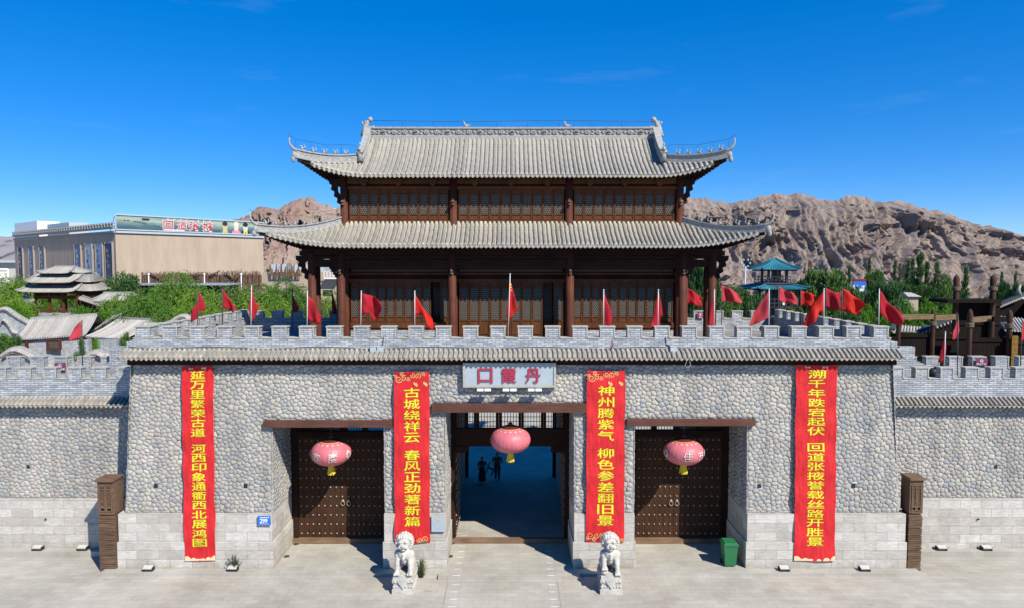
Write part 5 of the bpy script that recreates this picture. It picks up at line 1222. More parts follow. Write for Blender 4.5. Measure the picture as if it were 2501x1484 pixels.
for l, u, v in (('round dark ground light at the left foot of the left doors', 718, 1329), ('round dark ground light before the left wall of the left opening', 694, 1359), ('round dark ground light at the left end of the central threshold', 1103, 1327), ('round dark ground light at the foot of the left wall of the central opening', 1098, 1359)):
    t_ = math.tan(math.atan((v - 742) / FPX) + PITCH); Y_ = CH / t_; x_ = (u - 1250.5) / FPX * Y_ * 1.012; t = thing('ground_light', l, 'light', (x_, Y_, 0), 'round lights set in the paving'); b = MB(); b.lathe((x_, Y_, 0), [(.13, .001), (.13, .02), (.1, .035)], 14); b.build('rim', M['pole_d'], t); b = MB(); b.lathe((x_, Y_, 0), [(.085, .034), (.085, .042)], 12); b.build('lens', M['glass'], t)
# ------------------------------------------------------------------ hills
_pr = np.random.RandomState(11); _perm = np.concatenate([_pr.permutation(256)] * 2); _gr = _pr.rand(256) * 6.2832
def perlin(x, y):
    xi = np.floor(x).astype(int); yi = np.floor(y).astype(int); xf = x - xi; yf_ = y - yi; xi &= 255; yi &= 255
    fu = xf * xf * xf * (xf * (xf * 6 - 15) + 10); fv = yf_ * yf_ * yf_ * (yf_ * (yf_ * 6 - 15) + 10)
    def g(a, b, dx, dy): h = _gr[_perm[_perm[a & 255] + (b & 255)]]; return np.cos(h) * dx + np.sin(h) * dy
    n0 = g(xi, yi, xf, yf_) * (1 - fu) + g(xi + 1, yi, xf - 1, yf_) * fu; n1 = g(xi, yi + 1, xf, yf_ - 1) * (1 - fu) + g(xi + 1, yi + 1, xf - 1, yf_ - 1) * fu
    return (n0 * (1 - fv) + n1 * fv) * 1.5
def fbm(x, y, o=5, l=2.03, g=.5):
    s = 0; a = 1
    for k in range(o): s = s + a * perlin(x + 17.3 * k, y - 9.1 * k); x = x * l; y = y * l; a *= g
    return s
def ridged(x, y, o=4):
    s = 0; a = 1
    for k in range(o): s = s + a * (1 - 2 * np.abs(perlin(x + 31 * k, y + 7 * k))); x = x * 2.1; y = y * 2.1; a *= .5
    return s
def hill(name, m, prof, Yc, Yf, nx, nt, amp, seed, lump, gully=1.0, ystep=1.0):
    us = np.linspace(prof[0][0], prof[-1][0], nx); vs = np.interp(us, [p[0] for p in prof], [p[1] for p in prof])
    # smooth the surveyed skyline a little
    kx = np.array([U(u, v, Yc) for u, v in zip(us, vs)]); X = kx[:, 0]; Z = kx[:, 2]; S = 1000.0 / Yc
    ts = np.linspace(0, 1, nt); T, XX = np.meshgrid(ts, X, indexing='ij'); ZZ = np.broadcast_to(Z, T.shape)
    s = XX / 40 + seed; q = T * 1.15 + seed * .37
    w = fbm(s * .7, q * .9, 3) * .55 + .18 * fbm(s * 2.2, q * 2.5, 3)
    prof_t = T ** 1.08
    yb = Yf + (Yc - Yf) * (T ** .9)
    rg = lambda a: (1 - np.abs(a)) ** 2
    w2 = w * .5 + .05 * fbm(s * 6, q * 5, 3); gl = rg(1.6 * perlin((s + w) * 1.0 + 3, q * .12 + 5)); gl2 = rg(1.7 * perlin((s + w2) * 2.7 + .35 * q, q * .25 + 2)); gl3 = rg(1.7 * perlin((s + w2) * 6.3 - .5 * q, q * .5 + 9)); gl4 = rg(1.7 * perlin((s + w2) * 14 + .6 * q, q * .9 + 4))
    big = fbm(s * .55, q * .5 + 3, 3)
    mask = np.clip((fbm(s * 1.1 + 40, q * 1.5, 3) + .02) * 3.2, 0, 1) * np.clip((T - .25) * 3, 0, 1)
    knob = np.clip(fbm(s * 2.6 + 9, q * 3.6, 3) - .05, 0, 1) ** .5 * mask
    led = (q * 6 + fbm(s * 1.2, q * 2, 4) * 1.6) % 1.0
    fade = np.clip((1 - T) * 7, .15, 1) * np.clip(T * 6, .1, 1)
    d = amp * fade * (2.6 * big + gully * (1.8 * gl + 2.2 * gl2 + 1.75 * gl3 + .9 * gl4) + lump * (2.3 * knob + .9 * led * mask) + .40 * fbm(s * 11, q * 8, 4))
    zz = ZZ * prof_t + amp * .2 * (lump * knob * 1.6 + .35 * fbm(s * 5, q * 4, 4)) * np.clip(T * 4, 0, 1) + amp * .3 * fbm(s * 6, q * 3, 4) * np.clip(T * 3 - 2, 0, 1) - .4
    yy = yb - d; ex = amp * .3 * fbm(s * 3 + 70, q * 3, 3) * fade
    k = yy / Yc; xx = XX * (.30 + .70 * (yb / Yc)) + ex
    V = [np.stack([xx, yy, zz], -1).reshape(-1, 3)]
    back = np.stack([X * 1.1, np.full(nx, Yc + 90.0 * Yc / 330), Z * .35], -1); back2 = np.stack([X * 1.2, np.full(nx, Yc + 200.0 * Yc / 330), np.full(nx, -3.0)], -1)
    V = np.concatenate(V + [back, back2]); rows = nt + 2; F = []
    for j in range(rows - 1):
        a = j * nx + np.arange(nx - 1); F.append(np.stack([a, a + 1, a + 1 + nx, a + nx], -1))
    F = np.concatenate(F); me = bpy.data.meshes.new(name); me.from_pydata(V.tolist(), [], F.tolist()); me.polygons.foreach_set('use_smooth', [True] * len(F)); me.materials.append(m)
    o = bpy.data.objects.new(name, me); COL.objects.link(o); o['kind'] = 'structure'; return o
M['rock'] = rock_mat('hill_rock', ((.25, (.25, .19, .16)), (.5, (.325, .26, .222)), (.75, (.375, .315, .275))), (1, 1, 1), .05)
M['rock_red'] = rock_mat('red_hill_rock', ((.25, (.25, .155, .125)), (.45, (.40, .31, .25)), (.6, (.30, .20, .165)), (.8, (.43, .35, .29))), (1, .3, .5), .02)
M['rock_far'] = rock_mat('far_rock', ((.3, (.26, .24, .24)), (.7, (.34, .31, .30))), (1, 1, 1), .002)
hill('hills', M['rock'], ((1150, 585), (1300, 560), (1450, 520), (1560, 495), (1660, 479), (1700, 481), (1740, 488), (1780, 493), (1812, 491), (1850, 477), (1900, 471), (1940, 469), (1970, 475), (2010, 486), (2045, 488), (2066, 478), (2090, 473), (2118, 481), (2128, 490), (2160, 492), (2190, 487), (2215, 495), (2240, 503), (2280, 513), (2330, 530), (2380, 546), (2410, 549), (2440, 561), (2501, 572), (2600, 590), (2800, 628)), 330, 262, 1100, 260, 3.2, 3.1, .95, 1.0)
hill('hills', M['rock_red'], ((470, 560), (540, 540), (590, 530), (620, 516), (640, 503), (665, 507), (685, 512), (700, 498), (722, 487), (745, 483), (758, 480), (775, 493), (800, 496), (822, 505), (845, 503), (870, 520), (930, 530), (1000, 540), (1150, 560), (1300, 590)), 620, 480, 500, 200, 5.0, 8.3, .1, 1.2)
hill('mountains', M['rock_far'], ((-900, 560), (-500, 552), (-200, 566), (-60, 572), (0, 574), (60, 580), (200, 592), (420, 583), (600, 596), (900, 600), (1500, 606), (2600, 604), (3400, 596)), 5200, 3600, 300, 40, 30, 2.0, .1, .8)

# ------------------------------------------------------------------ trees
def trunk_mesh(seed, h, r, lean=.05, limbs=5, top=.55):
    rr = random.Random(seed); m = MB(); P = [Vector((lean * h * k * rr.uniform(-.5, 1), lean * h * k * rr.uniform(-1, 1), h * top * k)) for k in (0, .3, .65, 1)]
    m.tube(P, [r, r * .8, r * .6, r * .4], 8)
    for k in range(limbs):
        a = rr.uniform(0, 6.28); p = P[1].lerp(P[3], rr.uniform(.1, 1)); e = p + Vector((math.cos(a) * h * .22, math.sin(a) * h * .22, h * rr.uniform(.15, .35)))
        m.tube([p, p.lerp(e, .5) + Vector((0, 0, .03 * h)), e], [r * .4, r * .28, r * .1], 6)
    return m.mesh('trunk')
def quad(m, p, d, w, u): m.poly([p - u * w, p + u * w, p + d + u * w * .5, p + d - u * w * .5])
def rdir(rr): 
    a = rr.uniform(0, 6.283); z = rr.uniform(-1, 1); s = math.sqrt(1 - z * z); return Vector((s * math.cos(a), s * math.sin(a), z))
def crown_willow(seed, h=8, w=8):
    rr = random.Random(seed); m = MB(); lobes = [(Vector((math.cos(k * 1.05 + seed) * .31 * w * rr.uniform(.6, 1.1), math.sin(k * 1.05 + seed) * .31 * w * rr.uniform(.6, 1.1), h * rr.uniform(.42, .74))), rr.uniform(.12, .19) * w) for k in range(9)] + [(Vector((.04 * w, 0, h * .8)), .18 * w), (Vector((-.1 * w, .05 * w, h * .66)), .2 * w)]
    for c, r in lobes:
        for k in range(85):
            d = rdir(rr); d.z = abs(d.z) * .9; p = c + Vector((d.x * r, d.y * r, d.z * h * .2)); m.cur = rr.uniform(.2, .7); L = h * rr.uniform(.18, .42) ; n = int(L / .22); v = Vector((d.x, d.y, .5)) * .10; sw = rdir(rr) * .02
            tn = m.cur
            for j in range(n):
                v += Vector((.006, -.004, -.045)) + sw; v = v.normalized() * .22; q = p + rdir(rr) * .09; m.cur = min(1, max(0, tn + rr.uniform(-.15, .15)))
                if p.z < .3: break
                quad(m, q, (v + rdir(rr) * .08) * 1.15, .055, v.cross(rdir(rr)).normalized()); p = p + v
    return m.mesh('crown')
def crown_round(seed, h=7, w=7, leaf=.2, n=4200, lo=.22, up=.0, lobn=11):
    rr = random.Random(seed); m = MB(); lobes = []
    for _ in range(lobn):
        a = rr.uniform(0, 6.28); q = rr.uniform(0, .3) * w; z = rr.uniform(lo + .1, .84); lobes.append((Vector((q * math.cos(a), q * math.sin(a), h * z)), w * rr.uniform(.13, .25) * (1.25 - z * .5)))
    for k in range(n):
        c, r = rr.choice(lobes); d = rdir(rr); t = rr.random() ** .4; p = c + Vector((d.x * r, d.y * r, d.z * r * .85)) * t * (1 + .25 * rr.gauss(0, .5)); m.cur = min(1, max(0, rr.gauss(.5, .22)))
        if p.z < .15: continue
        e = (d + rdir(rr) * .8 + Vector((.25 * up, -.1 * up, .35 + up))).normalized() * leaf * rr.uniform(.7, 1.4); quad(m, p, e, leaf * .28, e.cross(rdir(rr)).normalized())
    return m.mesh('crown')
def crown_poplar(seed, h=12, w=2.6, n=3600):
    rr = random.Random(seed); m = MB(); tw = []
    for k in range(60): tw.append((rr.uniform(.08, .97), rr.uniform(0, 6.28), rr.uniform(.4, 1)))
    for k in range(n):
        z, a, q = rr.choice(tw); prof = (math.sin(math.pi * min(1, z * .9 + .08)) ** .6) * (1.05 - .5 * z); s = rr.random(); r = w * .5 * prof * q * s; p = Vector((r * math.cos(a) + .02 * h * z, r * math.sin(a), h * z * .93 + s * h * .09)) + rdir(rr) * .18; m.cur = min(1, max(0, rr.gauss(.45, .22)))
        e = (Vector((math.cos(a) * .4 + .35, math.sin(a) * .4, 1.1)) + rdir(rr) * .6).normalized() * rr.uniform(.2, .42); quad(m, p, e, .075, e.cross(rdir(rr)).normalized())
    return m.mesh('crown')
TREE = {}
for k in range(4): TREE['willow%d' % k] = (crown_willow(40 + k), trunk_mesh(k, 8, .22), 'leaf_w', 8, 8)
for k in range(3): TREE['dark%d' % k] = (crown_round(60 + k, n=5200, leaf=.24), trunk_mesh(10 + k, 7, .18), 'leaf_d', 7, 7)
for k in range(3): TREE['wind%d' % k] = (crown_round(80 + k, n=5600, leaf=.34, up=.9, lo=.1), trunk_mesh(13 + k, 7, .18), 'leaf_p', 7, 7)
for k in range(3): TREE['bright%d' % k] = (crown_round(70 + k, n=4200, lo=.05, leaf=.22), trunk_mesh(20 + k, 7, .14), 'leaf_b', 7, 7)
for k in range(4): TREE['poplar%d' % k] = (crown_poplar(90 + k), trunk_mesh(30 + k, 12, .16, .01, 3, .9), 'leaf_p', 12, 2.6)
for k, (c, t_, lm, h, w) in TREE.items(): c.materials.append(M[lm]); t_.materials.append(M['bark'])
def tree(kind, u, v, Y, wpx, label, name='tree', zb=0.0, group=None):
    c, tr, lm, h, w = TREE[kind]; p = U(u, v, Y); t = thing(name, label, 'tree' if name != 'shrub' else 'shrub', (p.x, Y, zb), group)
    H = max(1.2, p.z - zb); s = wpx * (1.2 if kind[:4] in ('will', 'brig', 'dark') else 1.12) * Y / FPX / w
    for nm, me in (('trunk', tr), ('crown', c)):
        o = bpy.data.objects.new(nm, me); COL.objects.link(o); o.parent = t; o.scale = (s, s, H / h * 1.02)
    t.rotation_euler = (0, 0, (u * 7.31) % 6.28 if not kind.startswith(('wind', 'poplar')) else (u % 9) * .04)
    return t
GL, GR, GP = 'willows and trees in the left village', 'trees below the right hills', 'poplars below the right hills'
W_ = lambda *a, n='willow_tree', g=GL: tree(*a, name=n, group=g)
W_('willow2', 25, 676, 150, 120, 'willow at the left picture edge behind the small pagoda')
W_('willow0', 205, 668, 165, 125, 'willow behind the right roof corner of the small pagoda')
W_('willow3', 262, 690, 150, 90, 'willow below the rightmost blue poster of the beige hall')
W_('dark0', 312, 660, 135, 118, 'dark round tree before the near corner of the beige hall', n='tree')
W_('willow1', 428, 664, 118, 92, 'tallest willow, rising in front of the brown stick fence')
W_('willow3', 352, 716, 100, 118, 'broad willow above the curved tiled gable of the right village house')
W_('willow2', 487, 704, 112, 90, 'willow just right of the tallest willow')
W_('willow0', 562, 700, 110, 105, 'willow below the right end of the grey canopy')
W_('willow1', 636, 694, 112, 100, 'willow below the right end of the brown stick fence')
W_('willow2', 690, 682, 105, 80, 'willow left of the pavilion corner column')
W_('willow3', 745, 698, 100, 80, 'willow right behind the pavilion corner column')
W_('willow0', 812, 712, 100, 70, 'willow seen between the left columns of the pavilion')
W_('willow2', 520, 735, 92, 80, 'low willow behind the leftmost terrace flags')
W_('willow1', 610, 738, 92, 90, 'low willow behind the third terrace flag')
W_('willow3', 405, 750, 90, 70, 'low willow above the left terrace corner')
W_('willow0', 28, 715, 120, 80, 'willow left of the small pagoda columns')
W_('willow1', 860, 720, 98, 60, 'willow hidden mostly behind the left window bay of the pavilion')
W_('willow1', 112, 716, 152, 34, 'small willow seen through the open hall of the small pagoda')
W_('willow0', 375, 700, 125, 90, 'willow behind the broad willow, under the left end of the stick fence')
W_('willow2', 300, 716, 116, 90, 'willow between the low village pavilion and the broad willow')
W_('willow3', 160, 690, 160, 70, 'willow directly behind the small pagoda')
W_('willow1', 665, 718, 96, 80, 'low willow left of the pavilion corner, above the shaded back parapet')
W_('willow3', 560, 752, 88, 70, 'lowest willow, between the second and third terrace flags')
W_('willow0', 470, 752, 86, 70, 'low willow behind the crumpled leftmost terrace flag')
S_ = lambda *a, g='shrubs in the left village': tree(*a, name='shrub', group=g)
S_('bright0', 205, 744, 112, 85, 'bright green vine mass in front of the right gallery roof of the small pagoda')
S_('bright1', 262, 748, 108, 80, 'bright green vine mass between the gallery roof and the village house ridge')
S_('bright2', 150, 762, 105, 80, 'bright green vine mass above the ridge of the left village house')
S_('bright0', 100, 770, 104, 50, 'low bright green vine mass below the small pagoda balcony')
S_('bright2', 45, 728, 116, 55, 'bright green bush left below the small pagoda')
S_('bright1', 2, 744, 105, 30, 'bright green bush at the left picture edge')
S_('bright1', 445, 738, 98, 60, 'yellow-green bush right of the broad willow')
S_('dark1', 14, 800, 82, 70, 'dark green shrub at the left end of the village house')
S_('dark2', 45, 818, 82, 40, 'dark green shrub right of the first one at the village house')
S_('dark1', 302, 796, 80, 34, 'ivy column at the left corner of the gate terrace')
S_('dark2', 196, 824, 80, 30, 'dark conical shrub below the pale red flag on the left rampart')
S_('bright0', 232, 822, 82, 26, 'ivy hanging at the porch of the right village house')
S_('bright2', 182, 886, 42, 14, 'small green bush showing over the left rampart merlons')
S_('bright1', 4, 872, 50, 26, 'yellow-green bush at the left picture edge behind the rampart')
S_('bright0', 365, 782, 88, 60, 'vine growing over the curved wall left of the terrace')
T_ = lambda *a, n='tree': tree(*a, name=n, group=GR)
for a in (('wind0', 1700, 640, 88, 66, 'tree seen between the right columns of the pavilion'), ('wind1', 1752, 660, 92, 60, 'leaning tree right of the rightmost pavilion column'), ('dark1', 1815, 676, 100, 62, 'dark tree under the teal tower roof, left side'),
    ('dark0', 1780, 712, 80, 70, 'dark low tree behind the smooth triangular flag'), ('wind2', 1850, 730, 72, 60, 'low tree left of the teal tower base'), ('wind0', 1995, 656, 105, 120, 'large dark windblown tree right of the teal tower'), ('wind1', 2062, 676, 112, 80, 'windblown tree left of the blue and white hoarding'),
    ('wind2', 2140, 660, 150, 60, 'pale feathery tree right of the blue and white hoarding'), ('wind0', 2160, 690, 118, 80, 'round tree behind the flag at the terrace corner'), ('dark2', 2100, 718, 90, 90, 'dark tree behind the two overlapping flags'), ('dark0', 2185, 722, 85, 90, 'dark tree right of the corner flag'),
    ('wind1', 2320, 678, 125, 60, 'tree left of the taller pointed post'), ('dark1', 2405, 706, 125, 45, 'dark round tree between the two tallest posts'), ('wind2', 2450, 690, 130, 50, 'tree right of the second tallest post'), ('wind0', 2490, 690, 125, 60, 'tree at the right picture edge behind the tiled roof'),
    ('wind2', 1720, 700, 78, 50, 'low tree behind the right corner of the pavilion'), ('dark2', 2030, 720, 88, 70, 'dark low tree behind the white-poled twisted flag')): T_(*a)
for a in (('bright2', 1925, 750, 75, 70, 'light green shrub below the teal tower railing'), ('bright0', 1975, 756, 76, 60, 'light green shrub above the right terrace battlements'), ('dark2', 2060, 752, 74, 90, 'dark shrub mass above the right terrace battlements'), ('bright1', 2225, 738, 80, 70, 'tall bamboo-like shrub left of the first lit log'), ('bright2', 2275, 726, 82, 75, 'bamboo-like shrub below the cream hut'), ('bright0', 2320, 742, 84, 60, 'bamboo-like shrub left of the dark timber gatehouse'), ('bright1', 2165, 752, 78, 60, 'shrub right behind the corner flag'), ('bright2', 2320, 880, 40, 0.1, '')): 
    if a[5]: tree(a[0], *a[1:], name='shrub', group='shrubs below the right hills')
rr = random.Random(77)
for k in range(34):
    u = 1690 + k * 19.5 + rr.uniform(-8, 8); tree(rr.choice(['wind0', 'wind1', 'wind2', 'dark0', 'dark1', 'dark2']), u, rr.uniform(694, 722) - (12 if k > 24 else 0), rr.uniform(120, 150), rr.uniform(42, 70), 'dark green tree in the dense belt behind the right terrace flags', 'tree', group='dense belt of trees behind the right terrace')
for k in range(12):
    tree('bright%d' % (k % 3), 2085 + k * 22 + rr.uniform(-6, 6), rr.uniform(728, 748), rr.uniform(84, 96), rr.uniform(38, 52), 'leafy shrub in the thicket left of the dark timber stockade', 'shrub', group='thicket left of the timber stockade')
for i, (k, u, v, Y, w, l) in enumerate((('poplar0', 2073, 649, 170, 17, 'slim poplar above the large windblown tree'), ('poplar1', 2122, 630, 165, 17, 'slim poplar beside the blue and white hoarding'), ('poplar2', 2185, 638, 165, 15, 'slim poplar above the corner flag'), ('poplar3', 2197, 643, 175, 13, 'thinner poplar touching the one above the corner flag'), ('poplar1', 2216, 636, 160, 22, 'poplar left of the largest poplar'),
    ('poplar0', 2243, 618, 150, 40, 'tallest and broadest poplar below the hills'), ('poplar2', 2262, 640, 150, 24, 'poplar leaning against the right of the largest poplar'), ('poplar3', 2286, 640, 140, 30, 'dark poplar right of the largest poplar'), ('poplar1', 2357, 652, 120, 27, 'green poplar just right of the taller pointed post'), ('poplar2', 2446, 664, 150, 15, 'thin poplar right of the second tallest post'), ('poplar0', 2479, 664, 150, 17, 'thin poplar nearest the right picture edge'), ('poplar3', 1722, 640, 150, 14, 'thin poplar left of the teal tower'), ('poplar2', 2228, 632, 168, 18, 'poplar behind the left of the largest poplar'))):
    tree(k, u, v, Y, w, l, name='poplar_tree', group=GP)

# ------------------------------------------------------------------ left village
def px(u, v, Y): return U(u, v, Y)
def gable_house(label, A, Bv, zr, depth, zw, name='village_house'):
    "A, Bv: front eave ends (points); roof rises to zr at half depth behind; wall down to the ground"
    t = thing(name, label, 'house', ((A.x + Bv.x) / 2, A.y, 0), 'grey brick village houses'); d = Bv - A; L = d.length; lat = d.normalized(); bk = Vector((-lat.y, lat.x, 0))
    b = MB(); i0, i1 = A + lat * .5 + bk * .5, Bv - lat * .5 + bk * .5; q = [Vector((p.x, p.y, 0)) for p in (i0, i1, i1 + bk * (depth - 1), i0 + bk * (depth - 1))]
    b.hexa(q, [Vector((p.x, p.y, A.z + .12)) for p in q]); w = b.build('wall', M['brick'], t)
    tl = MB(); n = int(L / .29); rr = random.Random(2); N = 6; up = Vector((0, 0, zr - A.z))
    for k in range(n + 1):
        o = A + lat * (L * k / n); tl.cur = rr.random(); P = [o + bk * (depth / 2) * (1 - j / N) + up * (1 - j / N) - Vector((0, 0, .25 * math.sin(math.pi * j / N))) for j in range(N + 1)]; row(tl, P, lat, .1, 4, False)
        P2 = [o + bk * (depth - depth / 2 * (1 - j / N)) + up * (1 - j / N) for j in range(N + 1)]; row(tl, P2, lat, .1, 3, False)
        if k < n: drip(tl, o + lat * (L / n / 2), lat, .11, -bk)
    tl.cur = .1
    for j in range(N):
        for s in (0, 1):
            f = lambda o, j: (o + bk * (depth / 2) * (1 - j / N) + up * (1 - j / N) - Vector((0, 0, .25 * math.sin(math.pi * j / N)))) if s == 0 else (o + bk * (depth - depth / 2 * (1 - j / N)) + up * (1 - j / N))
            tl.poly([f(A, j), f(A, j + 1), f(Bv, j + 1), f(Bv, j)])
    r = tl.build('roof', M['tile_far'], t); rg = MB(); rg.beam(A + bk * depth / 2 + up + Vector((0, 0, .1)), Bv + bk * depth / 2 + up + Vector((0, 0, .1)), .3, .35); rg.build('roof_ridge', M['ridge'], r)
    return t
def wavy_wall(label, pts, Y, zb, th=.4, m='brick'):
    P = [px(u, v, Y) for u, v in pts]; Q = []
    for i in range(len(P) - 1):
        p0, p1, p2, p3 = P[max(0, i - 1)], P[i], P[i + 1], P[min(len(P) - 1, i + 2)]
        for k in range(8): t_ = k / 8; Q.append(.5 * ((2 * p1) + (-p0 + p2) * t_ + (2 * p0 - 5 * p1 + 4 * p2 - p3) * t_ ** 2 + (-p0 + 3 * p1 - 3 * p2 + p3) * t_ ** 3))
    Q.append(P[-1]); t = thing('curved_wall', label, 'wall', (P[0].x, Y, zb), 'curved tile-capped walls of the left village')
    b = MB()
    for a, c in zip(Q, Q[1:]):
        if c.x - a.x < .01: continue
        b.hexa([(a.x, Y, zb), (c.x, Y, zb), (c.x, Y + th, zb), (a.x, Y + th, zb)], [(a.x, Y, a.z - .55), (c.x, Y, c.z - .55), (c.x, Y + th, c.z - .55), (a.x, Y + th, a.z - .55)])
    b.build('wall', M[m], t); c = MB(); sweep(c, [q + Vector((0, th / 2, -.18)) for q in Q], [(-.16, 0), (.16, 0), (.13, .2), (-.13, .2)], (0, 1, 0)); cp = c.build('coping', M['ridge'], t, fix=True)
    tl = MB(); L = 0; last = -1; rr = random.Random(1)
    for a, e in zip(Q, Q[1:]):
        d = (e - a); n = max(1, int(d.length / .27))
        for k in range(n):
            o = a.lerp(e, k / n) + Vector((0, th / 2, -.14)); tl.cur = rr.random(); row(tl, [o, o + Vector((0, -.5, -.3))], d.normalized(), .1, 4, False); drip(tl, o + Vector((0, -.5, -.32)) + d.normalized() * .13, d.normalized(), .1, (0, -1, 0))
        tl.cur = .15; tl.poly([a + Vector((0, th / 2, -.16)), e + Vector((0, th / 2, -.16)), e + Vector((0, th / 2 - .5, -.47)), a + Vector((0, th / 2 - .5, -.47))])
    tl.build('tile_cap', M['tile_far'], t); return t
Yh = 90
hA, hB = px(38, 829, Yh), px(206, 818, Yh + 1.5); H1 = gable_house('grey brick village house with a framed lattice window, left of the two', hA, hB, px(130, 779, Yh + 4).z, 8.5, 0)
def house_window(parent, u0, v0, u1, v1, Y, name='window'):
    a, c = px(u0, v0, Y), px(u1, v1, Y); f = MB(); w = .22
    f.box(a.x - w, c.x + w, Y - .12, Y + .1, a.z, a.z + w); f.box(a.x - w, c.x + w, Y - .12, Y + .1, c.z - w, c.z); f.box(a.x - w, a.x, Y - .12, Y + .1, c.z, a.z); f.box(c.x, c.x + w, Y - .12, Y + .1, c.z, a.z)
    o = f.build(name, M['wood_col'], parent); p = MB(); p.box(a.x, c.x, Y - .03, Y + .05, c.z, a.z); p.build('pane', M['lattice'], o); return o
house_window(H1, 119, 831, 146, 850, Yh + .75)
b = MB(); a_, c_ = px(63, 832, Yh + .5), px(70, 868, Yh + .5); b.box(a_.x, c_.x, Yh + .3, Yh + .6, 0, a_.z); b.build('door', M['wood_col'], H1)
h2 = gable_house('grey brick village house with a dark ivy-hung porch, right of the two', px(207, 822, 92), px(300, 828, 89), px(300, 779, 96).z, 10, 0)
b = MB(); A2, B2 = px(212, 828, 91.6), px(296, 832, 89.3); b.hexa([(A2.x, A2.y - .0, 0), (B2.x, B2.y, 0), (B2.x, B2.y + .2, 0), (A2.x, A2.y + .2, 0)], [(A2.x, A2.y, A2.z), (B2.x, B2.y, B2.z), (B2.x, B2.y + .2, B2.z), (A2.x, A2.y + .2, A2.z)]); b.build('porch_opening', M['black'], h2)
for u in (215, 252, 268, 284): p = px(u, 845, 89); b = MB(); b.box(p.x - .45, p.x + .45, 88.4, 89.1, 0, p.z + .9); b.build('porch_pier', M['brick'], h2)
wavy_wall('curved tile-capped gable wall between the two village houses', [(203, 806), (225, 800), (255, 784), (278, 769), (292, 765), (305, 769), (325, 775), (356, 777)], 97.5, 0, .5)
wavy_wall('curved tile-capped wall at the left end of the left village house', [(-14, 806), (0, 790), (6, 777), (12, 776), (22, 786), (32, 802), (42, 807)], 88, 0, .5)
wavy_wall('curved tile-capped wall at the left picture edge, above the village houses', [(-30, 775), (-12, 757), (0, 751), (12, 749), (24, 755), (45, 769), (70, 783)], 104, 0, .5)
wavy_wall('nearest humped tile-capped wall at the left, directly behind the rampart', [(-30, 884), (0, 866), (18, 853), (38, 846), (58, 852), (85, 867), (110, 882), (132, 893)], 58, 0, .5)
wavy_wall('humped tile-capped wall behind the warning sign of the left rampart', [(164, 895), (185, 884), (205, 868), (224, 856), (236, 854), (250, 859), (275, 859), (301, 850)], 58, 0, .5)
wavy_wall('humped tile-capped wall showing over the left end of the gate terrace', [(350, 786), (385, 788), (412, 783), (432, 771), (448, 766), (462, 771), (480, 780)], 84, 0, .5)
def hip(parent, x0, x1, y0, y1, ze, zr, ridge, name='roof', up=.35, m='tile_far', rows=True, cut=1.0):
    "hip roof with slightly raised corners and tile rows"
    xm, ym = (x0 + x1) / 2, (y0 + y1) / 2; b = MB(); N = 10; rr = random.Random(3)
    def E(x, y): k = max(abs(x - xm) / (x1 - x0) * 2, 0) ** 6 * max(abs(y - ym) / (y1 - y0) * 2, 0) ** 2; return Vector((x, y, ze + up * k))
    def side(pa, pb, ra, rb, lat):
        n = max(2, int((pb - pa).length / .33))
        cols = []
        for k in range(n + 1):
            e = pa.lerp(pb, k / n); e = E(e.x, e.y); tp = ra.lerp(rb, min(1, max(0, ((e - pa).dot((pb - pa).normalized()) / (pb - pa).length)))); 
            if (rb - ra).length > .1: q = (e - ra).dot((rb - ra).normalized()); tp = ra + (rb - ra).normalized() * min((rb - ra).length, max(0, q))
            else: tp = ra
            cols.append((e.lerp(tp, cut), e))
        for (a, c), (a2, c2) in zip(cols, cols[1:]):
            b.cur = rr.random()
            for j in range(4):
                f = lambda s, e, j: s.lerp(e, j / 4) - Vector((0, 0, .09 * (zr - ze) * math.sin(math.pi * j / 4))); b.poly([f(a, c, j), f(a, c, j + 1), f(a2, c2, j + 1), f(a2, c2, j)])
            if rows: row(b, [a.lerp(c, j / 4) - Vector((0, 0, .09 * (zr - ze) * math.sin(math.pi * j / 4))) for j in range(5)], lat, .1, 3, False)
    ra, rb = Vector((xm - ridge, ym, zr)), Vector((xm + ridge, ym, zr))
    side(Vector((x0, y0, ze)), Vector((x1, y0, ze)), ra, rb, (1, 0, 0)); side(Vector((x0, y1, ze)), Vector((x1, y1, ze)), ra, rb, (1, 0, 0)); side(Vector((x0, y0, ze)), Vector((x0, y1, ze)), ra, ra, (0, 1, 0)); side(Vector((x1, y0, ze)), Vector((x1, y1, ze)), rb, rb, (0, 1, 0))
    o = b.build(name, M[m], parent); g = MB()
    if ridge > .1 and cut == 1: g.beam(ra + Vector((-.2, 0, .12)), rb + Vector((.2, 0, .12)), .28, .36)
    for c, r_ in (((x0, y0), ra), ((x0, y1), ra), ((x1, y0), rb), ((x1, y1), rb)): e = E(*c) + Vector((0, 0, .08)); r_ = e.lerp(r_, cut); g.tube([r_ + Vector((0, 0, .08)), r_.lerp(e, .5) - Vector((0, 0, .06 * (zr - ze))), e, e + (e - r_).normalized() * .25 + Vector((0, 0, .22))], [.14, .13, .12, .05], 6)
    g.build('roof_ridge', M['ridge'] if m != 'teal' else M['teal'], o); s = MB(); s.box(x0 + .25, x1 - .25, y0 + .25, y1 - .25, ze - .18, ze - .06); s.build('soffit', M['wood_dark'], o); return o
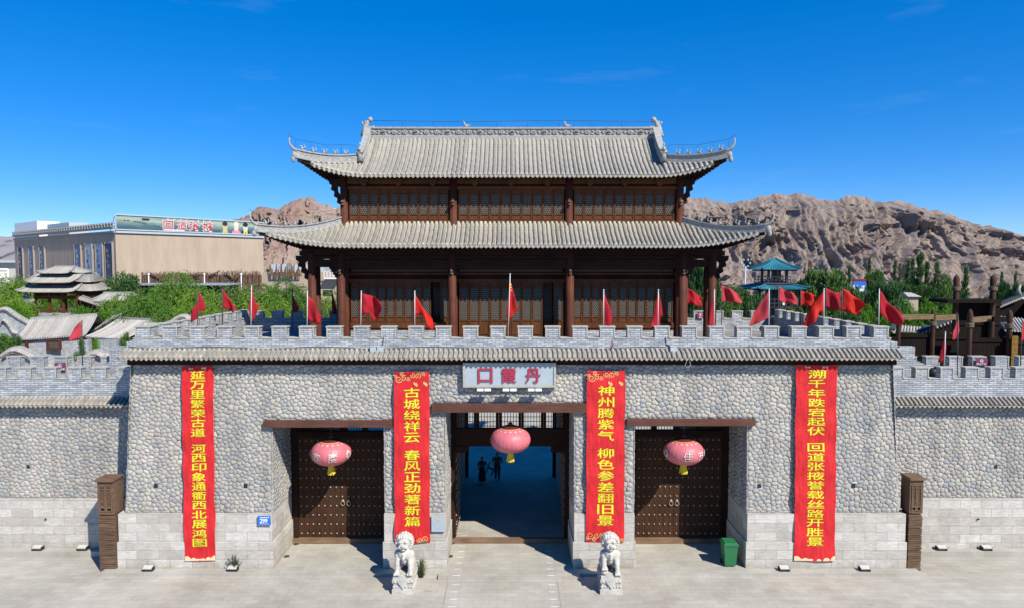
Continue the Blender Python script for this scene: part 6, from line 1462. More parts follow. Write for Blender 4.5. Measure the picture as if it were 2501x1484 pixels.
# small pagoda
Yp = 135; q = lambda u, v, Y=Yp: px(u, v, Y)
pg = thing('small_pagoda', 'small three-roofed timber pagoda with open ground storey in the left village', 'pagoda', (q(138, 764).x, Yp, 0))
x0, x1 = q(88, 760).x, q(190, 760).x; zf = q(140, 764).z; D0 = 9
b = MB(); b.box(x0 - .6, x1 + .6, Yp - .8, Yp + D0 + .6, 0, zf); b.build('base', M['brick'], pg)
zb_, ze1 = q(140, 727).z, q(140, 713, Yp - 1.5).z
for u in (88, 121.5, 155.5, 190):
    for y in (Yp, Yp + D0): b = MB(); xx_ = q(u, 750).x; b.box(xx_ - .2, xx_ + .2, y - .2, y + .2, zf, ze1); b.build('column', M['wood_win'], pg)
b = MB(); b.box(x0, x1, Yp - .15, Yp + .15, zb_ - .2, zb_ + .5); b.box(x0, x1, Yp - .1, Yp + .1, zb_ + .8, ze1); b.box(x0 - .1, x0 + .1, Yp, Yp + D0, zb_, ze1); b.box(x1 - .1, x1 + .1, Yp, Yp + D0, zb_, ze1); b.build('beam', M['wood_win'], pg)
b = MB(); zr_ = q(140, 757).z; b.box(x0, x1, Yp - .25, Yp - .12, zr_ - .06, zr_ + .08); b.box(x0, x1, Yp - .25, Yp - .12, zf + .1, zf + .25)
for k in range(50): xx_ = lerp(x0, x1, k / 49); b.box(xx_ - .04, xx_ + .04, Yp - .22, Yp - .15, zf + .1, zr_)
b.build('railing', M['wood_win'], pg)
hip(pg, q(50, 712).x + .4, q(203, 712).x - .4, Yp - 1.8, Yp + D0 + 1.8, ze1, ze1 + (q(140, 697, Yp + 1).z - ze1) / .44, 4.5, 'lower_roof', cut=.5)
u0, u1 = q(90, 700, Yp + 1).x, q(178, 700, Yp + 1).x; ze2 = q(140, 690, Yp - .8).z
b = MB(); b.box(u0, u1, Yp + 1, Yp + D0 - 1, ze1 - .2, ze2); b.build('upper_storey', M['wood_col'], pg)
hip(pg, q(64, 690).x + .3, q(190, 690).x - .3, Yp - .8, Yp + D0 + .8, ze2, ze2 + (q(140, 671, Yp + 2.2).z - ze2) / .57, 4.6, 'middle_roof', cut=.62)
ze3 = q(124, 667, Yp + 1).z; b = MB(); b.box(q(98, 668).x, q(152, 668).x, Yp + 2.2, Yp + D0 - 2.2, ze2 + .5, ze3); b.build('lantern_storey', M['wood_dark'], pg)
hip(pg, q(84, 667).x, q(165, 667).x, Yp + .8, Yp + D0 - .8, ze3, q(138, 651.5, Yp + 4).z, 1.9, 'top_roof')
def shed_roof(label, corners, name='gallery', th=.18, post=True, cat='gallery'):
    c = [Vector(p) for p in corners]; t = thing(name, label, cat, (c[0].x, c[0].y, 0), 'tiled gallery roofs beside the small pagoda'); b = MB(); n = max(3, int((c[1] - c[0]).length / .33)); lat = (c[1] - c[0]).normalized()
    for k in range(n + 1): row(b, [c[3].lerp(c[2], k / n), c[0].lerp(c[1], k / n)], lat, .1, 3, False)
    b.poly(c); b.build('roof', M['tile_far'], t); w = MB(); o = Vector((0, 0, .25)); a, e = c[0] + Vector((0, .6, 0)), c[1] + Vector((0, .6, 0))
    w.hexa([(a.x, a.y, 0), (e.x, e.y, 0), (e.x, e.y + .3, 0), (a.x, a.y + .3, 0)], [a - o, e - o, e - o + Vector((0, .3, 0)), a - o + Vector((0, .3, 0))]); w.build('wall', M['wood_dark'], t)
    g = MB(); g.beam(c[3] + Vector((0, 0, .1)), c[2] + Vector((0, 0, .1)), .3, .3); g.build('roof_ridge', M['ridge'], t)
shed_roof('stepped gallery roof descending left of the small pagoda', (q(57, 746, 131), q(85, 733, 133), q(69, 721, 137), q(32, 735, 135)))
shed_roof('long gallery roof descending right of the small pagoda', (q(192, 731, 133), q(256, 752, 127), q(262, 747, 131), q(193, 720, 137)))
t = thing('village_pavilion', 'low hip-roofed pavilion between the pagoda and the dark round tree', 'pavilion', (q(275, 730, 125).x, 125, 0)); z_ = q(275, 736, 123).z
hip(t, q(231, 734, 124).x, q(312, 734, 124).x, 123, 130, z_, q(290, 716, 126.5).z, 2.6); b = MB(); b.box(q(252, 740, 124).x, q(303, 740, 124).x, 124.5, 128.5, 0, z_ - .05); b.build('wall', M['wood_dark'], t)
# beige exhibition hall with billboard and posters
C0 = Vector((-98.4, 170, 0)); du = Vector((.59, .807, 0)); dw = Vector((-.772, .636, 0)); LR, LL = 41.5, 81
zt_ = U(285, 568, 170).z
hall = thing('exhibition_hall', 'large beige windowless hall with a grey cornice behind the left village', 'hall', C0)
b = MB(); q4 = [C0, C0 + du * LR, C0 + du * LR + dw * LL, C0 + dw * LL]; b.hexa(q4, [p + Vector((0, 0, zt_)) for p in q4]); b.build('wall', M['stucco'], hall)
b = MB(); n_ = -du
for z, h, o in ((zt_, .5, .15), (zt_ + 1.0, .9, .35), (zt_ + 2.3, .25, .5)): b.beam(C0 + n_ * o * .5 + Vector((0, 0, z + h / 2)), C0 + dw * LL + n_ * o * .5 + Vector((0, 0, z + h / 2)), o + .3, h)
for k in range(42):
    p = C0 + dw * (1 + k * 1.9) + n_ * .3; b.beam(p + Vector((0, 0, zt_ + 1.9)), p + n_ * .55 + Vector((0, 0, zt_ + 1.7)), .55, .5); b.beam(p + Vector((0, 0, zt_ + 2.2)), p + n_ * .7 + Vector((0, 0, zt_ + 2.3)), .8, .3)
b.build('cornice', M['ridge'], hall)
b = MB(); b.beam(C0 + dw * 58 + du * 3 + Vector((0, 0, zt_ + 2.6)), C0 + dw * 80 + du * 3 + Vector((0, 0, zt_ + 2.6)), 6, 5.4); b.build('rooftop_block', M['white'], hall)
b = MB(); b.beam(C0 + dw * 36 + du * 4 + Vector((0, 0, zt_ + 2.4)), C0 + dw * 54 + du * 4 + Vector((0, 0, zt_ + 2.4)), 5, 3.4); b.build('rooftop_plant', M['palegrey'], hall)
b = MB(); f_ = -dw; b.beam(C0 + f_ * .2 + Vector((0, 0, zt_ + .35)), C0 + du * LR + f_ * .2 + Vector((0, 0, zt_ + .35)), .5, .7); b.build('fascia', M['palegrey'], hall)
# billboard along the roof edge
bz0, bz1 = zt_ + .85, U(285, 523, 170).z
bb = thing('billboard', 'long rooftop billboard with red brush characters and three costumed figures on the beige hall', 'billboard', C0 + Vector((0, 0, bz0)))
o_ = C0 + f_ * .45; bp = lambda a, z, d=0: o_ + du * (a * LR) + Vector((0, 0, lerp(bz0, bz1, z))) + f_ * d
mbill, tt, bs = nmat('billboard_print', .5, .3); tc = coords(tt); sp = node(tt, 'ShaderNodeSeparateXYZ'); tt.links.new(tc, sp.inputs[0]); zz = mth(tt, 'DIVIDE', sp.outputs[2], bz1 - bz0)
wv = mth(tt, 'ADD', zz, mth(tt, 'MULTIPLY', mth(tt, 'SUBTRACT', noise(tt, mapping(tt, tc, (.12, .12, .5)), 1.2, 4), .5), .7)); tt.links.new(ramp(tt, wv, ((0, (.025, .075, .12)), (.3, (.07, .14, .16)), (.55, (.20, .27, .23)), (.72, (.36, .42, .33)), (.9, (.18, .30, .30)), (1, (.11, .21, .24)))), bs.inputs['Base Color'])
b = MB(); q4 = [bp(0, 0), bp(1, 0), bp(1, 1), bp(0, 1)]; q5 = [p - f_ * .5 for p in q4]; b.poly(q4); b.hexa([q4[0] - f_ * .02, q4[1] - f_ * .02, q5[1], q5[0]], [q4[3] - f_ * .02, q4[2] - f_ * .02, q5[2], q5[3]]); b.build('panel', mbill, bb)
b = MB()
for a, c in (((0, 0), (1, 0)), ((0, 1), (1, 1)), ((0, 0), (0, 1)), ((1, 0), (1, 1))): b.beam(bp(*a, .06), bp(*c, .06), .3, .3)
for k in range(9): b.beam(bp(k / 8, .9, -.5), bp(k / 8, -.1, -3.5), .12, .12)
b.build('frame', M['palegrey'], bb)
asp = LR / (bz1 - bz0); rd, wh = MB(), MB(); bm_ = lambda a, z, d: bp(a / asp, z, .03 + d)
for c, u, s in (('回', .315, .5), ('道', .405, .5), ('张', .485, .54), ('掖', .58, .56)):
    write(wh, c, u * asp, .45, s * 1.42, s * 1.22, bm_, .042, 0, .0, True); write(rd, c, u * asp, .45, s * 1.4, s * 1.2, bm_, .008, 0, .05, True)
for k, c in enumerate('别错过了一场好秀'): write(wh, c, (.315 + k * .040) * asp, .87, .13, .13, bm_, .02, 0, 0, c != '一')
wh.poly([bm_(a * asp, z, .01) for a, z in ((.285, .06), (.42, .06), (.42, .14), (.285, .14))])
rd.build('lettering', plain('brush_red', (.50, .03, .045), .5), bb); wh.build('white_lettering', M['white'], bb)
b = MB()
for k, c in enumerate('MEMORIES OF ZHANGYE'):
    if c != ' ': write(b, c, (.291 + k * .0069) * asp, .1, .034, .05, bm_, .01, 0, .04, True)
b.build('caption_lettering', M['palegrey'], bb)
b = MB()
for a, z in ((.05, .62), (.07, .63), (.11, .57), (.125, .55), (.14, .53), (.155, .5), (.17, .47), (.225, .36), (.24, .33), (.255, .3)):
    for du_, r_ in ((0, .035), (.18, .03)): b.poly([bm_(a * asp + du_ * .3 + r_ * 1.6 * math.cos(k), z + r_ * math.sin(k), .01) for k in range(6)])
for k in range(5): b.poly([bm_((.16 + .008 * k) * asp + .11 * math.cos(j), .76 + .08 * math.sin(j), .012) for j in range(6)])
b.build('camel_silhouette', plain('ink', (.03, .05, .06), .6), bb)
def figure(u, hat, robe, face, scarf, hw, name):
    def el(m, cx, cz, rx, rz, d, n=16): m.poly([bm_(u * asp + cx + rx * math.cos(6.283 * k / n), cz + rz * math.sin(6.283 * k / n), d) for k in range(n)])
    mm = [MB() for _ in range(4)]; mm[0].poly([bm_(u * asp + a, z, .02) for a, z in ((-.42, .02), (.42, .02), (.3, .24), (.1, .34), (-.1, .34), (-.3, .24))])
    el(mm[1], 0, .48, .2, .24, .03); el(mm[2], 0, .74, hw * 1.15, .17, .035); el(mm[2], 0, .86, hw * .7, .12, .036); mm[3].poly([bm_(u * asp + a, z, .028) for a, z in ((-.17, .03), (-.05, .03), (0, .22), (.05, .03), (.17, .03), (.17, .4), (.13, .4), (0, .26), (-.13, .4), (-.17, .4))])
    mm[2].poly([bm_(u * asp + a, z, .038) for a, z in ((-.1, .52), (-.03, .52), (-.03, .54), (-.1, .54))]); mm[2].poly([bm_(u * asp + a, z, .038) for a, z in ((.03, .52), (.1, .52), (.1, .54), (.03, .54))]); mm[2].poly([bm_(u * asp + a, z, .038) for a, z in ((-.04, .36), (.04, .36), (.03, .39), (-.03, .39))])
    for m_, n2, c in zip(mm, ('robe_print', 'face_print', 'headdress_print', 'scarf_print'), (robe, face, hat, scarf)): m_.build(n2, plain(n2, c, .6), bb)
figure(.702, (.03, .03, .03), (.05, .22, .18), (.55, .42, .33), (.70, .50, .05), .19, 'a'); figure(.785, (.62, .60, .50), (.60, .20, .28), (.66, .52, .44), (.6, .25, .3), .2, 'b'); figure(.855, (.02, .02, .025), (.02, .02, .03), (.62, .56, .50), (.62, .52, .06), .19, 'c')
# tall posters hung on the long left side
for i, (d, c1, c2, lb) in enumerate(((4.2, (.01, .02, .14), (.30, .22, .10), 'deep navy poster with yellow heading, nearest the corner of the beige hall'), (10.5, (.30, .37, .50), (.03, .05, .12), 'pale blue poster with rows of round portraits'), (17.5, (.38, .48, .55), (.10, .25, .40), 'light blue poster with brush writing'), (25.5, (.11, .14, .24), (.25, .16, .18), 'slate blue poster right of the wide blank wall'), (54.5, (.09, .14, .2), (.22, .07, .06), 'teal poster with a red foot, left of the wide blank wall'), (64.5, (.11, .15, .26), (.16, .10, .16), 'blue-violet poster, second from the far end of the hall'), (75, (.02, .025, .09), (.16, .10, .10), 'dark navy poster at the far left end of the hall'))):
    p = C0 + dw * d - du * .0; z0, z1 = 4.0, U(264, 594, 173).z - .12 * d * .0; w_ = 4.6; t = thing('hanging_poster', lb, 'poster', p + Vector((0, 0, z0)), 'tall posters on the side of the beige hall')
    hp = lambda a, z, e=0: p + dw * (w_ * (1 - a) - w_ / 2) - du * (.12 + e) + Vector((0, 0, lerp(z0, z1, z)))
    m_, tt, bs = nmat('poster_print', .5, .3); tc = coords(tt); sp = node(tt, 'ShaderNodeSeparateXYZ'); tt.links.new(tc, sp.inputs[0]); zz = mth(tt, 'ADD', mth(tt, 'DIVIDE', sp.outputs[2], z1 - z0), mth(tt, 'MULTIPLY', mth(tt, 'SUBTRACT', noise(tt, tc, .6, 4, .7), .5), .9)); tt.links.new(ramp(tt, zz, ((.1, c2), (.45, tuple(x * .8 + y * .2 for x, y in zip(c1, c2))), (.8, c1), (1, c1))), bs.inputs['Base Color'])
    b = MB(); qf = [hp(0, 0), hp(1, 0), hp(1, 1), hp(0, 1)]; qb = [v + du * .1 for v in qf]; b.hexa([qf[0], qf[1], qb[1], qb[0]], [qf[3], qf[2], qb[2], qb[3]]); b.build('panel', m_, t, fix=True)
    b = MB(); rr = random.Random(i)
    if i == 1:
        for r_ in range(2):
            for k in range(2 + r_): x = .5 + (k - (1 + r_) / 2) * .3; b.poly([hp(x + .1 * math.cos(6.283 * j / 10), .42 - r_ * .12 + .045 * math.sin(6.283 * j / 10), .02) for j in range(10)])
    for k in range(4): 
        x = .3 + .12 * (k % 2); write(b, '山水心丹霞古城大路'[(i + k) % 9], x * 4.6, (.88 - .09 * k) * 16, 1.3, 1.1, lambda a, z, e: hp(a / 4.6, z / 16, .03), .01, 0, 0, True)
    b.build('lettering', M['yellow'] if i == 0 else (M['black'] if i in (1, 2) else M['white']), t)
    fr_ = MB(); 
    for a in (-.02, 1.1): fr_.beam(hp(a, 0, -.05), hp(a, 1.02, -.05), .55 if a > .5 else .15, .3)
    fr_.build('pilaster', M['stucco'], t)
# brown stick fence with lamps and canopy in front of the hall
Ys = 150
t = thing('stick_fence', 'ragged brown stick fence along the foot of the beige hall', 'fence', U(490, 690, Ys) * 1.0); b = MB(); rr = random.Random(8); za = U(500, 692, Ys).z - 6
xa, xb = U(346, 680, Ys).x, U(638, 680, Ys).x; n = 330
for k in range(n):
    x = lerp(xa, xb, k / n); f = k / n; h = U(500, rr.uniform(660, 668) if f > .62 else rr.uniform(663, 669), Ys).z + (.5 * rr.random() if rr.random() < .15 else 0); b.tube([(x, Ys + rr.uniform(-.15, .15), za), (x + rr.uniform(-.12, .12), Ys + rr.uniform(-.2, .2), h)], [.09, .05], 4, smooth=False)
b.box(xa, xb, Ys + .2, Ys + .4, za, U(500, 671, Ys).z)
for u0, v0, u1, v1 in ((368, 666, 390, 678), (392, 688, 412, 676), (512, 674, 538, 660), (550, 665, 572, 679), (575, 686, 590, 664), (470, 672, 500, 668)): b.tube([U(u0, v0, Ys - .5), U(u1, v1, Ys - .5)], .14, 5)
for k in range(6): b.tube([U(478, 671 + k * 3.2, Ys - .4), U(496, 671 + k * 3.2, Ys - .4)], .13, 5)
b.build('stick_panel', plain('sticks', (.17, .105, .075), .9, .45, 1.2), t)
for u, l in ((363, 'white lamp post before the stick fence, left of the tallest willow'), (499, 'white lamp post before the middle of the stick fence'), (589, 'white lamp post before the right end of the stick fence')):
    p = U(u, 690, Ys - 3); tp = U(u, 672, Ys - 3); t = thing('lamp_post', l, 'lamp post', p, 'white lamp posts before the stick fence'); b = MB(); b.tube([(p.x, p.y, p.z - 3), tp], .1, 6); b.build('post', M['white'], t); b = MB(); b.ball(tp + Vector((0, 0, .2)), (.22, .22, .28)); b.build('lamp_head', M['white'], t)
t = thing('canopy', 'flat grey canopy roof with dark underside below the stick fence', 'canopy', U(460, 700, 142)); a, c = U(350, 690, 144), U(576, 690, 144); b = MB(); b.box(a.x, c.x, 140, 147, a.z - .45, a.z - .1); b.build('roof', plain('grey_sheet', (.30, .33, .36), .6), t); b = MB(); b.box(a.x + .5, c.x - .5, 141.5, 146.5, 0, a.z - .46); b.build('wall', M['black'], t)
# low tan buildings behind the pavilion columns
t = thing('tan_building', 'low tan building seen through the left columns of the pavilion', 'building', (U(740, 700, 170).x, 170, 0)); a, c = U(640, 664, 170), U(845, 664, 170); b = MB(); b.box(a.x, c.x, 170, 180, 0, a.z); b.build('wall', M['stucco'], t)
w0, w1 = U(789, 708, 170), U(813, 722, 170); b = MB(); b.box(w0.x, w1.x, 169.9, 170.02, w1.z, w0.z); b.build('window', M['glass'], t)
b = MB(); s0, s1 = U(660, 645, 178), U(790, 664, 178); b.box(s0.x, s1.x, 178, 186, a.z + .005, s0.z); b.build('roof_shed', M['palegrey'], t)
b = MB(); s0, s1 = U(791, 659, 168), U(828, 681, 168); b.box(s0.x, s1.x, 168, 169.8, s1.z, s1.z + .4); b.box(s0.x, s1.x, 168, 168.1, s0.z - .5, s0.z - .3)
for k in range(6): x = lerp(s0.x, s1.x, k / 5); b.box(x - .1, x + .1, 168, 168.15, s1.z + .3, s0.z - .2)
b.build('balcony', M['white'], t)
b = MB(); rr = random.Random(3)
for k in range(46): x = U(lerp(661, 735, k / 45), 664, 169).x; b.tube([(x, 169, a.z - 1), (x + rr.uniform(-.6, .6), 169, a.z + rr.uniform(.5, 2.2))], .1, 4, smooth=False)
b.build('stick_screen', M['oldwood'], t)
t = thing('factory_shed', 'long pale low shed at the far left beyond the village', 'building', (U(15, 650, 300).x, 300, 0)); a, c = U(-120, 641, 300), U(60, 641, 300); b = MB(); b.box(a.x, c.x, 300, 330, 0, a.z); b.build('wall', M['cream'], t); b = MB(); b.box(a.x, c.x, 298, 332, a.z, a.z + 1.2); b.build('roof', M['palegrey'], t)
t = thing('steel_frame', 'white steel truss frame at the left picture edge', 'frame', U(5, 680, 200)); b = MB(); a, c = U(-40, 657, 200), U(19, 657, 200); z0 = U(0, 678, 200).z - 6
for x in (a.x, (a.x + c.x) / 2, c.x): b.tube([(x, 200, z0), (x, 200, a.z)], .25, 6)
b.tube([a, c], .25, 6); b.tube([a - Vector((0, 0, 1)), c - Vector((0, 0, 1))], .18, 6); b.tube([(c.x, 200, a.z - 3.4), (c.x - 3, 200, a.z - .3)], .18, 6); b.tube([(c.x - 7, 200, z0), (c.x - 1, 200, a.z - 1)], .15, 6); b.build('truss', M['white'], t)

# ------------------------------------------------------------------ right side: teal tower
Yt = 85; q = lambda u, v, Y=Yt: U(u, v, Y); xc = q(1890, 700).x
tw = thing('teal_tower', 'slim two-storey lookout tower with teal tiled pyramid roof', 'tower', (xc, Yt, 0))
hw1, hw2 = (q(1936.5, 657).x - q(1846.6, 657).x) / 2, (q(1949.8, 706).x - q(1830, 706).x) / 2
hip(tw, xc - hw1, xc + hw1, Yt - hw1, Yt + hw1, q(1890, 658, Yt - hw1).z, q(1890, 632).z, .02, 'upper_roof', .1, 'teal')
hip(tw, xc - hw2, xc + hw2, Yt - hw2, Yt + hw2, q(1890, 706, Yt - hw2).z, q(1890, 683).z, .02, 'lower_roof', .12, 'teal')
zA, zB, zC = q(1890, 692).z, q(1890, 659).z, q(1890, 707).z
b = MB(); b.box(xc - hw1 * .8, xc + hw1 * .8, Yt - hw1 * .8, Yt + hw1 * .8, zA - .05, zA + .15); b.build('upper_deck', M['pole_d'], tw)
for x in (-.48, .48):
    for y in (-.48, .48):
        b = MB(); b.box(xc + x * hw1 - .14, xc + x * hw1 + .14, Yt + y * hw1 - .14, Yt + y * hw1 + .14, zA, zB + .2); b.build('upper_post', M['pole_d'], tw)
        b = MB(); b.box(xc + x * hw2 * .9 - .16, xc + x * hw2 * .9 + .16, Yt + y * hw2 * .9 - .16, Yt + y * hw2 * .9 + .16, 0, zC + .3); b.build('lower_post', M['pole_d'], tw)
b = MB(); r_ = hw1 * .78; 
for z in (.45, .85): b.box(xc - r_, xc + r_, Yt - r_ - .03, Yt - r_ + .03, zA + z, zA + z + .06); b.box(xc - r_, xc + r_, Yt + r_ - .03, Yt + r_ + .03, zA + z, zA + z + .06); b.box(xc - r_ - .03, xc - r_ + .03, Yt - r_, Yt + r_, zA + z, zA + z + .06); b.box(xc + r_ - .03, xc + r_ + .03, Yt - r_, Yt + r_, zA + z, zA + z + .06)
for k in range(9):
    for y in (-r_, r_): x = xc - r_ + 2 * r_ * k / 8; b.box(x - .03, x + .03, Yt + y - .03, Yt + y + .03, zA, zA + .9)
b.build('upper_railing', M['pole_d'], tw)
b = MB(); b.box(xc - .25, xc + .35, Yt - .3, Yt + .3, zA, zB + .1); b.box(xc - .4, xc + .5, Yt - .4, Yt + .4, 0, zC); b.build('stair_core', M['pole_d'], tw)
b = MB(); zL = q(1890, 748).z; r_ = hw2 * .7
for z in (0, .5, 1.0, 1.5): b.box(xc - r_, xc + r_, Yt - r_ - .04, Yt - r_ + .04, zL + z, zL + z + .08)
for k in range(7): x = xc - r_ + 2 * r_ * k / 6; b.box(x - .05, x + .05, Yt - r_ - .05, Yt - r_ + .05, zL, zL + 1.6)
b.build('lower_railing', M['pole_d'], tw)
b = MB(); p, p2 = q(1895, 713), q(1899.5, 742); b.box(p.x, p2.x, Yt - r_ - .1, Yt - r_ - .05, p2.z, p.z); b.build('white_panel', M['white'], tw)
t = thing('lamp_post', 'pale teal flower-shaped lamp post left of the teal tower', 'lamp post', (U(1821, 670, 110).x, 110, 0)); b = MB(); tp = U(1821, 650, 110); b.tube([(tp.x, 110, 0), tp], .12, 6); b.build('post', M['palegrey'], t); b = MB()
for k in range(6): b.ball(tp + Vector((.7 * math.cos(k * 1.047), 0, .5 + .6 * math.sin(k * 1.047))), (.15, .12, .2), 7, 5)
b.tube([tp + Vector((-1.1, 0, -.6)), tp + Vector((1.1, 0, -.6))], .07, 5); b.build('lamp_cluster', M['palegrey'], t)
t = thing('hoarding', 'blue hoarding with white lower half among the trees', 'sign', U(2100, 700, 150)); a, c = U(2084.5, 685, 150), U(2116, 706, 150); b = MB(); b.box(a.x, c.x, 150, 150.3, (a.z + c.z) / 2, a.z); b.build('blue_panel', M['blue'], t); b = MB(); b.box(a.x, c.x, 150, 150.3, c.z - 3, (a.z + c.z) / 2); b.build('white_panel', M['white'], t); b = MB(); b.box(a.x, c.x, 149.9, 150.4, a.z, a.z + .35); b.build('red_edge', M['flag'], t)
b = MB()
for k, ch in enumerate('丹霞口'): write(b, ch, lerp(a.x, c.x, (k + .7) / 3.4), lerp(c.z, a.z, .3), .75, .8, lambda p, z, d: (p, 149.96, z), .02, 0, 0, True)
b.build('lettering', M['blue'], t)
t = thing('cream_hut', 'small cream hut roof among bamboo-like shrubs', 'hut', (U(2231, 720, 105).x, 105, 0)); a, c = U(2215, 716, 105), U(2248, 724, 105); b = MB(); b.box(a.x + .4, c.x - .3, 105, 107, 0, c.z); b.build('wall', M['stucco'], t); b = MB(); b.hexa([(a.x, 104.6, c.z + .01), (c.x, 104.6, c.z + .01), (c.x, 107.4, c.z + .01), (a.x, 107.4, c.z + .01)], [(a.x, 105.9, a.z + .1), (c.x - .9, 105.9, a.z + .1), (c.x - .9, 106.2, a.z + .1), (a.x, 106.2, a.z + .1)]); b.build('roof', M['tile_far'], t)
# ------------------------------------------------------------------ right side: dark timber stockade and tiled roofs
K = lambda x, y, Y: U(2143.4 + x * .2089, 646.3 + y * .2089, Y)
st = thing('timber_stockade', 'dark timber stockade with plank walls and pointed log posts right of the gate', 'stockade', (K(900, 900, 60).x, 60, 0))
def post(x, ytop, Y, r, ring=None, zb=0):
    p = K(x, ytop, Y); b = MB(); b.lathe((p.x, Y, 0), [(r * 1.05, zb), (r, p.z - 1.3), (r * 1.02, p.z - 1.0), (r * 1.15, p.z - .55), (r * .9, p.z - .25), (.05, p.z)], 12); o = b.build('post', M['logs'], st); g = MB()
    for k in range(3): g.tube([(p.x + (r + .07) * math.cos(a), Y + (r + .07) * math.sin(a), p.z - 1.25 - k * .12) for a in np.linspace(0, 6.283, 13)], .07, 5)
    g.build('rope_ring', M['rope'], o)
M['logs'] = wood('log_posts', (.11, .058, .038), (.04, .024, .017), 'z', .8); M['rope'] = plain('rope', (.16, .12, .08), .95, .2, 9); M['planks'] = wood('black_planks', (.022, .016, .013), (.009, .007, .006), 'z', .9); M['paleb'] = wood('pale_logs', (.36, .25, .14), (.10, .06, .035), 'x', .85)
for x, y, Y, r in ((252, 495, 62, .2), (652, 510, 62, .2), (1085, 515, 58, .2), (1550, 525, 58, .21)): post(x, y, Y, r)
for x, y, Y, r in ((925, 112, 66, .25), (1355, 112, 66, .26)): post(x, y, Y, r)
def panel(x0, x1, yt, Y, name='plank_wall', yt2=None):
    a, c = K(x0, yt, Y), K(x1, yt if yt2 is None else yt2, Y); b = MB(); n = max(3, int((c.x - a.x) / .22))
    for k in range(n): z = lerp(a.z, c.z, k / n); b.box(lerp(a.x, c.x, k / n) + .008, lerp(a.x, c.x, (k + 1) / n) - .008, Y, Y + .1 + .02 * (k % 2), 0, z)
    b.box(a.x, c.x, Y - .12, Y - .01, min(a.z, c.z) - .35, min(a.z, c.z) - .1); b.box(a.x, c.x, Y - .12, Y - .01, min(a.z, c.z) - 2.2, min(a.z, c.z) - 1.95); b.build(name, M['planks'], st)
panel(235, 640, 800, 62.2); panel(640, 1085, 822, 62.4); panel(1085, 1560, 850, 58.3); panel(1560, 1760, 880, 58.6); panel(890, 1440, 440, 66.4, 'gatehouse_wall')
b = MB(); a, c = K(818, 408, 65), K(1455, 445, 65); b.box(a.x, c.x, 65, 68, c.z, a.z); b.build('gatehouse_beam', M['planks'], st)
for (x0, y0, x1, y1, Y, m_) in ((275, 608, 645, 605, 61.9, 'paleb'), (660, 620, 905, 608, 62.2, 'paleb'), (1100, 643, 1345, 625, 60, 'paleb'), (1345, 632, 1545, 640, 59.5, 'planks')): b = MB(); b.beam(K(x0, y0, Y), K(x1, y1, Y), .3, .45); b.build('log_rail', M[m_], st)
def side_roof(label, pts, name='tiled_house', wall=None, verge=True):
    "a roof plane from (eave a, eave b, ridge b, ridge a) with tile rows, dark wall beneath"
    c = pts; t = thing(name, label, 'house', (c[0].x, c[0].y, 0), 'dark timber houses with tiled roofs at the right'); b = MB(); n = max(3, int((c[1] - c[0]).length / .3)); lat = (c[1] - c[0]).normalized(); rr = random.Random(1)
    for k in range(n + 1): b.cur = rr.random(); row(b, [c[3].lerp(c[2], k / n), c[0].lerp(c[1], k / n)], lat, .11, 4, False); 
    b.cur = .2; b.poly(c); b.build('roof', M['tile_far'], t); w = MB()
    for a, e in ((c[0], c[1]), (c[0], c[3]), (c[1], c[2])):
        a = a.lerp(e, .03); o = Vector((0, .4, -.3)); w.poly([Vector((a.x, a.y + .4, 0)), Vector((e.x, e.y + .4, 0)), e + o, a + o])
    w.build('wall', M['planks'], t)
    v = MB(); d = MB()
    for a, e in ((c[0], c[3]), (c[1], c[2])):
        v.beam(a + Vector((0, 0, .12)), e + Vector((0, 0, .2)), .35, .3); m_ = max(3, int((e - a).length / .5))
        for k in range(m_ + 1): p = a.lerp(e, k / m_); d.ball(p + Vector((0, -.2, -.12)), (.14, .08, .16), 7, 5)
    v.build('verge', M['pole_d'], t); d.build('verge_tiles', M['tile_far'], t); return t
side_roof('pale tiled roof low behind the first pointed post', [K(175, 775, 72), K(560, 785, 72), K(560, 735, 75), K(190, 705, 75)])
side_roof('dark gabled house with white verge tiles behind the second pointed post', [K(470, 795, 70), K(1000, 800, 92), K(1180, 640, 92), K(890, 640, 72)])
side_roof('tall tiled house at the right picture edge above the stockade', [K(1640, 400, 82), K(1990, 560, 74), K(2100, 520, 84), K(1760, 335, 92)])
b_ = side_roof('low tiled house behind the last pointed post at the right', [K(1500, 768, 66), K(1900, 790, 66), K(1800, 640, 74), K(1365, 600, 74)])
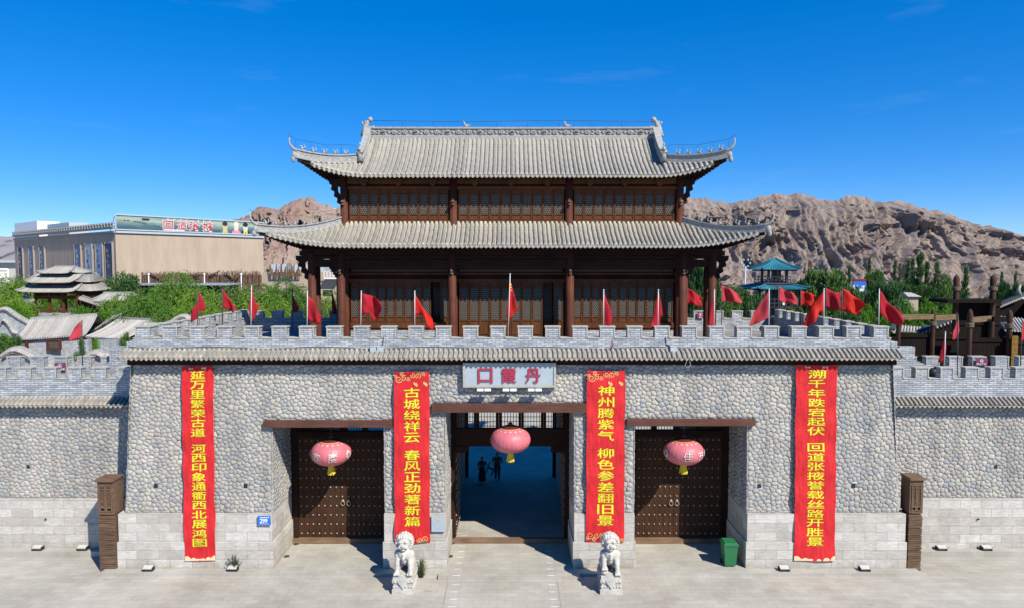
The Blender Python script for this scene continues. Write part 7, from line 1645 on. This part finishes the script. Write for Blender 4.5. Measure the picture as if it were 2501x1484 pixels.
t = thing('tiled_house', 'dark timber gable front with white verge tiles left of the tall tiled house', 'house', (K(1550, 700, 80).x, 80, 0), 'dark timber houses with tiled roofs at the right'); b = MB(); P = [K(1400, 478, 80), K(1640, 378, 80), K(1760, 420, 80)]; b.prism([(P[0].x, 0), (P[2].x, 0), (P[2].x, P[2].z), (P[1].x, P[1].z), (P[0].x, P[0].z)], 80, 80.4); b.build('wall', M['planks'], t, fix=True)
v = MB(); v.beam(P[0] + Vector((0, -.3, .2)), P[1] + Vector((0, -.3, .2)), .6, .3); v.build('verge', M['pole_d'], t); v = MB()
for k in range(12): v.ball(P[0].lerp(P[1], k / 11) + Vector((0, -.55, -.08)), (.15, .08, .17), 7, 5)
v.tube([P[1] + Vector((0, -.3, .2)), P[1] + Vector((-.2, -.3, .9)), P[1] + Vector((.05, -.3, 1.5))], [.25, .2, .08], 7); v.build('verge_tiles', M['tile_far'], t)
for l, x0, y0, x1, y1 in (('yellow lattice window frame behind the last pointed post', 1572, 832, 1624, 985),): a, c = K(x0, y0, 57.5), K(x1, y1, 57.5); t = thing('yellow_screen', l, 'screen', (a.x, 57.5, c.z)); b = MB(); [b.box(lerp(a.x, c.x, k / 4) - .03, lerp(a.x, c.x, k / 4) + .03, 57.4, 57.5, c.z - 3, a.z) for k in range(5)]; [b.box(a.x, c.x, 57.405, 57.495, lerp(c.z - 3, a.z, k / 9) - .03, lerp(c.z - 3, a.z, k / 9) + .03) for k in range(10)]; b.build('lattice', plain('yellow_wood', (.30, .17, .03), .7), t); b = MB(); b.box(a.x, c.x, 57.52, 57.6, c.z - 3, a.z); b.build('panel', M['wood_win'], t)
# dark loudspeaker shaped like a rock on the right rampart walk
p = U(2281, 912, 33.5); t = thing('lamp_fixture', 'small dark rounded fixture in a gap of the right rampart', 'light', (p.x, 33.5, 7.25)); b = MB(); b.ball((p.x, 33.5, p.z), (.28, .2, .3), 10, 7); b.ball((p.x + .1, 33.45, p.z + .25), (.16, .14, .14), 8, 6); b.build('housing', M['black'], t); b = MB(); b.lathe((p.x, 33.5, 7.25), [(.2, 0), (.2, .06), (.07, .1), (.07, p.z - 7.25)], 8); b.build('stand', M['pole_d'], t)
